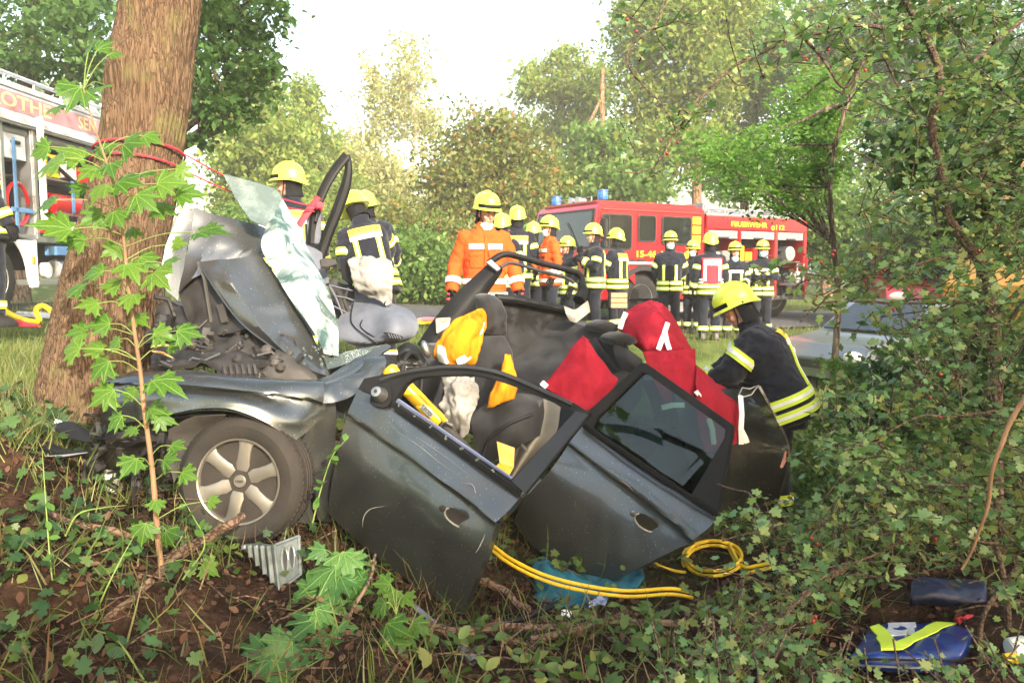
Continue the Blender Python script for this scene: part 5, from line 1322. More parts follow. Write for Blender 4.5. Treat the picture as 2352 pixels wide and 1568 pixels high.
def cdense(pts, n, a0, a1):
    """smooth the stretch a0..a1 of an outline"""
    sm = catmull([Vector((*p, 0)) for p in pts[a0:a1 + 1]], n); return pts[:a0] + [(p.x, p.y) for p in sm] + pts[a1 + 1:]
ou2, in2 = cdense(ou, 26, 1, 7), cdense(inn, 26, 1, 7)
mb = slab([(x, y, fd(x, y) - 0.012) for x, y in ou2], 0.045, 0, [(x, y, fd(x, y) - 0.012) for x, y in in2]); mb.build("window_frame", M_TRIM, FD, True, 0.004)
ctr = [((a[0] * 0.72 + b_[0] * 0.28), (a[1] * 0.72 + b_[1] * 0.28)) for a, b_ in zip(ou2[2:27], in2[2:27])]
mb = MB(); mb.tube([P(x, y, fd(x, y) - 0.018) for x, y in ctr], 0.012, 6); mb.build("frame_seal", M_RUBB, FD)
mb = slab([(1322, 943, fd(1322, 943) - 0.02), (1352, 951, fd(1352, 951) - 0.02), (1206, 1134, fd(1206, 1134) - 0.02), (1174, 1104, fd(1174, 1104) - 0.02)], 0.02); mb.build("pillar_cover", mat("glossy black pillar cover", (0.012, 0.012, 0.015), 0.3, vary=0.1), FD, True, 0.003)
mb = MB(); mb.bar(P(900, 926, 4.03), P(1196, 1134, 3.68), 0.02, 0.03); mb.build("belt_strip", M_TRIM, FD, True, 0.004)
mb = MB(); mb.bar(P(908, 918, 4.09), P(1176, 1104, 3.76), 0.018, 0.03); mb.build("window_channel", M_BLUEM, FD, True, 0.003)
mc = P(873, 906, 4.06); mb = MB(); mb.lathe([(0.012, 0.058), (0.026, 0.055), (0.030, 0.045), (0.036, 0.0), (0.04, -0.01)], 20, Matrix.Translation(mc) @ orient(Vector((-0.25, -0.9, 0.45))).to_4x4()); mo = mb.build("mirror_mount", M_STEEL, FD)
mb = MB(); mb.lathe([(0.002, 0.062), (0.009, 0.062), (0.009, 0.05)], 12, Matrix.Translation(mc) @ orient(Vector((-0.25, -0.9, 0.45))).to_4x4()); mb.build("mount_hole", M_ENG, mo)
mb = slab([(850, 925, 4.085), (862, 890, 4.10), (893, 880, 4.09), (898, 920, 4.05), (880, 935, 4.04)], 0.01, 20); mb.build("mount_gasket", M_TRIM, FD)
def handle_bowl(cx, cy, d, slope, parent, bright):
    k = d / FPX; u = Vector((math.cos(slope), 0, -math.sin(slope))); v = Vector((math.sin(slope) * 0.9, -0.25, math.cos(slope))).normalized(); n = u.cross(v).normalized()
    if n.y > 0: n = -n
    c = P(cx, cy, d)
    Mx = Matrix(((u.x, v.x, n.x, c.x), (u.y, v.y, n.y, c.y), (u.z, v.z, n.z, c.z), (0, 0, 0, 1)))
    h_ = thing_part("handle_recess", parent)
    mb = MB(); mb.lathe([(0.004, -0.004), (0.03, -0.002), (0.042, 0.004), (0.048, 0.003)], 28, Mx @ Matrix.Diagonal((1.5, 0.85, 1, 1))); mb.build("bowl", M_PAINT if bright else M_ENG, h_)  # front door: shade of the open handle hole put into the bowl's colour
    mb = MB(); mb.tube([Mx @ Vector((0.07 * math.cos(a), 0.040 * math.sin(a), 0.004)) for a in np.linspace(2.6, 6.6, 16)], 0.005, 6); mb.build("bowl_edge", M_SCR, h_)
    for sx in (-1, 1):
        mb = MB(); mb.lathe([(0.004, 0.012), (0.014, 0.01), (0.018, 0.0)], 12, Mx @ Matrix.Translation((0.085 * sx, 0, 0.002))); mb.build("lock_plug", M_STEEL if sx * (1 if not bright else -1) > 0 else M_ENG, h_)
handle_bowl(1052, 1188, 3.755, R(32), FD, False)
def scratch(pts, rad, parent, mt=None):
    mb = MB(); q = catmull([P(*p) for p in pts], 16); mb.tube(q, [rad * 0.6 * (0.15 + 0.85 * math.sin(math.pi * i / 15)) for i in range(16)], 4, True, 0.5); mb.build("scratch", mt or M_SCR, parent)
scratch([(832, 1212, 4.055), (836, 1185, 4.045), (852, 1168, 4.025), (884, 1162, 3.985)], 0.005, FD)
scratch([(1060, 1108, 3.785), (1085, 1112, 3.76), (1092, 1130, 3.75), (1098, 1150, 3.74), (1120, 1168, 3.71), (1140, 1190, 3.65)], 0.004, FD)
scratch([(905, 985, 4.0), (960, 1022, 3.925), (1010, 1062, 3.865), (1060, 1098, 3.80)], 0.0028, FD)
scratch([(930, 985, 3.985), (1000, 1032, 3.895), (1080, 1092, 3.795)], 0.002, FD)
scratch([(812, 935, 4.125), (830, 948, 4.10), (860, 965, 4.06), (888, 985, 4.02)], 0.004, FD)
scratch([(1115, 1225, 3.685), (1104, 1250, 3.69), (1092, 1270, 3.70)], 0.005, FD)
for k in range(7):
    c = P(916 + 36 * k, 930 + 25 * k, 4.0 - 0.044 * k); s = rnd.uniform(0.005, 0.012)
    mb = MB(); mb.box((0, 0, 0), (s * 1.8, s, s), Matrix.Translation(c) @ Matrix.Rotation(rnd.uniform(0, 3), 4, 'Y')); mb.build("glass_crumb", M_CRACK, FD, False)
# --- near rear door with its window
RD = thing_part("rear_door", CAR)
mb = sheet([[(1336, 978, 4.62), (1410, 1028, 4.50), (1490, 1082, 4.37), (1570, 1135, 4.23), (1643, 1184, 4.10)],
            [(1322, 997, 4.585), (1400, 1052, 4.455), (1480, 1105, 4.325), (1560, 1160, 4.185), (1634, 1206, 4.055)],
            [(1305, 1019, 4.57), (1385, 1080, 4.44), (1465, 1138, 4.31), (1540, 1193, 4.17), (1592, 1240, 4.06)],
            [(1302, 1026, 4.60), (1382, 1087, 4.47), (1462, 1145, 4.34), (1537, 1200, 4.20), (1588, 1246, 4.09)],
            [(1262, 1082, 4.58), (1340, 1140, 4.47), (1420, 1195, 4.35), (1490, 1230, 4.24), (1545, 1264, 4.14)],
            [(1200, 1152, 4.62), (1280, 1222, 4.51), (1350, 1266, 4.41), (1420, 1287, 4.31), (1475, 1300, 4.22)],
            [(1180, 1197, 4.67), (1240, 1268, 4.56), (1312, 1327, 4.45), (1350, 1340, 4.40), (1388, 1347, 4.35)]], 34, 40, 0.05, (0.004, 5)); mb.build("door_skin", M_PAINT, RD, True, angle=50)
def rd(x, y): return 4.62 - (x - 1336) * 0.00169 + max(0, (978 + (x - 1336) * 0.671) - y) * 0.0006
ou = [(1336, 978), (1355, 940), (1472, 832), (1484, 834), (1683, 975), (1681, 1000), (1646, 1186), (1570, 1132), (1490, 1080), (1410, 1028)]
inn = [(1360, 982), (1372, 958), (1475, 856), (1484, 856), (1666, 985), (1664, 1005), (1586, 1138), (1545, 1110), (1480, 1066), (1412, 1019)]
mb = slab([(x, y, rd(x, y) - 0.012) for x, y in ou], 0.045, 0, [(x, y, rd(x, y) - 0.012) for x, y in inn]); mb.build("window_frame", M_TRIM, RD, True, 0.004)
mb = slab([(x, y, rd(x, y) + 0.012) for x, y in inn], 0.005); mb.build("window_glass", M_TINT, RD, False)
mb = MB(); mb.bar(P(1340, 974, 4.585), P(1642, 1180, 4.075), 0.02, 0.026); mb.build("belt_strip", M_TRIM, RD, True, 0.004)
handle_bowl(1484, 1199, 4.235, R(35), RD, True)
scratch([(1258, 1092, 4.585), (1275, 1135, 4.55), (1295, 1158, 4.52), (1320, 1166, 4.485)], 0.004, RD)
scratch([(1245, 1140, 4.585), (1262, 1152, 4.56)], 0.004, RD)
M_RUST = mat("yellowish scrape", (0.22, 0.18, 0.10), 0.7, vary=0.3, scale=40)
scratch([(1358, 1180, 4.435), (1362, 1215, 4.425), (1350, 1255, 4.42), (1325, 1290, 4.44), (1318, 1320, 4.445)], 0.009, RD, M_RUST)
scratch([(1418, 1100, 4.375), (1440, 1112, 4.33), (1455, 1128, 4.30)], 0.005, RD, M_RUST)
scratch([(1420, 1075, 4.43), (1470, 1115, 4.34), (1540, 1165, 4.215), (1580, 1190, 4.14)], 0.003, RD)
# --- sill, floor, far side
mb = sheet([[C(0.5, 0.02, 0.34), C(1.6, 0.02, 0.32), C(2.7, 0.02, 0.30)], [C(0.5, -0.02, 0.22), C(1.6, -0.02, 0.20), C(2.7, -0.02, 0.18)], [C(0.5, 0.08, 0.12), C(1.6, 0.08, 0.10), C(2.7, 0.08, 0.08)]], 20, 8, 0.05); mb.build("sill", M_PAINTB, CAR)
mb = sheet([[C(0.4, 0.05, 0.22), C(2.8, 0.05, 0.20)], [C(0.4, 1.7, 0.22), C(2.8, 1.7, 0.20)]], 10, 8, 0.06); mb.build("floor", M_ENG, CAR)
mb = sheet([[(1141, 684, 6.1), (1220, 698, 6.2), (1312, 716, 6.3)], [(1110, 790, 6.0), (1200, 800, 6.1), (1300, 810, 6.2)], [(1060, 900, 5.9), (1150, 920, 6.0), (1260, 930, 6.1)]], 14, 12, 0.04); mb.build("far_door_panel", M_TRIM, CAR)
mb = sheet([[C(0.8, 1.72, 0.85), C(1.65, 1.72, 0.88)], [C(0.8, 1.72, 0.2), C(1.65, 1.72, 0.2)]], 8, 6, 0.05); mb.build("far_sill_panel", M_TRIM, CAR)
mb = MB(); mb.tube([P(1138, 684, 6.05), P(1180, 688, 6.1), P(1240, 700, 6.18), P(1312, 716, 6.28)], 0.045, 10, True, 0.8); mb.build("far_window_rail", M_TRIM, CAR)
mb = sheet([[(958, 790, 5.95), (995, 735, 5.98), (1033, 688, 6.0), (1080, 643, 6.04), (1126, 600, 6.08)], [(990, 800, 5.9), (1030, 745, 5.92), (1072, 696, 5.96), (1112, 652, 6.0), (1152, 612, 6.04)], [(1030, 810, 5.98), (1065, 760, 6.0), (1095, 712, 6.02), (1125, 668, 6.06), (1156, 622, 6.1)]], 18, 8, 0.03, (0.006, 6)); mb.build("far_pillar", M_TRIM, CAR)
mb = MB(); mb.tube(catmull([P(1122, 604, 6.06), P(1158, 584, 6.1), P(1200, 592, 6.16), P(1250, 606, 6.24), P(1305, 620, 6.32), P(1334, 634, 6.36), P(1335, 660, 6.34), P(1328, 692, 6.3)], 30), 0.036, 10, True, 0.7); mb.build("far_roof_rail", M_TRIM, CAR)
mb = MB(); mb.tube(catmull([P(1150, 614, 6.02), P(1175, 604, 6.06), P(1240, 622, 6.16), P(1300, 638, 6.25), P(1318, 650, 6.28)], 18), 0.014, 8); mb.build("far_frame_seal", M_RUBB, CAR)
mb = slab([(1117, 602, 6.0), (1128, 596, 6.02), (1150, 616, 6.0), (1142, 622, 5.98)], 0.02); mb.build("cut_edge", M_SCR, CAR)
mb = slab([(1000, 730, 5.9), (1035, 728, 5.9), (1030, 750, 5.88), (1002, 766, 5.88)], 0.04); mb.build("pillar_trim", M_BEIGE, CAR, True, 0.006)
# cut C pillar with beige trim
mb = sheet([[(1295, 702, 5.95), (1320, 712, 5.9), (1350, 690, 5.95)], [(1300, 722, 5.9), (1325, 728, 5.85), (1354, 704, 5.9)], [(1308, 736, 5.9), (1322, 742, 5.86), (1356, 716, 5.92)]], 10, 8, 0.03, None, True); mb.build("pillar_trim", M_BEIGE, CAR, True, 0.004)
mb = MB(); mb.tube([P(1330, 690, 6.0), P(1340, 670, 6.05), P(1335, 650, 6.1)], [0.05, 0.04, 0.03], 8); mb.build("far_pillar_stub", M_TRIM, CAR)
# far front door frame standing open, a loop with a pointed top
loop = [(716, 560), (720, 505), (735, 455), (758, 408), (783, 373), (797, 357), (801, 385), (793, 430), (774, 485), (752, 540), (732, 598)]
mb = MB(); mb.tube(catmull([P(x, y, 5.6) for x, y in loop[:6]], 16), 0.034, 8, True, 0.8); mb.tube(catmull([P(x, y, 5.6) for x, y in loop[5:]], 16), [0.02 + 0.02 * min(1, i / 5) for i in range(16)], 8, True, 0.8); mb.build("far_door_frame", M_TRIM, CAR)
mb = MB(); mb.tube(catmull([P(x + 5, y + 4, 5.56) for x, y in loop[1:6]], 14), 0.012, 6); mb.build("far_frame_seal", M_RUBB, CAR)
mb = slab([(708, 560, 5.58), (704, 500, 5.58), (722, 478, 5.6), (738, 486, 5.6), (736, 560, 5.58)], 0.03); mb.build("far_mirror_panel", M_DASH, CAR, True, 0.006)
mb = sheet([[(690, 556, 5.5), (715, 566, 5.52), (740, 580, 5.52)], [(700, 600, 5.45), (722, 608, 5.46), (744, 612, 5.46)], [(720, 650, 5.4), (740, 655, 5.4), (760, 650, 5.4)]], 10, 10, 0.03, (0.015, 10)); mb.build("far_door_top", M_DASH, CAR)
mb = sheet([[C(0.3, 1.72, 0.95), C(0.85, 1.72, 0.9)], [C(0.25, 1.72, 0.25), C(0.85, 1.72, 0.25)]], 8, 8, 0.04, (0.03, 6)); mb.build("far_front_side", M_PAINT, CAR)
# --- seats
def rr_ring(c, a, b_, ha, hb, n=20, e=3.0):
    out = []
    for k in range(n):
        t_ = 2 * math.pi * k / n; ct, st = math.cos(t_), math.sin(t_)
        out.append(c + a * ha * math.copysign(abs(ct) ** (2 / e), ct) + b_ * hb * math.copysign(abs(st) ** (2 / e), st))
    return out
SA = Vector((0.88, 0.42, 0)).normalized(); SB = Vector((-0.42, 0.88, 0)).normalized()
st = thing_part("front_seat", CAR)
mb = MB(); mb.loft([rr_ring(P(x, y, d), SA, SB, ha, hb) for x, y, d, ha, hb in ((1100, 1000, 4.9, 0.03, 0.2), (1102, 985, 4.9, 0.085, 0.25), (1115, 920, 4.92, 0.095, 0.26), (1126, 850, 4.95, 0.09, 0.25), (1128, 800, 4.97, 0.08, 0.22), (1126, 772, 4.98, 0.06, 0.16), (1126, 764, 4.98, 0.03, 0.1))]); mb.build("backrest", M_SEAT, st, True, angle=60)
mb = MB(); mb.loft([rr_ring(P(x, y, d), SA, SB, ha, hb) for x, y, d, ha, hb in ((1128, 770, 4.98, 0.03, 0.06), (1130, 764, 4.98, 0.065, 0.13), (1130, 720, 4.99, 0.068, 0.14), (1120, 690, 5.0, 0.060, 0.13), (1114, 678, 5.0, 0.04, 0.10), (1113, 674, 5.0, 0.015, 0.05))]); mb.build("headrest", M_SEAT, st, True, angle=60)
mb = MB(); mb.loft([rr_ring(C(t_, 0.45, h), Vector((0, 0, 1)), AXW, hh, 0.25) for t_, h, hh in ((0.75, 0.42, 0.03), (0.78, 0.43, 0.09), (1.0, 0.44, 0.10), (1.2, 0.40, 0.10), (1.32, 0.38, 0.08))]); mb.build("cushion", M_SEAT, st, True, angle=60)
mb = sheet([[(1080, 955, 4.55), (1130, 918, 4.6), (1190, 902, 4.66), (1245, 908, 4.72)], [(1084, 985, 4.48), (1140, 945, 4.5), (1200, 925, 4.54), (1250, 930, 4.62)], [(1092, 1025, 4.46), (1140, 990, 4.46), (1200, 960, 4.5), (1250, 955, 4.6)], [(1105, 1070, 4.45), (1150, 1050, 4.46), (1200, 1020, 4.5), (1240, 1000, 4.56)]], 22, 18, 0.06, (0.006, 6)); mb.build("seat_side", M_SEAT, st)
mb = MB(); mb.tube(catmull([P(1106, 1060, 4.40), P(1124, 1010, 4.42), P(1165, 975, 4.44), P(1225, 950, 4.5)], 14), 0.008, 6); mb.build("seat_valance", M_TRIM, st)
st2 = thing_part("front_seat", CAR)   # far front seat
mb = MB(); mb.loft([rr_ring(C(t_, 1.25, h), SA, SB, ha, hb) for t_, h, ha, hb in ((1.35, 0.45, 0.05, 0.2), (1.38, 0.5, 0.09, 0.25), (1.48, 0.8, 0.09, 0.25), (1.55, 1.0, 0.06, 0.2))]); mb.build("backrest", M_SEAT, st2, True, angle=60)
# B pillar stub with belt
mb = sheet([[(1222, 918, 4.72), (1250, 912, 4.7), (1288, 935, 4.72)], [(1205, 980, 4.66), (1235, 990, 4.62), (1275, 1000, 4.66)], [(1172, 1060, 4.58), (1192, 1068, 4.56), (1225, 1060, 4.6)], [(1160, 1100, 4.55), (1172, 1105, 4.54), (1190, 1104, 4.56)]], 12, 14, 0.03); mb.build("pillar_panel", mat("worn grey pillar panel", (0.075, 0.073, 0.07), 0.35, 0.3, vary=0.2, scale=5), CAR)
mb = MB(); mb.tube([P(1240, 918, 4.62), P(1215, 970, 4.56), P(1185, 1030, 4.5), P(1165, 1090, 4.46)], 0.022, 6, True, 0.15); mb.build("seat_belt", mat("grey seat belt webbing", (0.10, 0.10, 0.10), 0.8, vary=0.15), CAR)
mb = MB(); mb.bar(P(1198, 1020, 4.46), P(1212, 1035, 4.46), 0.03, 0.012); mb.build("belt_buckle", M_STEEL, CAR, True, 0.003)
# rear bench and its two head rests
rb = thing_part("rear_bench", CAR)
mb = sheet([[(1236, 735, 6.35), (1320, 742, 5.98), (1400, 775, 5.62), (1472, 832, 5.32)], [(1215, 780, 6.2), (1300, 800, 5.85), (1380, 840, 5.5), (1450, 880, 5.2)], [(1150, 850, 6.0), (1230, 880, 5.7), (1320, 930, 5.35), (1400, 960, 5.1)], [(1080, 900, 5.9), (1170, 950, 5.6), (1270, 1010, 5.25), (1340, 1050, 5.0)]], 22, 20, 0.14, (0.012, 5)); mb.build("backrest", M_SEAT, rb)
for x, y, d in ((1383, 748, 5.72), (1420, 776, 5.45)):
    k = d / FPX
    mb = MB(); mb.loft([rr_ring(P(x - 22 + dx, y + dy, d), SA * 0.8 + Vector((0, 0, -0.5)), SB, ha, hb) for dx, dy, ha, hb in ((2, 12, 0.02, 0.06), (6, 10, 0.06, 0.12), (18, 4, 0.075, 0.14), (36, -4, 0.07, 0.13), (48, 2, 0.045, 0.10), (52, 6, 0.015, 0.05))]); mb = remeshed(mb, 0.012, 4); mb.build("headrest", M_SEAT, rb, True, angle=180)
mb = MB(); mb.tube([P(1436, 782, 5.34), P(1437, 800, 5.33)], 0.008, 8); mb.lathe([(0.02, 0), (0.024, 0.01), (0.008, 0.02)], 14, Matrix.Translation(P(1437, 801, 5.33))); mb.build("headrest_post", M_TRIM, rb)
mb = sheet([[(1408, 790, 5.42), (1440, 800, 5.3), (1475, 825, 5.25)], [(1412, 815, 5.36), (1445, 828, 5.24), (1478, 845, 5.22)], [(1425, 850, 5.36), (1455, 858, 5.26), (1482, 862, 5.22)]], 12, 8, 0.1); mb.build("shelf_edge", M_SEAT, rb)
mb = MB(); mb.tube([P(1368, 775, 5.55), P(1395, 815, 5.42), P(1420, 850, 5.32)], 0.022, 6, True, 0.2); mb.build("seat_belt", M_TRIM, rb)
# --- rear quarter, boot and tail lamp
M_BLK = paint_mat("car paint darkened for shade", (0.035, 0.037, 0.037), 0.3)  # same car paint, the rear's shade put into the darker colour
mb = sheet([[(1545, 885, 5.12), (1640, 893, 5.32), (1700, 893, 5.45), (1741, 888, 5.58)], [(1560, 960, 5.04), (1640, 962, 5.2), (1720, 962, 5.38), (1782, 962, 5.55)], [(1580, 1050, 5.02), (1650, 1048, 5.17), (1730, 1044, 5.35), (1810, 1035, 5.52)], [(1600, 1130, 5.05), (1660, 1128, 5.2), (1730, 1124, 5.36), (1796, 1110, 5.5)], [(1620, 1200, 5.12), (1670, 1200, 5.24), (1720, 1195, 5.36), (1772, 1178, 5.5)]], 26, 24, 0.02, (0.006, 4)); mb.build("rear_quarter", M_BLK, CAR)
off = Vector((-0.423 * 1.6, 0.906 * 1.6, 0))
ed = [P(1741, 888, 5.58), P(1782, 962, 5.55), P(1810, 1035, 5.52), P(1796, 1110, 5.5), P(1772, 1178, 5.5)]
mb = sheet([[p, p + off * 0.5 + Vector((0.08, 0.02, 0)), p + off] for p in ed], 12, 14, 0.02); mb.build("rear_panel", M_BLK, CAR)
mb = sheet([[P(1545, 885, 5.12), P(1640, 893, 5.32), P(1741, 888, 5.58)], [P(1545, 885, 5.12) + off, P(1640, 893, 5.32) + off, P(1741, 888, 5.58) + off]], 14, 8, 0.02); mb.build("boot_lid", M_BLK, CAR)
mb = slab([(1779, 1040, 5.50), (1808, 1034, 5.50), (1806, 1060, 5.48), (1798, 1074, 5.48), (1778, 1078, 5.47)], 0.03); mb.build("tail_lamp", M_TAIL, CAR, True, 0.004)
mb = MB(); mb.lathe([(0.15, 0), (0.3, 0.0), (0.31, 0.03), (0.31, 0.2), (0.15, 0.2)], 40, Matrix.Translation(C(2.75, 0.06, 0.30)) @ orient(AXW).to_4x4()); mb.build("rear_wheel", M_CTYRE, CAR)
mb = MB(); mb.tube([P(1698, 905, 5.38), P(1705, 890, 5.38), P(1722, 893, 5.38), P(1742, 884, 5.4), P(1726, 906, 5.38), P(1705, 912, 5.38), P(1698, 905, 5.38)], 0.006, 5); mb.build("torn_seal", M_SCR, CAR)
# ------------------------------------------------------------------ firefighters
M_NAVY = mat("navy turnout cloth", (0.011, 0.013, 0.022), 0.9, vary=0.25, scale=10, bump=0.35, bscale=60, spec=0.2, sheen=0.15)
M_ORAN = mat("bright orange cloth", (0.66, 0.085, 0.014), 0.85, vary=0.10, scale=8, bump=0.35, bscale=50, spec=0.2)
M_VEST = mat("dark red vest", (0.42, 0.018, 0.035), 0.8, vary=0.12)
M_FLUO = mat("fluorescent yellow tape", (0.62, 0.78, 0.05), 0.6, vary=0.06)
M_SILT = mat("silver reflective tape", (0.78, 0.79, 0.76), 0.45, vary=0.06, scale=20)
M_HELM = mat("luminous yellow helmet", (0.68, 0.80, 0.06), 0.3, vary=0.05, coat=0.4)
M_SKIN = mat("skin", (0.56, 0.30, 0.21), 0.55, vary=0.08, scale=18)
M_HAIRD = mat("dark brow hair", (0.05, 0.032, 0.022), 0.9)
M_EYEW = mat("eye white", (0.75, 0.72, 0.68), 0.3)
M_LIP = mat("lips", (0.42, 0.17, 0.14), 0.5)
M_MASK = mat("pale blue face mask", (0.42, 0.60, 0.62), 0.85, vary=0.08)
M_GLOV = mat("black work glove", (0.013, 0.013, 0.015), 0.85, vary=0.2, spec=0.15)
M_GLOVR = mat("red glove knuckle", (0.55, 0.04, 0.07), 0.6)
M_BOOT = mat("black leather boot", (0.015, 0.014, 0.014), 0.5, vary=0.2)
M_LETB = mat("black back lettering", (0.05, 0.035, 0.02), 0.7)

TR = np.array([(0.76, .200, .150), (0.80, .212, .158), (0.90, .206, .156), (1.02, .196, .150), (1.13, .190, .142), (1.25, .205, .146), (1.36, .214, .142), (1.43, .195, .122), (1.48, .135, .098), (1.52, .092, .086), (1.575, .084, .084)])
BULK = 1.06
def tdim(z):
    k = 1 + (BULK - 1) * min(1, max(0, (1.50 - z) / 0.1))
    return float(np.interp(z, TR[:, 0], TR[:, 1])) * k, float(np.interp(z, TR[:, 0], TR[:, 2])) * k
EXP = 2.5
def tring(z, off, n=28, M=None):
    a, b_ = tdim(z); out = []
    for k in range(n):
        t_ = 2 * math.pi * k / n; c, s = math.cos(t_), math.sin(t_)
        p = Vector(((a + off) * math.copysign(abs(c) ** (2 / EXP), c), (b_ + off) * math.copysign(abs(s) ** (2 / EXP), s), z))
        out.append(M @ p if M else p)
    return out
def ysurf(x, z):
    a, b_ = tdim(z); k = min(0.985, abs(x) / a)
    return b_ * (1 - k ** EXP) ** (1 / EXP)
def tpatch(mb, x0, x1, z0, z1, sgn, off, M, nx=8, nz=5, slant=0.0):
    """panel lying on the chest (sgn -1) or the back (sgn +1)"""
    G = []
    for lay in (off, off - 0.012):
        for j in range(nz + 1):
            for i in range(nx + 1):
                z = z0 + (z1 - z0) * j / nz; x = x0 + (x1 - x0) * i / nx + slant * j / nz
                G.append(M @ Vector((x, sgn * (ysurf(x, z) + lay), z)))
    n1 = (nx + 1) * (nz + 1); fs = []
    for j in range(nz):
        for i in range(nx):
            q = (j * (nx + 1) + i, j * (nx + 1) + i + 1, (j + 1) * (nx + 1) + i + 1, (j + 1) * (nx + 1) + i)
            fs += [q, tuple(n1 + k for k in reversed(q))]
    rim = list(range(nx + 1)) + [j * (nx + 1) + nx for j in range(1, nz + 1)] + [nz * (nx + 1) + i for i in range(nx - 1, -1, -1)] + [j * (nx + 1) for j in range(nz - 1, 0, -1)]
    for a, b_ in zip(rim, rim[1:] + rim[:1]): fs.append((a, a + n1, b_ + n1, b_))
    mb.add(G, fs)

ARMS = {
    'hang': ((.255, .03, 1.14), (.275, -.06, .89)), 'wide': ((.29, .03, 1.15), (.33, -.08, .90)),
    'fold': ((.245, -.07, 1.14), (.06, -.25, 1.27)), 'behind': ((.275, .09, 1.15), (.09, .19, .98)),
    'front': ((.255, -.02, 1.13), (.14, -.25, 1.06)), 'cross': ((.25, -.06, 1.15), (-.02, -.20, 1.16)),
    'reach': ((.22, -.26, 1.27), (.16, -.50, 1.22)), 'down': ((.24, -.14, 1.15), (.2, -.34, 0.98)), 'chin': ((.22, -.12, 1.18), (.06, -.22, 1.40))}
TXT_F = None

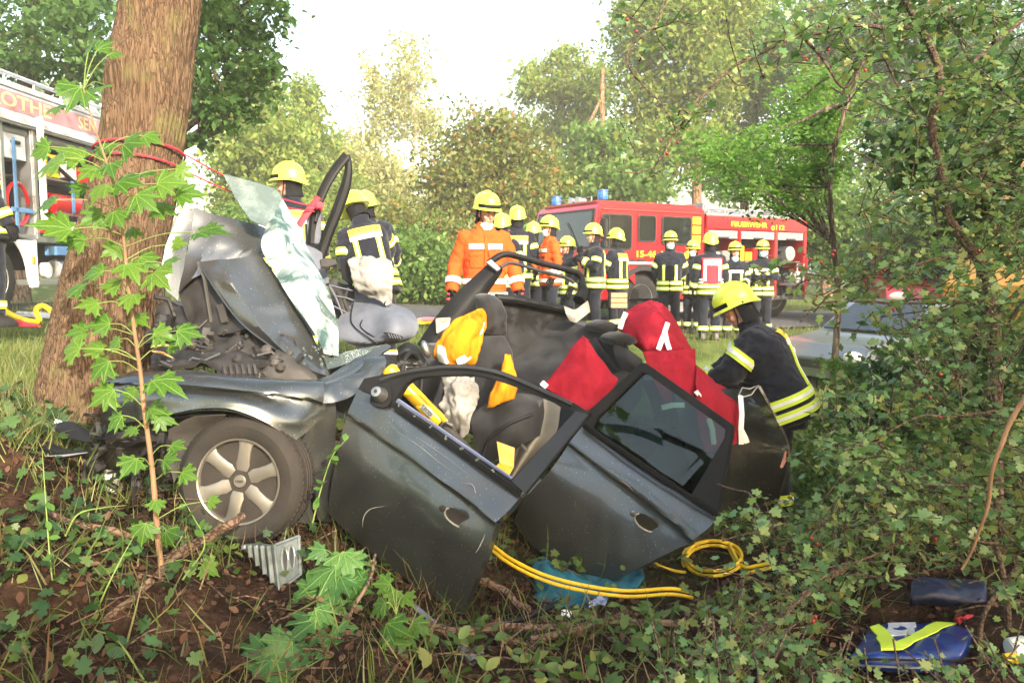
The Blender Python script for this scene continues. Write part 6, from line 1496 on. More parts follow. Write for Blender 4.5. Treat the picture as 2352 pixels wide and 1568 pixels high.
def person(label, px, ty, d, yaw, jacket='navy', arms=('hang', 'hang'), lean=0, hyaw=0, hpitch=5, mask=None, back=True, front=False, vest=False, face=False, detail=False, redglove=False, base=None, scale=None, stride=0.0, group="firefighters at the crash", roll=0, bulk=1.06):
    global TXT_F, BULK
    BULK = bulk
    h = P(px, ty, d)
    gz = H(h.x, h.y)
    if base is None:
        s = scale or min(1.05, max(0.9, (h.z - gz) / 1.885)); bz = h.z - 1.885 * s
    else:
        s = scale or 1.0; bz = base
    t = thing("person", label, "person", (h.x, h.y, bz), group)
    M = Matrix.Translation((h.x, h.y, bz)) @ Matrix.Rotation(R(yaw), 4, 'Z') @ Matrix.Diagonal((s, s, s, 1))
    LM = M @ Matrix.Translation((0, 0, .95)) @ Matrix.Rotation(R(roll), 4, 'Y') @ Matrix.Rotation(R(lean), 4, 'X') @ Matrix.Translation((0, 0, -.95))
    HM = LM @ Matrix.Translation((0, -0.005, 1.56)) @ Matrix.Rotation(R(hyaw), 4, 'Z') @ Matrix.Rotation(R(hpitch), 4, 'X') @ Matrix.Translation((0, -0.012, 0.095))
    vox = 0.013 if detail else 0.019
    jm = M_ORAN if jacket == 'orange' else M_NAVY
    # joints of the arms
    J = {}
    for sx, nm in ((-1, arms[0]), (1, arms[1])):
        e, w_ = ARMS[nm]; J[sx] = [Vector((sx * .185, 0, 1.415)), Vector((sx * e[0], e[1], e[2])), Vector((sx * w_[0], w_[1], w_[2]))]
    # body: head, neck, trunk and limbs in one skin
    mb = MB()
    mb.ell((0, 0, .03), (.076, .096, .112), 16, 12, HM); mb.ell((0, -.03, -.055), (.056, .066, .058), 14, 10, HM); mb.ell((0, -.075, -.085), (.024, .022, .02), 10, 8, HM)
    mb.ell((0, -.103, -.012), (.013, .020, .024), 10, 8, HM); mb.ell((0, -.088, .03), (.05, .018, .012), 10, 6, HM); mb.ell((-.045, -.07, -.02), (.022, .022, .022), 8, 6, HM); mb.ell((.045, -.07, -.02), (.022, .022, .022), 8, 6, HM)
    for sx in (-1, 1): mb.ell((sx * .078, .008, -.008), (.012, .02, .034), 8, 8, HM)
    mb.tube([LM @ Vector((0, .005, 1.42)), LM @ Vector((0, 0, 1.52)), HM @ Vector((0, .01, -.04))], [0.06 * s, .054 * s, .056 * s], 12)
    mb.loft([[LM @ Vector((p.x * .6, p.y * .6, p.z)) for p in tring(z, 0, 16)] for z in (0.86, 1.0, 1.2, 1.36, 1.44)])
    for sx in (-1, 1):
        a, b_, c = J[sx]; mb.tube([LM @ a, LM @ b_, LM @ c], [.045 * s, .04 * s, .03 * s], 10)
        mb.tube([M @ Vector((sx * .09, 0, .92)), M @ Vector((sx * .1, -.02, .5)), M @ Vector((sx * .105, .02, .1))], [.06 * s, .048 * s, .035 * s], 10)
    mb = remeshed(mb, 0.0095 if detail else 0.014, 2 if detail else 1)
    body = mb.build("body", M_SKIN, t, True, angle=180)
    if face:
        for sx in (-1, 1):
            mb = MB(); mb.ell((sx * .031, -.083, .012), (.014, .010, .008), 10, 8, HM); ey = mb.build("eye", M_EYEW, t)
            mb = MB(); mb.ell((sx * .031, -.0915, .012), (.006, .003, .006), 8, 6, HM); mb.build("iris", M_HAIRD, ey)
            mb = MB(); mb.ell((sx * .032, -.096, .035), (.022, .006, .005), 8, 6, HM); mb.build("eyebrow", M_HAIRD, t)
        mb = MB(); mb.ell((0, -.096, -.052), (.022, .007, .006), 10, 6, HM); mb.build("mouth", M_LIP, t)
    # jacket: trunk and sleeves in one piece of cloth
    mb = MB()
    mb.loft([tring(z, 0.0, 28, LM) for z in TR[:, 0]])
    for sx in (-1, 1):
        a, b_, c = J[sx]; d1 = (b_ - a); d2 = (c - b_); rs = []
        pts = [a + Vector((-sx * .05, 0, .02)), a, a + d1 * .3, a + d1 * .65, b_, b_ + d2 * .35, b_ + d2 * .7, c, c + d2 * 0.06]
        mb.tube([LM @ p for p in pts], [q * s * bulk for q in (.075, .082, .079, .073, .070, .068, .063, .058, .058)], 14)
    mb = remeshed(mb, vox, 4, (0.010 if detail else 0.011, 12))
    mb.build("jacket", jm, t, True, angle=180)
    # trousers
    mb = MB()
    mb.loft([[M @ Vector((p.x * k, p.y * k, z)) for p in tring(0.9, 0, 20)] for z, k in ((0.74, .86), (0.82, .90), (0.95, .86), (1.02, .8))])
    for sx in (-1, 1):
        sw = stride * sx
        pts = [(sx * .098, 0, .86), (sx * .102, -.01 + sw * .3, .68), (sx * .108, -.015 + sw * .6, .5), (sx * .112, 0.0 + sw * .8, .3), (sx * .115, .015 + sw, .12)]
        mb.tube([M @ Vector(p) for p in pts], [q * s for q in (.105, .098, .088, .085, .088)], 14)
    mb = remeshed(mb, vox, 4, (0.007, 10)); mb.build("trousers", M_NAVY, t, True, angle=180)
    for sx in (-1, 1):
        sw = stride * sx
        mb = MB(); mb.loft([[M @ Vector((sx * .115 + x * wd, sw + .02 + y * L - o_, z)) for x, y in ((-1, -.8), (-.7, -1), (.7, -1), (1, -.8), (1, .7), (.6, 1), (-.6, 1), (-1, .7))] for z, wd, L, o_ in ((0.0, .050, .145, .05), (.03, .052, .148, .05), (.07, .048, .125, .035), (.11, .055, .075, 0), (.17, .058, .07, 0))]); mb.build("boot", M_BOOT, t, True, 0.006)
    # gloves: palm, four fingers and a thumb, relaxed
    for sx in (-1, 1):
        a, b_, c = J[sx]; dv = (c - b_).normalized(); inw = Vector((-sx, 0, 0)); inw = (inw - dv * inw.dot(dv)).normalized(); fw = dv.cross(inw) * sx
        if fw.y > 0: fw = -fw
        mb = MB(); p0 = c + dv * 0.05
        q3 = lambda v: LM @ v
        mb.tube([q3(c - dv * .03), q3(c + dv * .02)], [.045 * s, .043 * s], 12)
        mb.loft([[q3(c + dv * u + fw * (hw * math.cos(k)) + inw * (ht * math.sin(k) + cu)) for k in np.linspace(0, 6.283, 13)[:-1]] for u, hw, ht, cu in ((0.0, .034, .026, 0), (.04, .044, .024, .003), (.085, .045, .019, .008), (.10, .038, .014, .01))])
        for i, (o_, ln) in enumerate(((.033, .07), (.011, .08), (-.011, .075), (-.032, .06))):
            st = c + dv * .09 + fw * o_ + inw * .008
            mb.tube([q3(st), q3(st + dv * ln * .4 + inw * .012), q3(st + dv * ln * .72 + inw * .032), q3(st + dv * ln * .86 + inw * .055)], [.0125 * s, .012 * s, .011 * s, .009 * s], 8)
        st = c + dv * .025 + fw * .036
        mb.tube([q3(st), q3(st + dv * .03 + fw * .025 + inw * .012), q3(st + dv * .06 + fw * .03 + inw * .03), q3(st + dv * .08 + fw * .024 + inw * .04)], [.015 * s, .014 * s, .012 * s, .010 * s], 8)
        g_ = mb.build("glove", M_GLOV, t, True, angle=60)
        if redglove:
            for u_ in (0.045, 0.10):
                mb = MB(); mb.ell(tuple(q3(c + dv * u_ - inw * .022)), (.028, .02, .014), 10, 6); mb.build("knuckle_patch", M_GLOVR, g_)
    # reflective tape
    def band(f0, seg, parent_m, wd, r0, kind='fluo'):
        a, b_ = seg; dv = (b_ - a).normalized(); c = a.lerp(b_, f0)
        mb = MB()
        parts_ = ((-.5, -.2, 0), (-.2, .2, 1), (.2, .5, 0)) if kind == 'fluo' else ((-.5, .5, 1),)
        for u0, u1, mi in parts_:
            mb.cur = mi; mb.tube([parent_m @ (c + dv * wd * u0), parent_m @ (c + dv * wd * u1)], (r0 * (bulk if parent_m is LM else 1) + (.003 if mi else 0)) * s, 18)
        mb.build("reflective_band", [M_FLUO, M_SILT], t, True, angle=40)
    for sx in (-1, 1):
        a, b_, c = J[sx]
        k = 'fluo' if jacket != 'orange' else 'silver'
        if jacket != 'orange': band(0.55, (a, b_), LM, .075, .083, k)
        band(0.66, (b_, c), LM, .075 if k == 'fluo' else .06, .074, k)
        sw = stride * sx
        band(0.5, (Vector((sx * .112, sw * .8, .3)), Vector((sx * .115, .015 + sw, .12))), M, .075, .098, 'fluo')
    def hoop(z, wd, mats=(0, 1, 0)):
        mb = MB(); n = len(mats)
        for i, mi in enumerate(mats):
            mb.cur = mi; z0, z1 = z + wd * (i / n - .5), z + wd * ((i + 1) / n - .5)
            mb.loft([tring(z0, .004, 30, LM), tring(z0, .013 + .002 * mi, 30, LM), tring(z1, .013 + .002 * mi, 30, LM), tring(z1, .004, 30, LM)], True, False, False)
        mb.build("reflective_hoop", [M_FLUO, M_SILT], t, True, angle=40)
    if jacket == 'orange':
        hoop(.85, .055, (1,)); hoop(.99, .05, (1,))
        for x0, x1 in ((-.165, -.02), (.02, .165)):
            mb = MB(); tpatch(mb, x0, x1, 1.30, 1.355, -1, .014, LM); mb.build("chest_tape", M_SILT, t)
            mb = MB(); tpatch(mb, x0 + .01, x1 - .01, 1.12, 1.27, -1, .013, LM); pk = mb.build("chest_pocket", jm, t)
            mb = MB(); tpatch(mb, x0 + .005, x1 - .005, 1.235, 1.275, -1, .019, LM); mb.build("pocket_flap", jm, pk)
        mb = MB(); tpatch(mb, -.012, .012, .80, 1.44, -1, .014, LM, 2, 12); mb.build("button_placket", jm, t)
        mb = MB(); tpatch(mb, .07, .14, 1.205, 1.228, -1, .024, LM); mb.build("name_tag", M_GLOV, t)
        mb = MB(); tpatch(mb, -.16, .16, 1.30, 1.355, 1, .014, LM); mb.build("back_tape", M_SILT, t)
        for sx in (-1, 1):
            mb = MB(); mb.add([LM @ Vector(v) for v in ((sx * .01, -.125, 1.43), (sx * .085, -.10, 1.43), (sx * .085, -.05, 1.56), (sx * .03, -.085, 1.54), (sx * .01, -.11, 1.42), (sx * .085, -.085, 1.42), (sx * .08, -.04, 1.55), (sx * .03, -.075, 1.53))], [(0, 1, 2, 3), (7, 6, 5, 4), (0, 4, 5, 1), (1, 5, 6, 2), (2, 6, 7, 3), (3, 7, 4, 0)]); mb.build("collar", jm, t)
    else:
        hoop(.84, .07); hoop(.94, .07)
        if back:
            for x0 in (-.135, .085):
                mb = MB()
                for i, mi in ((0, 0), (1, 1), (2, 0)):
                    mb.cur = mi; tpatch(mb, x0 + .05 * i / 3, x0 + .05 * (i + 1) / 3, .98, 1.30, 1, .013 + .002 * mi, LM, 2, 8)
                mb.build("brace_tape", [M_FLUO, M_SILT], t)
            mb = MB(); tpatch(mb, -.155, .155, 1.30, 1.345, 1, .014, LM); mb.build("back_tape", M_SILT, t)
            mb = MB(); tpatch(mb, -.155, .155, 1.348, 1.425, 1, .014, LM); pn = mb.build("name_panel", M_FLUO if vest else mat("yellow name panel", (0.85, 0.62, 0.06), 0.6, vary=0.05), t)
            if TXT_F is None: TXT_F = text_mesh("FEUERWEHR", 1.0, 0.015)
            vs, fs = TXT_F; k = .285 / (max(v[0] for v in vs) - min(v[0] for v in vs)); my = sum((max(v[1] for v in vs), min(v[1] for v in vs))) / 2
            kz = .048 / (max(v[1] for v in vs) - min(v[1] for v in vs))
            mb = MB(); mb.add([LM @ Vector((-x * k, ysurf(x * k, 1.386) + .017, 1.386 + (y - my) * kz)) for x, y in vs], fs); mb.build("lettering", M_LETB, pn, False, fix=False)
        if front:
            for x0 in (-.135, .085):
                mb = MB()
                for i, mi in ((0, 0), (1, 1), (2, 0)):
                    mb.cur = mi; tpatch(mb, x0 + .05 * i / 3, x0 + .05 * (i + 1) / 3, .98, 1.26, -1, .013 + .002 * mi, LM, 2, 8)
                mb.build("brace_tape", [M_FLUO, M_SILT], t)
            mb = MB(); tpatch(mb, -.012, .012, .80, 1.44, -1, .014, LM, 2, 12); mb.build("zip_cover", jm, t)
            if front == 'bar':
                mb = MB(); tpatch(mb, -.15, .15, 1.27, 1.32, -1, .015, LM); mb.build("chest_tape", M_SILT, t)
    if vest:
        for sg in (-1, 1):
            mb = MB(); tpatch(mb, -.175, .175, .99, 1.43, sg, .020, LM, 10, 8); mb.build("vest_panel", M_VEST, t)
            mb = MB()
            for a in ((-.15, .15, 1.30, 1.40), (-.15, -.105, 1.03, 1.30), (.105, .15, 1.03, 1.30)): tpatch(mb, *a, sg, .027, LM)
            mb.build("vest_tape", M_SILT, t)
        hoop(1.005, .03, (1,)); hoop(1.055, .03, (1,))
    # helmet
    hl = thing_part("helmet", t)
    He = HM @ Matrix.Translation((0, 0.005, .052)) @ Matrix.Rotation(R(-6), 4, 'X')
    def hring(r_, z, n=28):
        out = []
        for k in range(n):
            a = 2 * math.pi * k / n; c, s_ = math.cos(a), math.sin(a)
            y = s_ * .152 * r_; zz = z
            if s_ > 0: zz -= .045 * s_ * s_ * max(0, 1 - z / .12); y *= 1.04
            if s_ < -0.3 and z < 0.02: y *= 1.06
            out.append((c * .122 * r_, y, zz))
        return out
    mb = MB(); mb.loft([hring(r_, z) for r_, z in ((0.93, .0), (1.10, -.006), (1.16, -.004), (1.13, .006), (1.04, .022), (1.01, .05), (.97, .085), (.86, .118), (.68, .143), (.44, .160), (.2, .167), (.03, .168))], True, True, True, He); mb.build("shell", M_HELM, hl, True, angle=50)
    mb = MB(); mb.tube([He @ Vector((0, .158 * math.sin(a) * 0.98, .012 + .162 * math.cos(a))) for a in np.linspace(-1.25, 1.25, 15)], [.006 * s] + [.011 * s] * 13 + [.006 * s], 8); mb.build("crest", M_HELM, hl)
    mb = MB()
    rg = []
    for r_, z in ((1.055, .018), (1.08, .020), (1.07, .050), (1.035, .052)):
        q = hring(r_, z, 40); rg.append([q[k] for k in range(22, 39)])
    mb.loft(rg, False, False, False, He); mb.build("visor", M_GLOV, hl, True, angle=60, fix=False)
    for a in (R(62), R(90), R(118), R(20), R(160)):
        c, s_ = math.cos(a), math.sin(a); mb = MB(); mb.ell((c * .130, s_ * .165, .006 - .04 * s_ * s_), (.014, .012, .008), 8, 6, He); mb.build("vent", M_GLOV, hl)
    mb = MB(); rg = []
    for z, r_ in ((.02, .95), (-.04, .92), (-.10, .92), (-.15, 1.02)):
        rg.append([(math.cos(a) * .098 * r_, math.sin(a) * .125 * r_ + .008, z) for a in np.linspace(R(-5), R(185), 15)])
    rg2 = [[(x * .93, y * .93, z) for x, y, z in q] for q in reversed(rg)]
    mb.loft(rg + rg2, False, False, False, He); mb.build("neck_flap", M_GLOV, hl, True, angle=60)
    for sx in (-1, 1):
        mb = MB(); mb.tube([HM @ Vector((sx * .083, -.01, .06)), HM @ Vector((sx * .074, -.035, -.03)), HM @ Vector((sx * .045, -.06, -.09)), HM @ Vector((0, -.07, -.115))], .006 * s, 6); mb.build("chin_strap", M_GLOV, hl)
    if mask:
        zc, yc = (-.045, -.040) if mask == 'on' else (-.116, -.022)
        mb = MB(); rg = []
        for z, k in ((.045, .90), (.02, 1.03), (-.02, 1.04), (-.05, .86)):
            rg.append([(math.cos(a) * .070 * k, yc + math.sin(a) * .075 * k * (1.12 if z == .02 else 1.0), zc + z) for a in np.linspace(R(190), R(350), 13)])
        mb.loft(rg + [[(x * .95, yc + (y - yc) * .95, z) for x, y, z in q] for q in reversed(rg)], False, False, False, HM); mb.build("face_mask", M_MASK, t, True, angle=60)
    return t

person("firefighter seen from behind past the peeled windscreen, head turned, lettered back", 668, 370, 7.4, 186, hyaw=82, hpitch=8, detail=True)
person("firefighter bending over the dashboard, black jacket with lettered back panel", 858, 412, 7.2, 194, arms=('reach', 'front'), lean=16, hyaw=25, hpitch=20, detail=True, roll=12)
person("firefighter in a dark red vest half hidden behind the one bending over the dashboard", 858, 428, 8.4, 172, arms=('front', 'hang'), lean=8, vest=True, hyaw=20, roll=10)
person("man in bright orange jacket, yellow helmet and lowered mask looking down at the wreck", 1112, 437, 7.6, 8, 'orange', ('wide', 'wide'), hyaw=24, hpitch=16, mask='chin', face=True, detail=True, redglove=True)
person("firefighter whose helmet shows between the orange man and a lettered black back", 1152, 487, 10.6, 175)
person("firefighter standing with back turned, lettered panel and yellow braces, behind the roof frame", 1188, 470, 11.8, 181, arms=('hang', 'front'))
person("firefighter hidden behind the lettered back, only helmet and shoulder showing", 1224, 508, 12.6, 150)
person("man in orange jacket with grey hem bands turned sideways near the fire engine", 1264, 495, 11.7, -72, 'orange', ('front', 'hang'), hpitch=2, face=True, mask='on')
person("short dark clad firefighter behind the sideways man in orange", 1306, 542, 13.4, -70, front=True)
person("firefighter in profile with a hand raised to the chin, by the engine's front wheel", 1366, 512, 13.0, -78, arms=('chin', 'fold'), front=True, face=True)
person("firefighter looking away beside the engine's door, standing behind the profile figure", 1418, 523, 13.8, -128, arms=('hang', 'down'))
person("firefighter with hands behind the back and pale mask, facing the wreck by the engine", 1540, 529, 14.5, -10, arms=('behind', 'behind'), front=True, back=False, mask='on', face=True)
person("masked firefighter half hidden by the red vested one", 1594, 550, 15.0, -40, arms=('front', 'hang'), front=True, mask='on', face=True)
person("firefighter in red and white vest standing with back turned before the engine", 1633, 531, 13.3, 181, arms=('hang', 'hang'), vest=True)
person("firefighter with white chest tape and lowered mask, facing the wreck beside the red vest", 1688, 553, 14.3, -4, arms=('hang', 'front'), front='bar', back=False, mask='chin', face=True)
person("firefighter with arms folded, white chest tape and mask, at the engine's open lockers", 1752, 550, 14.8, -12, arms=('cross', 'cross'), front='bar', back=False, mask='on', face=True)
person("stooping firefighter in black reaching towards the red covers on the car's boot", 1800, 700, 5.75, -106, arms=('reach', 'reach'), lean=24, hpitch=10, detail=True, bulk=1.42, base=H(P(1786, 1165, 6.1).x, P(1786, 1165, 6.1).y) - 0.06, scale=0.98)
person("firefighter standing close by the pale truck's wheel, only an arm and leg showing", -50, 275, 7.6, 150, arms=('hang', 'hang'), roll=12)
# ------------------------------------------------------------------ rescue gear and debris
M_ROPE = mat("red rope", (0.55, 0.03, 0.05), 0.7, vary=0.2, scale=60)
M_YTOOL = mat("yellow tool enamel", (0.82, 0.50, 0.02), 0.35, vary=0.06, coat=0.3)
M_YCLOTH = mat("golden yellow coat cloth", (0.55, 0.215, 0.008), 0.88, vary=0.14, scale=7, bump=0.8, bscale=9, spec=0.15, bdist=0.035, stretch=(1.6, 1.6, 0.6))
M_RCOV = mat("crimson cover cloth", (0.30, 0.008, 0.022), 0.78, vary=0.16, scale=6, bump=0.8, bscale=8, spec=0.2, bdist=0.03, stretch=(1.4, 1.4, 0.6))
M_YHOSE = mat("yellow hydraulic hose", (0.80, 0.52, 0.015), 0.45, vary=0.12, scale=20)
M_TEAL = mat("teal cloth", (0.01, 0.11, 0.16), 0.8, vary=0.25, scale=8, bump=0.4, bscale=20)
M_ZINC = mat("galvanised steel", (0.20, 0.225, 0.22), 0.45, 0.7, vary=0.22, scale=22, rvar=0.12)
M_BAGB = mat("blue tarpaulin bag", (0.012, 0.03, 0.16), 0.32, vary=0.2, scale=6, bump=0.2, bscale=14)
M_STICK = bark_mat("brown stick bark", (0.05, 0.03, 0.02), (0.20, 0.13, 0.09), 10, 0.4, (1, 1, 1))
M_CARDB = mat("brown wooden crate", (0.38, 0.22, 0.13), 0.8, vary=0.15)
M_CLEAR = glass_mat("clear crumpled plastic", (0.85, 0.88, 0.9), 0.6, 0.15)

# --- rope round the trunk and out to the far door frame
def trunk_ring(y, tilt, off, a0=0, a1=360, n=40):
    best = min(range(len(TRUNK_AXIS)), key=lambda i: (TRUNK_AXIS[i] - P(0, 0, 1) * 0 - P(322, y, 4.8)).length)
    p = TRUNK_AXIS[best]; tg = (TRUNK_AXIS[best + 1] - TRUNK_AXIS[best - 1]).normalized()
    xx = Vector((1, 0, 0)); xx = (xx - tg * xx.dot(tg)).normalized(); yy = tg.cross(xx)
    Sx = sum((TRUNK_AXIS[i + 1] - TRUNK_AXIS[i]).length for i in range(best)); r_ = trunk_r(Sx) + off
    return [p + (xx * math.cos(R(a)) + yy * math.sin(R(a))) * r_ + tg * tilt * math.cos(R(a)) for a in np.linspace(a0, a1, n)]
rp = thing("rope", "red rope looped round the thick trunk and drawn out to the far door frame", "rope", on_ground(230, 950))
for y, tl in ((353, 0.035), (347, 0.038), (386, 0.03)):
    mb = MB(); mb.tube(trunk_ring(y, tl, 0.018), 0.0065, 6); mb.build("rope_turn", M_ROPE, rp)
for a, b_ in ((trunk_ring(354, .035, 0.02, 0, 0, 1)[0], P(738, 478, 5.5)), (trunk_ring(386, .03, 0.02, 0, 0, 1)[0], P(722, 486, 5.5))):
    mb = MB(); mb.tube([a.lerp(b_, k / 12) + Vector((0, 0, -0.05 * math.sin(math.pi * k / 12))) for k in range(13)], 0.0045, 6); mb.build("rope_line", M_ROPE, rp)
sl = thing("sling", "flat red sling knotted round the far door frame", "sling", P(730, 480, 5.6))
mb = MB(); mb.tube([P(742, 476, 5.52), P(728, 470, 5.5), P(716, 474, 5.55), P(712, 480, 5.6)], 0.028, 8, True, 0.3, Vector((0, -1, 0))); mb.build("loop", M_ROPE, sl)
mb = MB(); mb.tube([P(716, 474, 5.5), P(706, 488, 5.48), P(690, 512, 5.46), P(686, 520, 5.46)], 0.024, 8, True, 0.3, Vector((0, -1, 0))); mb.build("tail", M_ROPE, sl)
mb = MB(); mb.tube([P(716, 472, 5.5), P(726, 460, 5.5), P(732, 452, 5.5)], 0.02, 8, True, 0.3, Vector((0, -1, 0))); mb.build("tail", M_ROPE, sl)
# --- rescue ram
ra = thing("rescue_ram", "yellow hydraulic rescue ram braced between pillar stub and sill, behind the open door", "tool", P(1040, 1000, 4.4))
a, b_ = P(892, 848, 4.52), P(1014, 972, 4.38); dv = (b_ - a).normalized()
mb = MB(); mb.lathe([(0.02, 0), (0.046, 0.005), (0.05, 0.02), (0.05, 0.03), (0.043, 0.04), (0.043, (b_ - a).length - 0.02), (0.03, (b_ - a).length)], 20, Matrix.Translation(a) @ orient(dv).to_4x4()); mb.build("cylinder", M_YTOOL, ra)
mb = MB(); mb.bar(a + dv * 0.04 + Vector((0.03, -0.03, 0.012)), b_ + Vector((0.03, -0.03, 0.012)), 0.03, 0.02); mb.build("guard_rail", M_YTOOL, ra, True, 0.004)
mb = MB(); mb.lathe([(0.02, 0), (0.038, 0.0), (0.042, 0.03), (0.042, 0.09), (0.03, 0.1)], 18, Matrix.Translation(P(874, 824, 4.55)) @ orient(dv).to_4x4()); mb.build("head", M_TRIM, ra)
mb = MB(); mb.lathe([(0.02, 0), (0.026, 0.0), (0.026, 0.24), (0.032, 0.25), (0.032, 0.28)], 16, Matrix.Translation(b_) @ orient(dv).to_4x4()); mb.build("piston_rod", M_ENG2, ra)
mb = MB(); mb.tube([b_ + Vector((0.0, -0.045, -0.01)), b_ + Vector((0.03, -0.07, 0.02)), b_ + Vector((0.06, -0.05, 0.0)), b_ + Vector((0.06, -0.03, -0.03))], 0.009, 8); mb.build("valve_handle", M_STEEL, ra)
side_n = Vector((-0.2, -0.95, 0.2)).normalized(); up_ = side_n.cross(dv)
lc = a.lerp(b_, 0.78) + side_n * 0.047
Ml = Matrix(((dv.x, up_.x, side_n.x, lc.x), (dv.y, up_.y, side_n.y, lc.y), (dv.z, up_.z, side_n.z, lc.z), (0, 0, 0, 1)))
mb = MB(); mb.box((0, 0, 0), (0.085, 0.03, 0.004), Ml); tg_ = mb.build("label_plate", M_GREYP, ra)
vs, fs = text_mesh("LEOD", 0.028, 0.0008); mb = MB(); mb.add([(x, y, 0.0045) for x, y in vs], fs, Ml); mb.build("lettering", M_ENG, tg_, False, fix=False)
# --- yellow coat over the seat and its tail below
yc = thing("coat", "golden yellow coat with white reflective strips draped over the front seat", "coat", P(1060, 830, 4.8))
mb = sheet([[(1100, 708, 4.84), (1110, 708, 4.86), (1118, 722, 4.9), (1122, 745, 4.92)], [(1046, 732, 4.74), (1070, 738, 4.72), (1095, 742, 4.74), (1117, 760, 4.84)], [(1010, 775, 4.72), (1045, 775, 4.64), (1080, 780, 4.66), (1106, 795, 4.78)], [(996, 812, 4.74), (1030, 815, 4.62), (1070, 820, 4.64), (1094, 828, 4.76)], [(1008, 832, 4.76), (1030, 842, 4.66), (1062, 842, 4.68), (1085, 838, 4.78)]], 36, 36, 0.008, (0.014, 5, "r")); mb.build("cloth", M_YCLOTH, yc, True, angle=180)
mb = sheet([[(1005, 792, 4.70), (1012, 795, 4.66), (1016, 800, 4.64)], [(1003, 812, 4.70), (1012, 815, 4.655), (1020, 818, 4.63)], [(1008, 830, 4.72), (1018, 834, 4.66), (1026, 836, 4.64)]], 6, 8, 0.02); mb.build("reflective_strip", M_SILT, yc)
mb = sheet([[(1048, 828, 4.62), (1062, 818, 4.62), (1084, 804, 4.70)], [(1052, 838, 4.64), (1070, 832, 4.64), (1086, 818, 4.72)]], 8, 4, 0.02); mb.build("reflective_strip", M_SILT, yc)
mb = sheet([[(1110, 742, 4.82), (1114, 740, 4.84)], [(1104, 768, 4.78), (1108, 766, 4.80)]], 3, 4, 0.012); mb.build("reflective_strip", M_SILT, yc)
yt = thing("coat", "orange yellow coat tail hanging beside the seat back, seen through the door frame", "coat", P(1150, 930, 4.9))
mb = sheet([[(1162, 812, 4.60), (1174, 812, 4.62)], [(1142, 870, 4.54), (1160, 868, 4.50), (1186, 866, 4.56)], [(1126, 905, 4.50), (1150, 902, 4.46), (1188, 895, 4.54)], [(1116, 936, 4.48), (1140, 930, 4.44), (1184, 915, 4.52)]], 14, 16, 0.012, (0.02, 10)); mb.build("cloth", M_YCLOTH, yt, True, angle=180)
yw = thing("wedge", "bent yellow plate wedged at the foot of the belt post", "wedge", P(1160, 1085, 4.35))
mb = slab([(1141, 1013, 4.34), (1182, 1028, 4.34), (1180, 1072, 4.3), (1148, 1062, 4.3)], 0.006); mb.build("upright", M_YTOOL, yw)
mb = slab([(1148, 1062, 4.3), (1180, 1072, 4.3), (1168, 1094, 4.2), (1132, 1076, 4.2)], 0.006); mb.build("foot", M_YTOOL, yw)
# --- crimson protective covers
def cover(label, sheets, straps=(), at=None, amp=0.018):
    c_ = thing("protective_cover", label, "cover", at, "crimson covers over the cut edges")
    for cv in sheets:
        mb = sheet(cv, 30, 30, 0.008, (amp * 0.8, 3.2, "r"), True); mb.build("cloth", M_RCOV, c_, True, angle=180)
    for st_ in straps:
        mb = MB(); mb.tube([P(*p) for p in st_], 0.017, 6, True, 0.18, Vector((0, -1, 0.3))); mb.build("white_strap", M_SILT, c_)
cover("crimson cover pulled like a hood over the cut rear pillar", [[[(1421, 756, 5.62), (1432, 722, 5.66), (1462, 700, 5.72), (1495, 688, 5.78), (1520, 697, 5.8), (1552, 735, 5.8), (1590, 800, 5.78)], [(1440, 775, 5.52), (1455, 745, 5.5), (1475, 725, 5.52), (1500, 715, 5.54), (1530, 730, 5.58), (1558, 765, 5.64), (1588, 803, 5.7)], [(1458, 795, 5.46), (1475, 785, 5.38), (1490, 775, 5.36), (1510, 772, 5.38), (1535, 780, 5.44), (1560, 795, 5.54), (1586, 806, 5.66)], [(1476, 810, 5.42), (1488, 812, 5.36), (1500, 814, 5.34), (1515, 815, 5.36), (1540, 815, 5.42), (1560, 812, 5.52), (1584, 810, 5.64)]]],
      [[(1424, 755, 5.56), (1430, 735, 5.58), (1438, 718, 5.6)], [(1534, 741, 5.52), (1524, 770, 5.42), (1512, 803, 5.30)], [(1527, 762, 5.44), (1532, 785, 5.38), (1538, 803, 5.34)]], P(1500, 810, 5.5), 0.012)
cover("square crimson cover hanging over the shelf behind the rear door's glass", [[[(1476, 807, 5.26), (1540, 803, 5.26), (1597, 801, 5.3)], [(1488, 840, 5.2), (1545, 845, 5.18), (1601, 845, 5.24)], [(1502, 880, 5.16), (1555, 890, 5.14), (1601, 890, 5.2)], [(1530, 930, 5.12), (1570, 935, 5.1), (1600, 930, 5.18)]]], [[(1520, 936, 5.06), (1545, 930, 5.05), (1572, 930, 5.06)]], P(1540, 930, 5.2))
cover("crimson cover wrapped round the boot corner, white ties dangling", [[[(1600, 838, 5.26), (1630, 862, 5.34), (1662, 888, 5.42), (1700, 908, 5.46)], [(1598, 905, 5.12), (1630, 900, 5.14), (1660, 910, 5.2), (1701, 930, 5.36)], [(1600, 960, 5.04), (1635, 950, 5.06), (1665, 960, 5.14), (1703, 975, 5.3)], [(1620, 1040, 5.0), (1645, 1035, 5.02), (1672, 1028, 5.1), (1703, 1012, 5.26)]]],
      [[(1701, 908, 5.34), (1704, 950, 5.24), (1702, 985, 5.2), (1703, 1020, 5.2)], [(1702, 985, 5.2), (1712, 1005, 5.2), (1716, 1017, 5.2)], [(1628, 960, 4.99), (1636, 985, 4.99), (1640, 1020, 4.99)], [(1598, 905, 5.06), (1604, 900, 5.06), (1610, 908, 5.08)]], P(1660, 1030, 5.2))
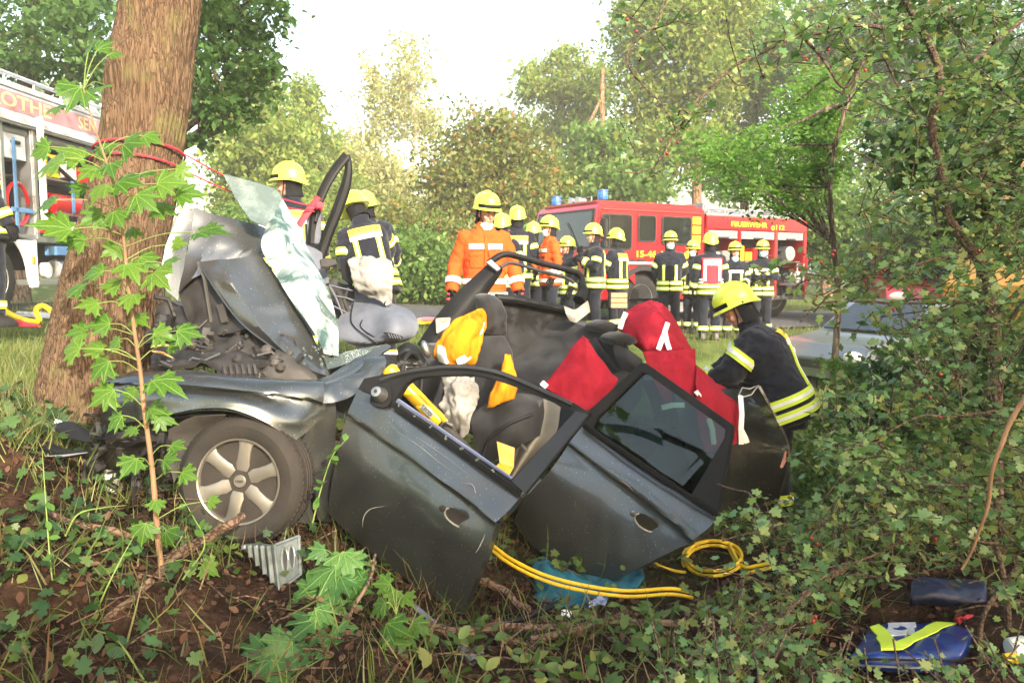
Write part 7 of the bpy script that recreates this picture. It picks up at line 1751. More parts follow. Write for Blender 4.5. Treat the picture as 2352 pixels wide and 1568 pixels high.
cover("peaked crimson cover standing over the rear door sill, before the dark bench", [[[(1340, 770, 5.10), (1344, 774, 5.08), (1350, 780, 5.06)], [(1310, 800, 5.06), (1345, 815, 4.98), (1378, 820, 5.0)], [(1278, 850, 5.0), (1330, 870, 4.9), (1405, 862, 4.94)], [(1250, 884, 4.96), (1310, 915, 4.86), (1420, 870, 4.92)], [(1256, 890, 4.94), (1330, 950, 4.84), (1390, 930, 4.88)]]], [[(1244, 878, 4.92), (1256, 888, 4.9)]], P(1340, 940, 5.0), 0.02)
# --- hoses
def hose(label, paths, rad, mt, at, group=None, name="hose"):
    h_ = thing(name, label, "hose", at, group)
    for p in paths: 
        mb = MB(); mb.tube(catmull(p, 50), rad, 8); mb.build("hose_line", mt, h_)
    return h_
def twin(pts, off=Vector((0, 0.012, 0.024))):
    q = [P(*p) for p in pts]; return [q, [v + off for v in q]]
hose("twin yellow hydraulic hose curving from under the front door across the ditch", twin([(1112, 1240, 4.35), (1130, 1262, 4.2), (1175, 1296, 4.1), (1250, 1332, 4.02), (1340, 1356, 3.98), (1440, 1369, 3.98), (1530, 1364, 4.0), (1560, 1366, 4.02), (1590, 1372, 4.08)]), 0.0095, M_YHOSE, P(1340, 1370, 4.0), "yellow hydraulic hoses")
lp = []
for k in range(40):
    a_ = R(200 - 13.0 * k); gz = 0
    x = 1636 + 70 * math.cos(a_) * (1 - 0.004 * k); y = 1297 - 36 * math.sin(a_) + 0.25 * k
    lp.append(on_ground(x, y) + Vector((0, -0.01, 0.03 + 0.0006 * k)))
lp += [on_ground(x, y) + Vector((0, 0, 0.03)) for x, y in ((1705, 1324), (1740, 1322), (1770, 1316))]
hose("twin yellow hydraulic hose lying in a loose coil under the hawthorn", [lp, [p + Vector((0.006, 0.02, 0.02)) for p in lp], [on_ground(x, y) + Vector((0, 0, 0.03)) for x, y in ((1500, 1302), (1518, 1312), (1548, 1322), (1575, 1326))]], 0.0092, M_YHOSE, P(1640, 1320, 4.4), "yellow hydraulic hoses")
hose("yellow hose lying in a loop beside the pale truck's wheel", [[P(-10, 700, 9.4), P(30, 724, 9.2), P(70, 738, 9.1), P(90, 735, 9.0), P(82, 712, 9.2), P(98, 702, 9.3), P(118, 715, 9.2), P(132, 738, 9.0), P(150, 744, 8.9)]], 0.03, M_YHOSE, on_ground(90, 745), "hoses on the verge")
hose("tangle of thin red hoses on the grass beside the pale truck", [[P(-10, 738 + 3 * k, 9.0 - 0.06 * k), P(25, 734 + 4 * k, 8.95), P(60, 742 + 2 * k, 8.9), P(90, 748, 8.8)] for k in range(4)], 0.014, M_ROPE, on_ground(40, 748), "hoses on the verge")
po = thing("ladder", "bright metal ladder lying on the grass behind the yellow hose", "ladder", on_ground(70, 735))
for dz in (0, 0.12):
    mb = MB(); mb.tube([P(0, 722, 9.8) + Vector((0, dz * 3, 0)), P(150, 732, 9.6) + Vector((0, dz * 3, 0))], 0.03, 8); mb.build("rail", M_ALU, po)
for k in range(4):
    a_ = P(10 + 38 * k, 723 + 2.5 * k, 9.75); mb = MB(); mb.tube([a_, a_ + Vector((0, 0.36, 0))], 0.018, 6); mb.build("rung", M_ALU, po)
sb_ = thing("stretcher_board", "yellow spine board with a pink cloth lying on the grass by the steering column", "board", on_ground(985, 752))
mb = MB(); c0 = on_ground(985, 748); mb.box((0, 0, 0.06), (0.9, 0.35, 0.05), Matrix.Translation(c0)); mb.build("board", M_YHOSE, sb_, True, 0.015)
mb = MB(); mb.ell((0, 0, 0.10), (0.22, 0.14, 0.05), 12, 6, Matrix.Translation(c0)); mb.build("folded_cloth", M_PINK, sb_)
# --- cloth, chock, sticks, scraps on the ground
te = thing("cloth", "teal cloth crumpled on the ground beneath the rear door", "cloth", on_ground(1350, 1395))
mb = sheet([[(1225, 1290, 4.42), (1250, 1270, 4.5), (1300, 1290, 4.5), (1400, 1300, 4.5), (1476, 1300, 4.5)], [(1224, 1330, 4.22), (1262, 1320, 4.2), (1300, 1340, 4.25), (1390, 1345, 4.25), (1478, 1335, 4.3)], [(1230, 1372, 4.08), (1270, 1372, 4.05), (1310, 1382, 4.05), (1360, 1375, 4.1), (1440, 1355, 4.2)], [(1240, 1386, 4.05), (1285, 1392, 4.0), (1330, 1400, 3.98), (1352, 1400, 4.0), (1400, 1372, 4.1)]], 34, 26, 0.008, (0.05, 8)); mb.build("fold", M_TEAL, te, True, angle=180)
def scrap(name, label, cat, curves, mt, amp=0.01, sc=14, thick=0.004, n=8):
    o = sheet(curves, n, n, thick, (amp, sc)).build(name, mt, None); tag(o, label, cat); return o
scrap("plastic_clip", "small white plastic clip lying before the teal cloth", "debris", [[(1290, 1400, 3.9), (1302, 1397, 3.9), (1315, 1400, 3.9)], [(1288, 1418, 3.84), (1300, 1410, 3.86), (1313, 1422, 3.84)]], mat("white plastic", (0.75, 0.75, 0.72), 0.4), 0.006)
scrap("wrapper", "white and blue dressing wrapper beside the teal cloth", "debris", [[(1354, 1378, 4.0), (1378, 1370, 4.05), (1395, 1376, 4.05)], [(1352, 1394, 3.94), (1376, 1388, 3.95), (1390, 1392, 3.95)]], mat("white blue wrapper", (0.7, 0.72, 0.75), 0.4, col2=(0.05, 0.10, 0.4), scale=30), 0.02)
scrap("plastic_bag", "clear crumpled plastic bag among the low leaves", "debris", [[(1052, 1490, 3.25), (1085, 1484, 3.25), (1110, 1494, 3.22)], [(1062, 1515, 3.16), (1088, 1510, 3.14), (1118, 1512, 3.15)], [(1080, 1536, 3.1), (1092, 1538, 3.1), (1104, 1530, 3.12)]], M_CLEAR, 0.03, 18, 0.002, 12)
scrap("trim_strip", "blue grey plastic trim strip below the front door's corner", "debris", [[(946, 1384, 3.5), (975, 1402, 3.46), (1006, 1432, 3.4)], [(952, 1400, 3.45), (978, 1418, 3.42), (1000, 1440, 3.38)]], M_DASH, 0.006)
scrap("rubber_strip", "black rubber door seal trailing past the teal cloth", "debris", [[(1152, 1424, 3.6), (1200, 1412, 3.66), (1250, 1392, 3.76), (1290, 1372, 3.86)], [(1152, 1432, 3.57), (1202, 1421, 3.63), (1253, 1401, 3.73), (1292, 1380, 3.83)]], M_TRIM, 0.004, 14, 0.015, 12)
scrap("plastic_strip", "black plastic strip standing in the soil below the wheel chock", "debris", [[(640, 1426, 3.35), (652, 1440, 3.32), (676, 1492, 3.2)], [(650, 1424, 3.34), (662, 1438, 3.31), (686, 1490, 3.19)]], M_TRIM, 0.004)
bf = thing("bumper_fragment", "torn black bumper piece with a scuffed pale edge lying against the bank", "debris", on_ground(110, 1050))
mb = sheet([[(-30, 968, 3.9), (20, 968, 3.86), (60, 990, 3.84), (108, 1014, 3.8), (155, 1030, 3.76), (202, 1036, 3.72)], [(-30, 985, 3.8), (18, 985, 3.76), (55, 1004, 3.74), (105, 1030, 3.7), (155, 1040, 3.68), (203, 1040, 3.68)], [(-30, 1004, 3.82), (10, 1008, 3.78), (50, 1022, 3.74), (105, 1047, 3.7), (155, 1051, 3.69), (200, 1044, 3.68)]], 22, 10, 0.006, (0.008, 8)); mb.build("skin", M_TRIM, bf)
mb = sheet([[(118, 976, 3.92), (150, 968, 3.92), (178, 972, 3.9), (206, 994, 3.88)], [(125, 985, 3.86), (155, 984, 3.86), (182, 994, 3.84), (205, 1004, 3.82)], [(140, 1000, 3.84), (165, 1006, 3.82), (188, 1012, 3.8), (210, 1014, 3.8)]], 12, 8, 0.006, (0.01, 10)); mb.build("bracket", M_TRIM, bf)
mb = MB(); mb.tube([P(105, 1047, 3.68), P(150, 1046, 3.665), P(200, 1039, 3.66)], [0.004, 0.012, 0.004], 6, True, 0.5); mb.build("scuffed_edge", M_SCR, bf)
mb = slab([(120, 976, 4.0), (128, 962, 4.02), (142, 966, 4.02), (140, 986, 3.98), (122, 990, 3.98)], 0.004); mb.build("paper_tag", M_WHITE, bf)
ck = thing("wheel_chock", "galvanised steel wheel chock tipped on its side beneath the front wheel", "chock", on_ground(640, 1350))
A_, B_, C_, D_, E_ = (552, 1250, 3.72), (630, 1251, 3.56), (641, 1354, 3.52), (686, 1230, 3.66), (690, 1318, 3.62)
mb = sheet([[A_, (590, 1246, 3.64), B_], [(600, 1306, 3.61), (618, 1300, 3.58), (636, 1300, 3.54)], [(638, 1350, 3.525), (640, 1352, 3.52), C_]], 20, 14, 0.006, None, True); mb.build("ribbed_face", M_ZINC, ck)
for k in range(5):
    f_ = (k + 0.6) / 5.4; top = P(*A_).lerp(P(*B_), f_) + Vector((0, -0.012, 0)); bot = P(*A_).lerp(P(*C_), f_) + Vector((0, -0.012, 0.005))
    mb = MB(); mb.tube([top, top.lerp(bot, 0.5), bot], 0.011, 6, True, 0.6); mb.build("rib", M_ZINC, ck)
mb = slab([B_, D_, E_, C_], 0.006); mb.build("side_plate", M_ZINC, ck, True, 0.002)
uB, uD, uC, uE = P(*B_), P(*D_), P(*C_), P(*E_)
nB = (uD - uB).cross(uC - uB).normalized(); nB = nB if nB.y < 0 else -nB
def bil(u, v): return uB.lerp(uD, u).lerp(uC.lerp(uE, u), v)
for cu in (0.36, 0.64):
    ring = [bil(cu + 0.13 * math.cos(t_), 0.46 + 0.30 * math.sin(t_)) for t_ in np.linspace(0, 6.283, 21)]
    mb = MB(); mb.add([p + nB * 0.003 for p in ring[:-1]], [tuple(range(20))]); hl_ = mb.build("slot", M_VOID, ck, False)  # flat dark face, the open slot's shade put into its colour
    mb = MB(); mb.tube([p + nB * 0.003 for p in ring], 0.006, 6); mb.build("slot_lip", M_ZINC, ck)
for u0, u1 in (((0, 0), (1, 0)), ((1, 0), (1, 1)), ((1, 1), (0, 1)), ((0, 1), (0, 0))):
    mb = MB(); mb.tube([bil(*u0) + nB * 0.004, bil(*u1) + nB * 0.004], 0.007, 6); mb.build("rolled_edge", M_ZINC, ck)
def stick(label, pts, r0, r1, group="sticks on the ground"):
    q = catmull([P(*p) for p in pts], 18); mb = MB()
    mb.tube([p + Vector((noise.noise(p * 9) * 0.012, 0, noise.noise(p * 11) * 0.012)) for p in q], [r0 + (r1 - r0) * i / 17 + 0.15 * r0 * noise.noise(q[i] * 14) for i in range(18)], 8)
    o = mb.build("stick", M_STICK, None); tag(o, label, "stick", group); return o
stick("thick stick leaning into the spokes of the front wheel", [(556, 1183, 3.72), (500, 1222, 3.6), (440, 1255, 3.5), (385, 1285, 3.4), (372, 1340, 3.3)], 0.020, 0.03)
stick("long thin dead branch lying across the bare soil beneath the sapling", [(-20, 1530, 2.75), (110, 1480, 2.85), (230, 1430, 2.95), (350, 1335, 3.15)], 0.012, 0.016)
stick("rotten log end below the front door's lowest corner", [(905, 1418, 3.5), (960, 1428, 3.42), (1030, 1448, 3.32), (1090, 1452, 3.3)], 0.024, 0.018)
stick("long fallen branch lying between the front door and the hawthorn", [(1060, 1448, 3.4), (1180, 1438, 3.42), (1300, 1440, 3.4), (1420, 1428, 3.45), (1570, 1436, 3.45)], 0.014, 0.022)
stick("curved fallen branch in front of the teal cloth", [(1215, 1470, 3.25), (1290, 1455, 3.3), (1370, 1435, 3.4), (1440, 1405, 3.5)], 0.016, 0.010)
stick("bare stem leaning up beside the maple seedlings", [(782, 1452, 3.2), (812, 1400, 3.28), (845, 1330, 3.4), (862, 1272, 3.55)], 0.009, 0.006)
stick("stick pushed under the front door's leading corner", [(1090, 1330, 3.9), (1150, 1350, 3.85), (1190, 1385, 3.75), (1215, 1400, 3.7)], 0.02, 0.016)
stick("reddish root crossing the bank under the bumper piece", [(95, 1172, 3.4), (170, 1200, 3.35), (250, 1215, 3.35), (310, 1235, 3.4)], 0.016, 0.012)
bp_ = thing("backpack", "glossy blue emergency backpack with a yellow V stripe lying under the hawthorn", "backpack", on_ground(2100, 1535))
top_rows = [[(1996, 1442, 3.36), (2030, 1433, 3.4), (2100, 1431, 3.44), (2172, 1432, 3.44), (2234, 1438, 3.4)], [(1985, 1465, 3.25), (2030, 1458, 3.25), (2100, 1456, 3.27), (2170, 1456, 3.27), (2230, 1462, 3.26)], [(1962, 1490, 3.12), (2020, 1486, 3.08), (2090, 1486, 3.08), (2160, 1486, 3.1), (2214, 1492, 3.12)], [(1948, 1510, 3.08), (2016, 1510, 3.02), (2080, 1512, 3.02), (2150, 1512, 3.03), (2200, 1515, 3.08)], [(1950, 1535, 3.08), (2016, 1540, 3.02), (2090, 1545, 3.02), (2150, 1542, 3.03), (2192, 1536, 3.08)]]
mb = sheet(top_rows, 34, 26, 0.12, (0.012, 9)); mb.build("bag", M_BAGB, bp_, True, angle=180)
def onbag(u0, u1, v0, v1, v00, name, mt, up=0.012):
    rows = [catmull([P(*p) for p in r_], 40) for r_ in top_rows]; cols = [catmull([r_[i] for r_ in rows], 40) for i in range(40)]
    def at(u, v): 
        i = min(39, max(0, int(u * 39))); j = min(39, max(0, int(v * 39))); return cols[i][j] + Vector((0, -0.5, 0.85)).normalized() * up
    n = 10; G = [[at(u0 + (v0 - u0) * t_ / n, v00[0] + (v00[1] - v00[0]) * t_ / n), at(u1 + (v1 - u1) * t_ / n, v00[0] + (v00[1] - v00[0]) * t_ / n)] for t_ in range(n + 1)]
    sheet(G, 2, 20, 0.006).build(name, mt, bp_)
onbag(0.02, 0.14, 0.24, 0.40, (0.0, 0.80), "yellow_stripe", M_FLUO)
onbag(0.70, 0.88, 0.26, 0.42, (0.0, 0.80), "yellow_stripe", M_FLUO, 0.015)
onbag(0.24, 0.52, 0.22, 0.50, (0.02, 0.40), "label_patch", mat("printed label patch", (0.55, 0.55, 0.62), 0.4, vary=0.2, scale=40), 0.010)
mb = MB(); mb.tube([p + Vector((0, -0.012, 0.0)) for p in catmull([P(*p) for p in top_rows[3]], 24)], 0.005, 5); mb.build("piping", M_TRIM, bp_)
mb = MB(); mb.tube([p + Vector((0, -0.014, 0.0)) for p in catmull([(P(*a) + P(*b_)) / 2 for a, b_ in zip(top_rows[3], top_rows[4])], 24)], 0.004, 5); mb.build("zip", M_ALU, bp_)
mb = MB(); mb.tube([P(2198, 1428, 3.42), P(2212, 1418, 3.43), P(2236, 1418, 3.43), P(2240, 1430, 3.42)], 0.016, 8); mb.build("carry_handle", M_ROPE, bp_)
bp2 = thing("backpack", "dark blue bag lying behind the yellow striped backpack", "backpack", on_ground(2170, 1435))
mb = sheet([[(2092, 1392, 3.7), (2140, 1386, 3.75), (2200, 1386, 3.78), (2255, 1392, 3.75)], [(2090, 1408, 3.58), (2140, 1404, 3.58), (2200, 1402, 3.6), (2262, 1408, 3.6)], [(2088, 1432, 3.52), (2140, 1434, 3.5), (2200, 1434, 3.5), (2266, 1440, 3.52)]], 22, 14, 0.06, (0.025, 8)); mb.v = [v_ + Vector((0, 0, 0.12)) for v_ in mb.v]; mb.build("bag", mat("dark navy nylon", (0.005, 0.009, 0.04), 0.5, vary=0.25, bump=0.5, bscale=14), bp2, True, angle=180)
rl = thing("bandage_roll", "white roll and yellow tape beside the striped backpack, at the foot of the hawthorn", "roll", on_ground(2322, 1515))
mb = MB(); mb.lathe([(0.01, 0), (0.045, 0.0), (0.045, 0.07), (0.01, 0.07)], 18, Matrix.Translation(P(2318, 1492, 3.1)) @ Matrix.Rotation(R(80), 4, 'Y')); mb.build("roll", M_SILT, rl, True, 0.006)
mb = MB(); mb.tube([P(2308, 1512, 3.05), P(2325, 1508, 3.05), P(2340, 1515, 3.05)], 0.02, 8); mb.build("tape", M_YHOSE, rl)
cr = thing("crate", "small brown wooden crate held at the firefighter's side by the engine wheel", "crate", P(1420, 708, 13.3))
mb = MB()
for k in range(3):
    mb = MB(); mb.box((0, 0, 0.05 + 0.085 * k), (0.27, 0.2, 0.075), Matrix.Translation(P(1420, 708, 13.3))); mb.build("board", M_CARDB, cr, True, 0.004)
# ------------------------------------------------------------------ near plants
def maple_leaf():
    pts = [(0, 0), (.10, .02), (.30, -.10), (.42, -.02), (.36, .08), (.60, .12), (.80, .10), (.70, .24), (.86, .34), (.62, .40), (.50, .42), (.62, .58), (.56, .76), (.40, .66), (.26, .62), (.22, .84), (.10, .92), (0, 1.16)]
    full = pts + [(-x, y) for x, y in reversed(pts[1:-1])]
    v = [(0, .36, 0.0)]
    for x, y in full:
        r_ = math.hypot(x, y - .36); v.append((x * .62, y * .72, -0.13 * r_ * r_ + 0.06 * abs(x)))
    n = len(full)
    v[0] = (0, .26, 0.03)
    return v, [(0, 1 + i, 1 + (i + 1) % n) for i in range(n)]
ML_V, ML_F = maple_leaf()
def haw_leaf():
    pts = [(0, 0), (.10, .14), (.42, .16), (.50, .30), (.28, .42), (.52, .56), (.46, .74), (.22, .74), (.14, .96), (0, 1.0)]
    full = pts + [(-x, y) for x, y in reversed(pts[1:-1])]
    v = [(0, .48, .03)] + [(x * .8, y, 0.10 * abs(x) - .08 * y * y) for x, y in full]; n = len(full)
    return np.array(v), np.array([(0, 1 + i, 1 + (i + 1) % n) for i in range(n)])
HAW = haw_leaf()
OVAL = (np.array([(0, 0, 0), (.2, .2, .03), (.30, .5, .04), (.18, .8, .0), (0, 1, -.06), (-.18, .8, .0), (-.30, .5, .04), (-.2, .2, .03), (0, .5, 0)]), np.array([(8, 0, 1), (8, 1, 2), (8, 2, 3), (8, 3, 4), (8, 4, 5), (8, 5, 6), (8, 6, 7), (8, 7, 0)]))
M_MAPLE = vein_leaf_mat("sunlit maple leaf", [(0.055, 0.14, 0.016), (0.08, 0.18, 0.02), (0.12, 0.22, 0.025)], 0.45)  # one kind of leaf, sunlight put into this copy's colour
M_MAPLES = vein_leaf_mat("shaded maple leaf", [(0.035, 0.105, 0.024), (0.055, 0.14, 0.03), (0.08, 0.17, 0.034)], 0.35)  # the same leaf with shade put into its colour
M_HAWL = leaf_mat("hawthorn leaf", [(0.07, 0.15, 0.05), (0.10, 0.20, 0.065), (0.13, 0.24, 0.075), (0.17, 0.27, 0.085), (0.21, 0.29, 0.10), (0.27, 0.28, 0.08)], 0.35, 0.4, 0.5)
M_HAWO = leaf_mat("single hawthorn leaf", [(0.04, 0.095, 0.03), (0.07, 0.14, 0.04), (0.10, 0.17, 0.05)], 0.35, 0.4, 0.5, island=False)
M_STEM = mat("pinkish young bark", (0.24, 0.135, 0.07), 0.8, vary=0.25, scale=30, stretch=(1, 1, 0.2))
M_GSTEM = mat("green stalk", (0.16, 0.22, 0.05), 0.7, vary=0.15)
M_BERRY = mat("red haw berry", (0.26, 0.010, 0.014), 0.3, vary=0.2, coat=0.3)
M_TWIG = bark_mat("dark twig bark", (0.045, 0.032, 0.024), (0.17, 0.12, 0.09), 14, 0.4, (1, 1, 1))

leaf_me = {}
def leaf_mesh(key, mt):
    if key not in leaf_me:
        rv = random.Random(key); cx_, cy_, tw_ = rv.uniform(-.5, .9), rv.uniform(-.3, .8), rv.uniform(-.6, .6)
        wv = [(x * rv.uniform(.93, 1.07), y * rv.uniform(.95, 1.05), z - cx_ * x * x * .5 - cy_ * (y - .2) ** 2 * .35 + tw_ * x * y * .35 + rv.uniform(-.012, .012)) for x, y, z in ML_V]
        me = bpy.data.meshes.new("leaf"); me.from_pydata(wv, [], ML_F); me.materials.append(mt)
        me.polygons.foreach_set("use_smooth", np.ones(len(me.polygons), dtype=bool)); leaf_me[key] = me
    return leaf_me[key]
def place_leaf(parent, pos, size, key, mt, nrm, spin):
    o = bpy.data.objects.new("leaf", leaf_mesh(key + str(rl_.randint(0, 5)), mt)); COL.objects.link(o); o.parent = parent
    z = Vector(nrm).normalized(); d_ = Vector((math.cos(spin), 0, math.sin(spin))); y = (d_ - z * d_.dot(z)).normalized(); x = y.cross(z)
    c = Vector(pos) - ORI[parent.name] - y * size * 0.3
    o.matrix_local = Matrix(((x.x * size, y.x * size, z.x * size, c.x), (x.y * size, y.y * size, z.y * size, c.y), (x.z * size, y.z * size, z.z * size, c.z), (0, 0, 0, 1)))
    return c + ORI[parent.name]
rl_ = random.Random(21)
def maple(label, stem, leaves, r0, r1, key, mt, stem_mt, group=None, name="maple_sapling", tiltup=0.55):
    q = catmull([P(*p) for p in stem], 40)
    t = thing(name, label, "sapling", q[0], group)
    mb = MB(); mb.tube(q, [r0 + (r1 - r0) * i / 39 for i in range(40)], 8); mb.build("stem", stem_mt, t)
    for x, y, s, dd in leaves:
        d = stem[len(stem) // 2][2] + dd; p = P(x, y, d)
        nrm = Vector((rl_.uniform(-.5, .5), -0.75 + rl_.uniform(-.35, .35), tiltup + rl_.uniform(-.25, .35)))
        # leaf tips point away from the stem and droop
        j = min(range(40), key=lambda i: (q[i] - p).length + abs(q[i].z + 0.06 - p.z) * 0.4)
        out = p - q[j]; sp = math.atan2(out.z - 0.10, out.x if abs(out.x) > 0.01 else rl_.uniform(-.1, .1)) + rl_.uniform(-.4, .4)
        base = place_leaf(t, p, s * d / FPX * 1.42, key, mt, nrm, sp)
        st_ = q[j]; mid = st_.lerp(base, 0.5) + Vector((0, 0, 0.02))
        mb = MB(); mb.tube(catmull([st_, mid, base], 6), 0.0022, 5); mb.build("leaf_stalk", M_GSTEM, t)
    return t
SL = [(118, 378, 84, -.1), (165, 352, 66, .05), (95, 345, 50, -.05), (105, 470, 62, -.1), (128, 520, 78, -.12), (170, 550, 56, 0), (205, 112, 34, .05), (238, 106, 42, .02), (265, 125, 28, 0), (125, 250, 58, 0), (172, 218, 66, -.05), (222, 205, 60, .05), (150, 200, 40, 0.05),
      (240, 345, 52, .05), (300, 330, 62, -.05), (345, 318, 48, .05), (205, 395, 50, 0), (255, 385, 48, -.1), (290, 420, 66, -.08), (335, 398, 50, .05), (385, 420, 62, -.05), (430, 445, 60, .02), (420, 395, 40, .08), (230, 440, 58, -.1), (180, 430, 40, .1), (330, 460, 62, -.1), (375, 480, 54, .05), (215, 500, 52, 0), (270, 500, 48, -.05), (300, 535, 40, .08),
      (480, 532, 78, -.05), (410, 560, 34, .1), (258, 575, 42, .05), (215, 625, 54, -.02), (175, 660, 56, .02), (300, 620, 58, -.06), (340, 600, 50, .05), (362, 636, 66, -.08), (390, 600, 44, .06), (255, 655, 44, 0), (205, 700, 48, -.04), (230, 745, 50, 0), (300, 690, 50, -.05), (320, 735, 42, .05), (180, 762, 48, .03), (165, 800, 60, -.05), (215, 800, 50, 0), (232, 846, 56, -.06),
      (262, 790, 40, .05), (430, 764, 56, -.05), (372, 770, 48, .02), (400, 795, 36, .05), (300, 905, 40, .05), (238, 908, 60, -.05), (378, 882, 78, -.12), (355, 940, 44, -.05), (265, 968, 48, -.02), (376, 962, 46, -.05), (405, 1025, 40, 0), (300, 1068, 52, -.08), (385, 1055, 44, -.04), (430, 1090, 40, 0), (330, 1222, 50, -.06), (388, 1232, 44, -.08), (360, 1160, 34, 0), (490, 1150, 30, .1), (480, 1305, 44, .1), (300, 990, 34, .02)]
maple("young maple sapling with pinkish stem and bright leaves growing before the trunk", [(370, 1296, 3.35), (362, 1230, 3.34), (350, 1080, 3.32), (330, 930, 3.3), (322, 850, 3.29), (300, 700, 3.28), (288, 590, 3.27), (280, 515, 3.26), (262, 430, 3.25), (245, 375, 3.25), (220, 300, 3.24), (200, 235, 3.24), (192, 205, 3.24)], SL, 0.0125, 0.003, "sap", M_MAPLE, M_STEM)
SEED = [("maple seedling with broad green leaves beneath the front door's edge", [(760, 1420, 3.35), (765, 1360, 3.38), (775, 1300, 3.42)], [(740, 1322, 84, 0), (795, 1292, 70, .05), (772, 1345, 72, -.05), (706, 1362, 78, 0), (825, 1345, 60, .05), (758, 1390, 70, -.08), (800, 1400, 56, 0), (815, 1298, 50, .1), (730, 1270, 44, .12)]),
        ("maple seedling with lobed leaves beside the black plastic strip", [(720, 1500, 3.1), (722, 1450, 3.14), (728, 1400, 3.2)], [(706, 1440, 84, 0), (742, 1412, 60, .05), (716, 1486, 78, -.05), (790, 1462, 66, 0), (688, 1512, 56, -.02), (765, 1500, 90, -.1)]),
        ("dense maple seedling with the largest leaves at the foot of the soil slope", [(640, 1590, 2.9), (640, 1540, 2.95), (645, 1490, 3.0)], [(585, 1510, 84, 0), (640, 1490, 80, .02), (620, 1545, 96, -.08), (690, 1548, 90, -.04), (560, 1550, 78, 0), (668, 1508, 70, .04), (738, 1540, 70, 0)]),
        ("yellowing maple seedling caught by a spot of sun", [(900, 1520, 3.05), (902, 1460, 3.1), (910, 1410, 3.2)], [(905, 1440, 66, 0), (880, 1340, 44, .2), (905, 1368, 42, .18), (935, 1376, 40, .15), (870, 1395, 46, .1), (960, 1440, 50, .05), (905, 1495, 70, -.05), (935, 1470, 44, 0)])]
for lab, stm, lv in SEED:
    maple(lab, stm, lv, 0.005, 0.002, "seed" if "yellow" not in lab else "sap", M_MAPLES if "yellow" not in lab else M_MAPLE, M_GSTEM, "maple seedlings", "maple_seedling", 0.85)  # one seedling takes the sunlit leaf copy to imitate a spot of sun

# --- thin weeds with a few leaves
def weed(label, stem, nl, ls, mt=None, group="tall weeds"):
    q = catmull([P(*p) for p in stem], 26); t = thing("weed", label, "weed", q[0], group)
    mb = MB(); mb.tube(q, [0.0042 * (1 - .7 * i / 25) for i in range(26)], 6); mb.build("stalk", M_GSTEM, t)
    for k in range(nl):
        i = int(4 + 21 * k / nl) ; p = q[i]; a = k * 2.4
        V, Fa = scatter(OVAL[0], OVAL[1], [tuple(p - ORI[t.name])], rand_rot(1, .5), [ls * rl_.uniform(.6, 1.2)])
        link(np_mesh("leaf", V, Fa), "leaf", mt or M_LF_BUSH, t)
    return t
weed("tall bare green weed stalk on the bank beside the bumper piece", [(118, 1500, 2.9), (125, 1400, 2.95), (112, 1250, 3.0), (100, 1080, 3.05), (97, 1035, 3.05)], 12, 0.06, M_LF_FRESH)
weed("bent grass stalk leaning across the soil under the sapling", [(210, 1430, 2.95), (245, 1350, 2.95), (280, 1280, 3.0), (308, 1230, 3.05)], 4, 0.05, M_LF_FRESH)
weed("leafy creeper stem rising beside the front tyre", [(718, 1200, 3.75), (738, 1120, 3.75), (762, 1050, 3.74), (785, 1020, 3.74), (802, 1000, 3.74)], 16, 0.055, M_LF_FRESH)
weed("low weed with long leaves at the edge of the bare soil", [(330, 1560, 2.7), (270, 1470, 2.75), (215, 1445, 2.8)], 8, 0.07, M_LF_BUSH)
weed("thin stalk with long blades in front of the sapling's foot", [(420, 1330, 3.1), (470, 1250, 3.3), (440, 1180, 3.4), (410, 1130, 3.4)], 9, 0.06, M_LF_FRESH)
weed("arching stalk on the bank below the crushed front end", [(150, 1230, 3.2), (180, 1180, 3.2), (240, 1165, 3.25), (290, 1160, 3.3)], 5, 0.05, M_LF_BUSH)

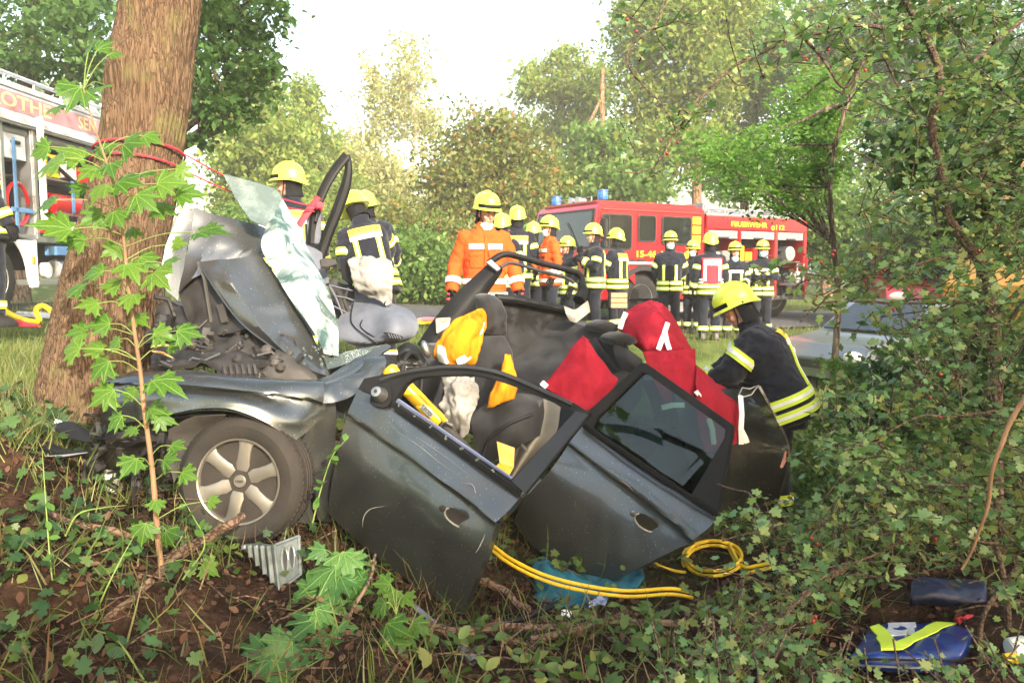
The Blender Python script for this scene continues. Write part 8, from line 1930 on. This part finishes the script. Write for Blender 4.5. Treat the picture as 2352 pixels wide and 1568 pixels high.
# --- hawthorn bushes on the near side of the ditch
def leaf_obj_mesh():
    if "haw" not in leaf_me:
        me = bpy.data.meshes.new("leaf"); me.from_pydata([tuple(v) for v in HAW[0]], [], [tuple(f) for f in HAW[1]]); me.materials.append(M_HAWO); leaf_me["haw"] = me
    return leaf_me["haw"]
def berry_mesh():
    if "berry" not in leaf_me:
        mb = MB(); mb.ell((0, 0, 0), (1, 1, 1.15), 8, 6); me = mb.mesh("berry", None, fix=True); me.materials.append(M_BERRY); me.polygons.foreach_set("use_smooth", np.ones(len(me.polygons), dtype=bool)); leaf_me["berry"] = me
    return leaf_me["berry"]
def hawthorn(label, base, limbs, sprays, nleaf, nobj, berries, size):
    t = thing("hawthorn", label, "shrub", base, "hawthorns beside the ditch")
    rg = np.random.default_rng(len(label)); rr_ = random.Random(len(label))
    allp = []
    for pts, r0, r1, mt in limbs:
        q = catmull([P(*p) for p in pts], 24); q = [p + Vector((noise.noise(p * 6), noise.noise(p * 6 + Vector((9, 0, 0))), noise.noise(p * 6 + Vector((0, 9, 0))))) * 0.018 for p in q]
        mb = MB(); mb.tube(q, [r0 + (r1 - r0) * i / 23 for i in range(24)], 8); mb.build("limb", mt, t); allp += q
    # sprays: twigs with leaf rosettes along them
    tw = MB(); pos = []; nrm = []; objp = []
    tot = sum(s[5] for s in sprays)
    for x, y, rx, ry, d, wgt in sprays:
        n = int(nleaf * wgt / tot / 13)
        for k in range(max(1, n)):
            a = rg.normal(size=3) * 0.55
            c = P(x + a[0] * rx, y + a[1] * ry, d + a[2] * 0.28)
            near = min(allp, key=lambda p: (p - c).length) if allp else c
            dirv = (c - near); L_ = min(0.26, max(0.10, dirv.length))
            dirv = (dirv.normalized() + Vector((rr_.uniform(-.6, .6), rr_.uniform(-.6, .6), rr_.uniform(-.25, .45)))).normalized()
            e = c + dirv * L_; st_ = c - dirv * L_ * 0.6
            m_ = (st_ + e) / 2 + Vector((rr_.uniform(-.03, .03), rr_.uniform(-.03, .03), rr_.uniform(-.02, .03)))
            tw.tube([st_, m_, e], [0.0035, 0.0026, 0.0012], 4, False)
            for j in range(13):
                f = (j + .5) / 13; p = (st_.lerp(m_, f * 2) if f < .5 else m_.lerp(e, f * 2 - 1)) + Vector((rr_.gauss(0, .026), rr_.gauss(0, .026), rr_.gauss(0, .02)))
                if len(objp) < nobj and j % 6 == 0: objp.append(p)
                else: pos.append(tuple(p))
    tag(tw.build("twigs", M_TWIG, t, True, angle=180, fix=False), kind="stuff")
    pos = np.array(pos) - np.array(ORI[t.name]); n = len(pos)
    V, Fa = scatter(HAW[0], HAW[1], pos, rand_rot(n, .55, rg), size * rg.uniform(.45, 1.5, n))
    tag(link(np_mesh("foliage", V, Fa), "foliage", M_HAWL, t, True, 180), kind="stuff")
    rots = rand_rot(max(1, len(objp)), .5, rg)
    for p, r_ in zip(objp, rots):
        o = bpy.data.objects.new("leaf", leaf_obj_mesh()); COL.objects.link(o); o.parent = t
        s = size * rr_.uniform(.9, 1.5); o.matrix_local = Matrix.Translation(p - ORI[t.name]) @ (Matrix(r_.tolist()).to_4x4()) @ Matrix.Scale(s, 4)
    for x, y, d in berries:
        for k in range(rr_.choice((0, 1, 1, 2))):
            o = bpy.data.objects.new("berry", berry_mesh()); COL.objects.link(o); o.parent = t
            p = P(x + rr_.uniform(-9, 9), y + rr_.uniform(-9, 9), d + rr_.uniform(-.03, .03)) - ORI[t.name]
            s = rr_.uniform(.0055, .0078); o.matrix_local = Matrix.Translation(p) @ Matrix.Scale(s, 4)
    return t
gb = on_ground(2290, 1250)
T1 = [([(2292, 1180, 4.1), (2288, 960, 4.0), (2284, 816, 3.95), (2267, 645, 3.9), (2205, 540, 3.9), (2181, 497, 3.9), (2161, 393, 3.88), (2138, 300, 3.85), (2160, 190, 3.82), (2136, 103, 3.8), (2078, 0, 3.78), (2050, -60, 3.76)], .030, .016, M_TWIG),
      ([(2120, 74, 3.8), (2050, 64, 3.75), (1978, 62, 3.7), (1900, 70, 3.66), (1838, 76, 3.62), (1740, 125, 3.58), (1668, 166, 3.55), (1600, 240, 3.5), (1556, 298, 3.48), (1494, 385, 3.45), (1419, 397, 3.42)], .012, .003, M_TWIG),
      ([(1838, 76, 3.62), (1890, 140, 3.6), (1941, 203, 3.6), (1985, 141, 3.6)], .007, .006, M_TWIG),
      ([(1941, 203, 3.6), (1925, 300, 3.62), (1904, 352, 3.65)], .006, .004, M_TWIG),
      ([(1668, 166, 3.55), (1700, 200, 3.55), (1760, 170, 3.55), (1830, 145, 3.55)], .004, .002, M_TWIG),
      ([(1556, 298, 3.48), (1540, 260, 3.46), (1480, 200, 3.44), (1440, 130, 3.42), (1500, 60, 3.45), (1540, -10, 3.5)], .003, .004, M_TWIG),
      ([(2206, 427, 3.9), (2110, 440, 3.8), (1999, 480, 3.7), (1960, 500, 3.68)], .008, .003, M_TWIG),
      ([(2380, 20, 3.8), (2300, 90, 3.8), (2248, 137, 3.82), (2200, 165, 3.84), (2165, 199, 3.86)], .010, .007, M_TWIG),
      ([(2138, 300, 3.86), (2080, 220, 3.8), (2040, 150, 3.76), (1990, 60, 3.7)], .007, .003, M_TWIG),
      ([(2350, 250, 3.8), (2250, 160, 3.8), (2190, 70, 3.8), (2130, -10, 3.8)], .006, .003, M_TWIG),
      ([(2230, 590, 3.9), (2160, 590, 3.8), (2115, 603, 3.75), (2050, 620, 3.7), (1950, 640, 3.6), (1840, 630, 3.55)], .009, .003, M_TWIG),
      ([(2270, 691, 3.9), (2176, 695, 3.8), (2090, 700, 3.7), (1990, 690, 3.6), (1880, 700, 3.55), (1840, 745, 3.5)], .009, .003, M_TWIG),
      ([(2284, 816, 3.95), (2230, 760, 3.9), (2150, 730, 3.8), (2060, 760, 3.7)], .008, .004, M_TWIG),
      ([(2284, 830, 3.95), (2330, 720, 3.8), (2380, 660, 3.7)], .010, .005, M_TWIG)]
S1 = [(2270, 60, 140, 90, 3.9, 9), (2120, 60, 120, 80, 3.85, 6), (1990, 90, 110, 70, 3.7, 5), (1850, 80, 100, 60, 3.65, 3.2), (1720, 140, 90, 50, 3.55, 1.6), (1580, 270, 60, 50, 3.48, 1.1), (1500, 370, 60, 40, 3.44, 0.8), (1450, 170, 30, 70, 3.42, 0.6), (1490, 40, 60, 40, 3.44, 0.9),
      (2290, 220, 120, 90, 3.9, 7), (2150, 230, 110, 90, 3.85, 4.5), (2020, 240, 90, 80, 3.75, 2.5), (2260, 400, 130, 90, 3.9, 6), (2120, 420, 110, 80, 3.8, 4), (2030, 500, 90, 60, 3.7, 2.2), (2270, 560, 120, 80, 3.85, 6), (2150, 590, 110, 60, 3.75, 4), (2010, 640, 100, 50, 3.6, 3), (1890, 640, 70, 35, 3.55, 1.5), (2200, 720, 130, 70, 3.75, 6), (2060, 740, 110, 60, 3.65, 4), (1930, 710, 70, 40, 3.55, 1.2), (2470, 120, 110, 110, 3.9, 5), (2470, 380, 110, 110, 3.9, 5), (2470, 640, 110, 90, 3.8, 5)]
B1 = [(1838, 76, 3.58), (1825, 92, 3.58), (1910, 50, 3.6), (1862, 28, 3.6), (1880, 60, 3.6), (1900, 110, 3.58), (1945, 45, 3.62), (1950, 60, 3.62), (2180, 15, 3.7), (1770, 122, 3.56), (1848, 135, 3.55), (1980, 162, 3.6), (1520, 85, 3.42), (1440, 40, 3.4), (1450, 160, 3.4), (1560, 320, 3.45), (1510, 330, 3.42), (1540, 355, 3.42), (1886, 130, 3.56), (1480, 50, 3.42), (1465, 66, 3.42),
      (1850, 585, 3.5), (1870, 590, 3.5), (1880, 610, 3.5), (1918, 578, 3.52), (1905, 590, 3.52), (1960, 570, 3.55), (1915, 604, 3.52), (1940, 608, 3.55), (1985, 500, 3.6), (2045, 445, 3.65), (2020, 620, 3.6), (2035, 620, 3.6), (2240, 578, 3.6), (2255, 595, 3.6), (2197, 602, 3.62), (2145, 640, 3.62), (2065, 645, 3.6), (2140, 650, 3.6), (1990, 640, 3.58), (2100, 680, 3.6), (2085, 675, 3.6), (2060, 705, 3.58), (1872, 685, 3.5), (1862, 636, 3.5), (2040, 720, 3.58)]
hawthorn("tall hawthorn with crooked dark trunk and red berries, arching branches over the ditch", gb, T1, S1, 5800, 220, B1, 0.036)
T2 = [([(2320, 1450, 3.3), (2300, 1300, 3.3), (2260, 1150, 3.3), (2180, 1100, 3.3), (2082, 1078, 3.25), (1990, 1060, 3.2), (1920, 1090, 3.2)], .013, .004, M_TWIG),
      ([(2380, 860, 2.75), (2352, 907, 2.75), (2318, 969, 2.75), (2285, 1063, 2.75), (2271, 1148, 2.78), (2240, 1230, 2.8), (2205, 1300, 2.85)], .010, .004, M_STEM),
      ([(2337, 1300, 2.9), (2290, 1370, 2.9), (2262, 1408, 2.9), (2252, 1460, 2.95), (2247, 1530, 3.0)], .008, .010, M_TWIG),
      ([(1700, 1492, 3.25), (1798, 1408, 3.35), (1880, 1345, 3.4), (1959, 1290, 3.45)], .012, .016, M_TWIG),
      ([(2100, 1230, 3.2), (2000, 1225, 3.2), (1921, 1210, 3.2), (1827, 1205, 3.15), (1740, 1215, 3.1), (1660, 1240, 3.05)], .008, .003, M_TWIG),
      ([(1652, 1111, 3.9), (1690, 1122, 3.8), (1723, 1134, 3.7), (1746, 1177, 3.6), (1790, 1215, 3.3)], .004, .005, M_TWIG),
      ([(2280, 940, 3.2), (2200, 960, 3.15), (2110, 960, 3.1), (2020, 1000, 3.05), (1940, 1030, 3.0)], .006, .003, M_TWIG),
      ([(2290, 1250, 3.2), (2180, 1230, 3.15), (2080, 1240, 3.1), (1960, 1290, 3.0), (1850, 1310, 2.95)], .006, .003, M_TWIG)]
S2 = [(2250, 860, 120, 70, 3.4, 5), (2120, 880, 110, 60, 3.3, 4), (2020, 960, 110, 70, 3.2, 4.5), (2150, 1000, 120, 70, 3.2, 5), (2290, 990, 80, 80, 3.2, 4), (1950, 1060, 90, 60, 3.1, 3.6), (2060, 1110, 110, 60, 3.1, 4.5), (2220, 1120, 110, 60, 3.1, 4), (1870, 1165, 70, 40, 3.1, 2.2), (1960, 1190, 100, 50, 3.05, 3.4), (1740, 1215, 70, 22, 3.05, 1.4), (1860, 1255, 60, 40, 3.0, 1.6), (2080, 1210, 100, 50, 3.0, 3.2), (2220, 1230, 90, 50, 3.0, 2.6), (2310, 1180, 60, 80, 3.0, 2.6),
      (1760, 1350, 50, 40, 2.95, 1.1), (1870, 1330, 70, 40, 2.9, 1.8), (1990, 1320, 60, 40, 2.9, 1.2), (1700, 1455, 60, 45, 2.8, 1.8), (1800, 1440, 50, 45, 2.8, 1.4), (1600, 1530, 90, 35, 2.6, 2.4), (1740, 1540, 90, 30, 2.6, 2.6), (1880, 1562, 80, 18, 2.6, 2.0), (2020, 1580, 90, 18, 2.6, 2.0), (2160, 1585, 90, 18, 2.6, 2.0), (2310, 1540, 40, 40, 2.6, 1.6), (2310, 1380, 40, 60, 2.8, 1.2), (2440, 900, 90, 90, 3.2, 4), (2440, 1130, 90, 90, 3.1, 4), (2440, 1360, 80, 90, 2.9, 3)]
B2 = [(2128, 850, 3.1), (2145, 862, 3.1), (2158, 866, 3.1), (2190, 860, 3.1), (2138, 918, 3.1), (2088, 955, 3.05), (2152, 952, 3.05), (1988, 1025, 3.0), (1892, 1040, 3.0), (1985, 1030, 3.0), (2150, 1232, 2.95), (1872, 1240, 2.95), (1880, 1247, 2.95), (1866, 1417, 2.8), (2012, 1012, 3.0), (2330, 850, 3.0)]
hawthorn("low spreading hawthorn with pale new shoots above the blue backpack", on_ground(2320, 1440), T2, S2, 4300, 220, B2, 0.034)
# --- darker broad leaved shrubs behind the hawthorns
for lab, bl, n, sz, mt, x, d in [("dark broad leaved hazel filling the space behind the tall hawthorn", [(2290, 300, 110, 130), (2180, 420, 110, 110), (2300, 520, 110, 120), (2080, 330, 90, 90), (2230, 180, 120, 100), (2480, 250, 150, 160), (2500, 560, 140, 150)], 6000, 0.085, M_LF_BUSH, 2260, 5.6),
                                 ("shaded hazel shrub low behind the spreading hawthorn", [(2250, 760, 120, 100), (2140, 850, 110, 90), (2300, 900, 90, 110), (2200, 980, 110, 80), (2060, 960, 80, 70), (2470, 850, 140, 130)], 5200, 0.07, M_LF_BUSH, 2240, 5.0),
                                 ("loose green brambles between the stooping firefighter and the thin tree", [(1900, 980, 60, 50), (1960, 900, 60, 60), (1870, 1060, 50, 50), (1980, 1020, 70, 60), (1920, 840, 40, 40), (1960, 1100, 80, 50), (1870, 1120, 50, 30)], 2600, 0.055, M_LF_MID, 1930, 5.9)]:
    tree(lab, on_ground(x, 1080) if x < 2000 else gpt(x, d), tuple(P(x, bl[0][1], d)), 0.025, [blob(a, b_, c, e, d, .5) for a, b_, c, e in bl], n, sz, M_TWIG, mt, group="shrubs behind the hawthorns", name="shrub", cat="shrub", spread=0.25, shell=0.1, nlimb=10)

# ------------------------------------------------------------------ ground cover
CLEAR = [(1.05, 4.2, .5, .9), (.9, 3.9, .35, .8), (.35, 3.85, .35, .75), (0, 3.95, .3, .75), (1.65, 2.95, .42, 1), (1.6, 2.6, .3, .75), (1.95, 3.35, .35, .9), (-1.05, 3.45, .3, .8), (-.9, 3.0, .4, .4), (.6, 3.6, .3, .7), (-1.9, 3.7, .3, .6), (1.4, 4.0, .3, .8)]
def zone(n, x0, x1, y0, y1, keep, rg, clear=True):
    X = rg.uniform(x0, x1, n); Y = rg.uniform(y0, y1, n); k = keep(X, Y, rg)
    for cx, cy, r_, f in (CLEAR if clear else ()): k &= ~(((X - cx) ** 2 + (Y - cy) ** 2 < r_ * r_) & (rg.random(n) < f))
    X, Y = X[k], Y[k]
    return np.stack([X, Y, hgrid(X, Y)], 1)
rg = np.random.default_rng(5)
BLADE = (np.array([(-.035, 0, 0), (.035, 0, 0), (.028, .10, .45), (0, .34, .95), (-.028, .10, .45)]), np.array([(0, 1, 2, 4), (4, 2, 3, 3)]))
BL4 = (np.array([(-.017, 0, 0), (.017, 0, 0), (.012, .14, .5), (-.012, .14, .5), (.0, .42, .88), (.002, .42, .88)]), np.array([(0, 1, 2, 3), (3, 2, 5, 4)]))
M_GRASS = leaf_mat("verge grass", [(0.09, 0.13, 0.03), (0.14, 0.19, 0.045), (0.20, 0.23, 0.07), (0.28, 0.25, 0.10)], 0.35)
M_GRASSN = leaf_mat("wood edge grass", [(0.05, 0.09, 0.02), (0.09, 0.14, 0.03), (0.15, 0.17, 0.05), (0.22, 0.15, 0.07)], 0.3)
M_DRY = leaf_mat("dry stalks", [(0.08, 0.045, 0.024), (0.14, 0.085, 0.045), (0.21, 0.14, 0.08)], 0.2)
M_LIT = leaf_mat("dead leaf litter", [(0.03, 0.014, 0.009), (0.055, 0.025, 0.015), (0.085, 0.04, 0.024), (0.15, 0.085, 0.05), (0.045, 0.022, 0.013)], 0.15, 0.8, 0.2)
M_UND = leaf_mat("undergrowth leaves", [(0.045, 0.09, 0.02), (0.075, 0.14, 0.03), (0.12, 0.18, 0.04), (0.19, 0.20, 0.05)], 0.35)
def stuff(name, label, tm, pts, tilt, size, mt, cat):
    n = len(pts); V, Fa = scatter(tm[0], tm[1], pts, rand_rot(n, tilt, rg), size * rg.uniform(.55, 1.4, n))
    return tag(link(np_mesh(name, V, Fa), name, mt, None, True, 180), label, cat, kind="stuff")
# far verge, then the near bank left of the trunk
p1 = zone(70000, -12, 12, 6.2, 30, lambda X, Y, r: r.random(len(X)) < np.clip(10 / Y, .2, 1), rg)
rd_ = np.abs(p1[:, 1] - road_y(p1[:, 0])) < 2.55
p1 = p1[~rd_]
stuff("grass", "rough grass on the road verge behind the wreck", BL4, p1, .28, .17, M_GRASS, "grass")
p2 = zone(24000, -5.5, -1.2, 3.4, 7.5, lambda X, Y, r: r.random(len(X)) < np.clip((-X - 1.2) / 1.2, 0, 1), rg)
stuff("grass", "sunlit grass on the bank beside the trunk", BL4, p2, .35, .15, M_GRASS, "grass")
p3 = zone(7500, -2.6, 3.2, 1.9, 5.2, lambda X, Y, r: r.random(len(X)) < np.where(X < -.3, .75, .5), rg)
stuff("grass", "thin grass blades scattered through the ditch", BL4, p3, .55, .19, M_GRASSN, "grass")
p4 = zone(1700, -2.8, 2.6, 1.9, 4.6, lambda X, Y, r: r.random(len(X)) < .8, rg); p4[:, 2] += .02
stuff("dry_stalks", "dry brown stalks strewn over the soil", BL4, p4, 1.1, .17, M_DRY, "stalks")
p5 = zone(22000, -3.2, 3.4, 1.7, 5.6, lambda X, Y, r: r.random(len(X)) < np.where(X < .2, .9, .6), rg, False); p5[:, 2] += rg.uniform(.003, .025, len(p5))
stuff("leaf_litter", "brown dead leaves covering the soil", OVAL, p5, .6, .034, M_LIT, "litter")
def und_keep(X, Y, r):
    f = np.sin(X * 3.1 + 1.7) * np.cos(Y * 4.3) + .5 * np.sin(X * 7.9 + Y * 5.1)
    w = np.where(X > 0.1, .75, np.where(X > -.35, .45, .08)) + .25 * f
    return r.random(len(X)) < w
p6 = zone(9000, -3.0, 3.4, 1.8, 5.2, und_keep, rg); p6[:, 2] += rg.uniform(.01, .10, len(p6))
stuff("undergrowth", "low green undergrowth of small oval leaves", OVAL, p6, .5, .055, M_UND, "undergrowth")
p7 = zone(2600, 0.2, 4.5, 1.9, 6.5, lambda X, Y, r: r.random(len(X)) < .8, rg); p7[:, 2] += rg.uniform(.02, .20, len(p7))
stuff("undergrowth", "taller leafy undergrowth beneath the hawthorns", HAW, p7, .55, .05, M_UND, "undergrowth")
p8 = zone(1700, -3.2, -.9, 2.2, 4.6, lambda X, Y, r: r.random(len(X)) < np.clip((-X - .9) / 1.0, 0.1, 1), rg); p8[:, 2] += rg.uniform(.02, .16, len(p8))
stuff("undergrowth", "leafy weeds over the bank below the trunk", HAW, p8, .6, .06, M_LF_BUSH, "undergrowth")
tw = MB(); rt = random.Random(8)
for k in range(240):
    x, y = rt.uniform(-2.6, 2.8), rt.uniform(1.9, 4.8); z = H(x, y); a = rt.uniform(0, 6.28); L_ = rt.uniform(.08, .32)
    p0 = Vector((x, y, z + .012)); p1_ = p0 + Vector((math.cos(a) * L_, math.sin(a) * L_, rt.uniform(-.01, .05)))
    tw.tube([p0, (p0 + p1_) / 2 + Vector((rt.uniform(-.02, .02), 0, .012)), p1_], [.005, .004, .002], 5, False)
tag(tw.build("twigs", M_STICK, None, True, angle=180, fix=False), "small dead twigs strewn over the ground", "twigs", kind="stuff")

# ------------------------------------------------------------------ unseen trees behind the camera, placed to shade doors and ditch and darken reflections
def shade_pos(s, t_, z):
    v = Vector((0.89, 0.45, 0)) * s + Vector((0.45, -0.89, 0)) * t_; return (v.x, v.y, z)
for lab, s0, t0, bl, n, lf in [("leafy tree at the photographer's back shading the doors and the ditch", 3.4, 6.4, [(1.9, 6, 4.9, 0.85, 1.15), (3.3, 6, 5.1, 1.1, 1.7), (4.9, 6.2, 5.2, 1.4, 1.8), (0.3, 5.8, 4.3, 0.9, 0.72), (-0.8, 5.8, 4.3, 0.8, 0.68), (-1.8, 5.8, 4.3, 0.6, 0.6)], 21000, 0.13),
                           ("tall dense tree at the photographer's back, on the field side", -5.0, 7.0, [(-4.2, 7, 6.0, 2.2, 2.6), (-6.5, 7, 6.5, 2.4, 3.0), (-5, 8, 9, 2.4, 2.0)], 12000, 0.2)]:
    bs = shade_pos(s0, t0, 0); bs = Vector((bs[0], bs[1], H(bs[0], bs[1])))
    tree(lab, bs, (bs.x, bs.y, max(b_[2] for b_ in bl)), 0.2, [(shade_pos(s_, tt, z), (rx, rx, rz)) for s_, tt, z, rx, rz in bl], n, lf, M_BARK_G, M_LF_MID, group="trees at the photographer's back", shell=0.1, spread=0.22)
# ------------------------------------------------------------------ pale haze volume, added to wash out far trees and whiten the sky
m = bpy.data.materials.new("pale haze"); m.use_nodes = True; nt = m.node_tree; nt.nodes.clear()
o_ = nt.nodes.new("ShaderNodeOutputMaterial"); v = nt.nodes.new("ShaderNodeVolumePrincipled")
v.inputs["Color"].default_value = (1.0, 0.97, 0.88, 1); v.inputs["Density"].default_value = 0.0022
nt.links.new(v.outputs[0], o_.inputs["Volume"])
mb = MB(); mb.box((0, 40, 9.5), (300, 300, 23))
hz = mb.build("haze", m, None, False); tag(hz, kind="stuff")
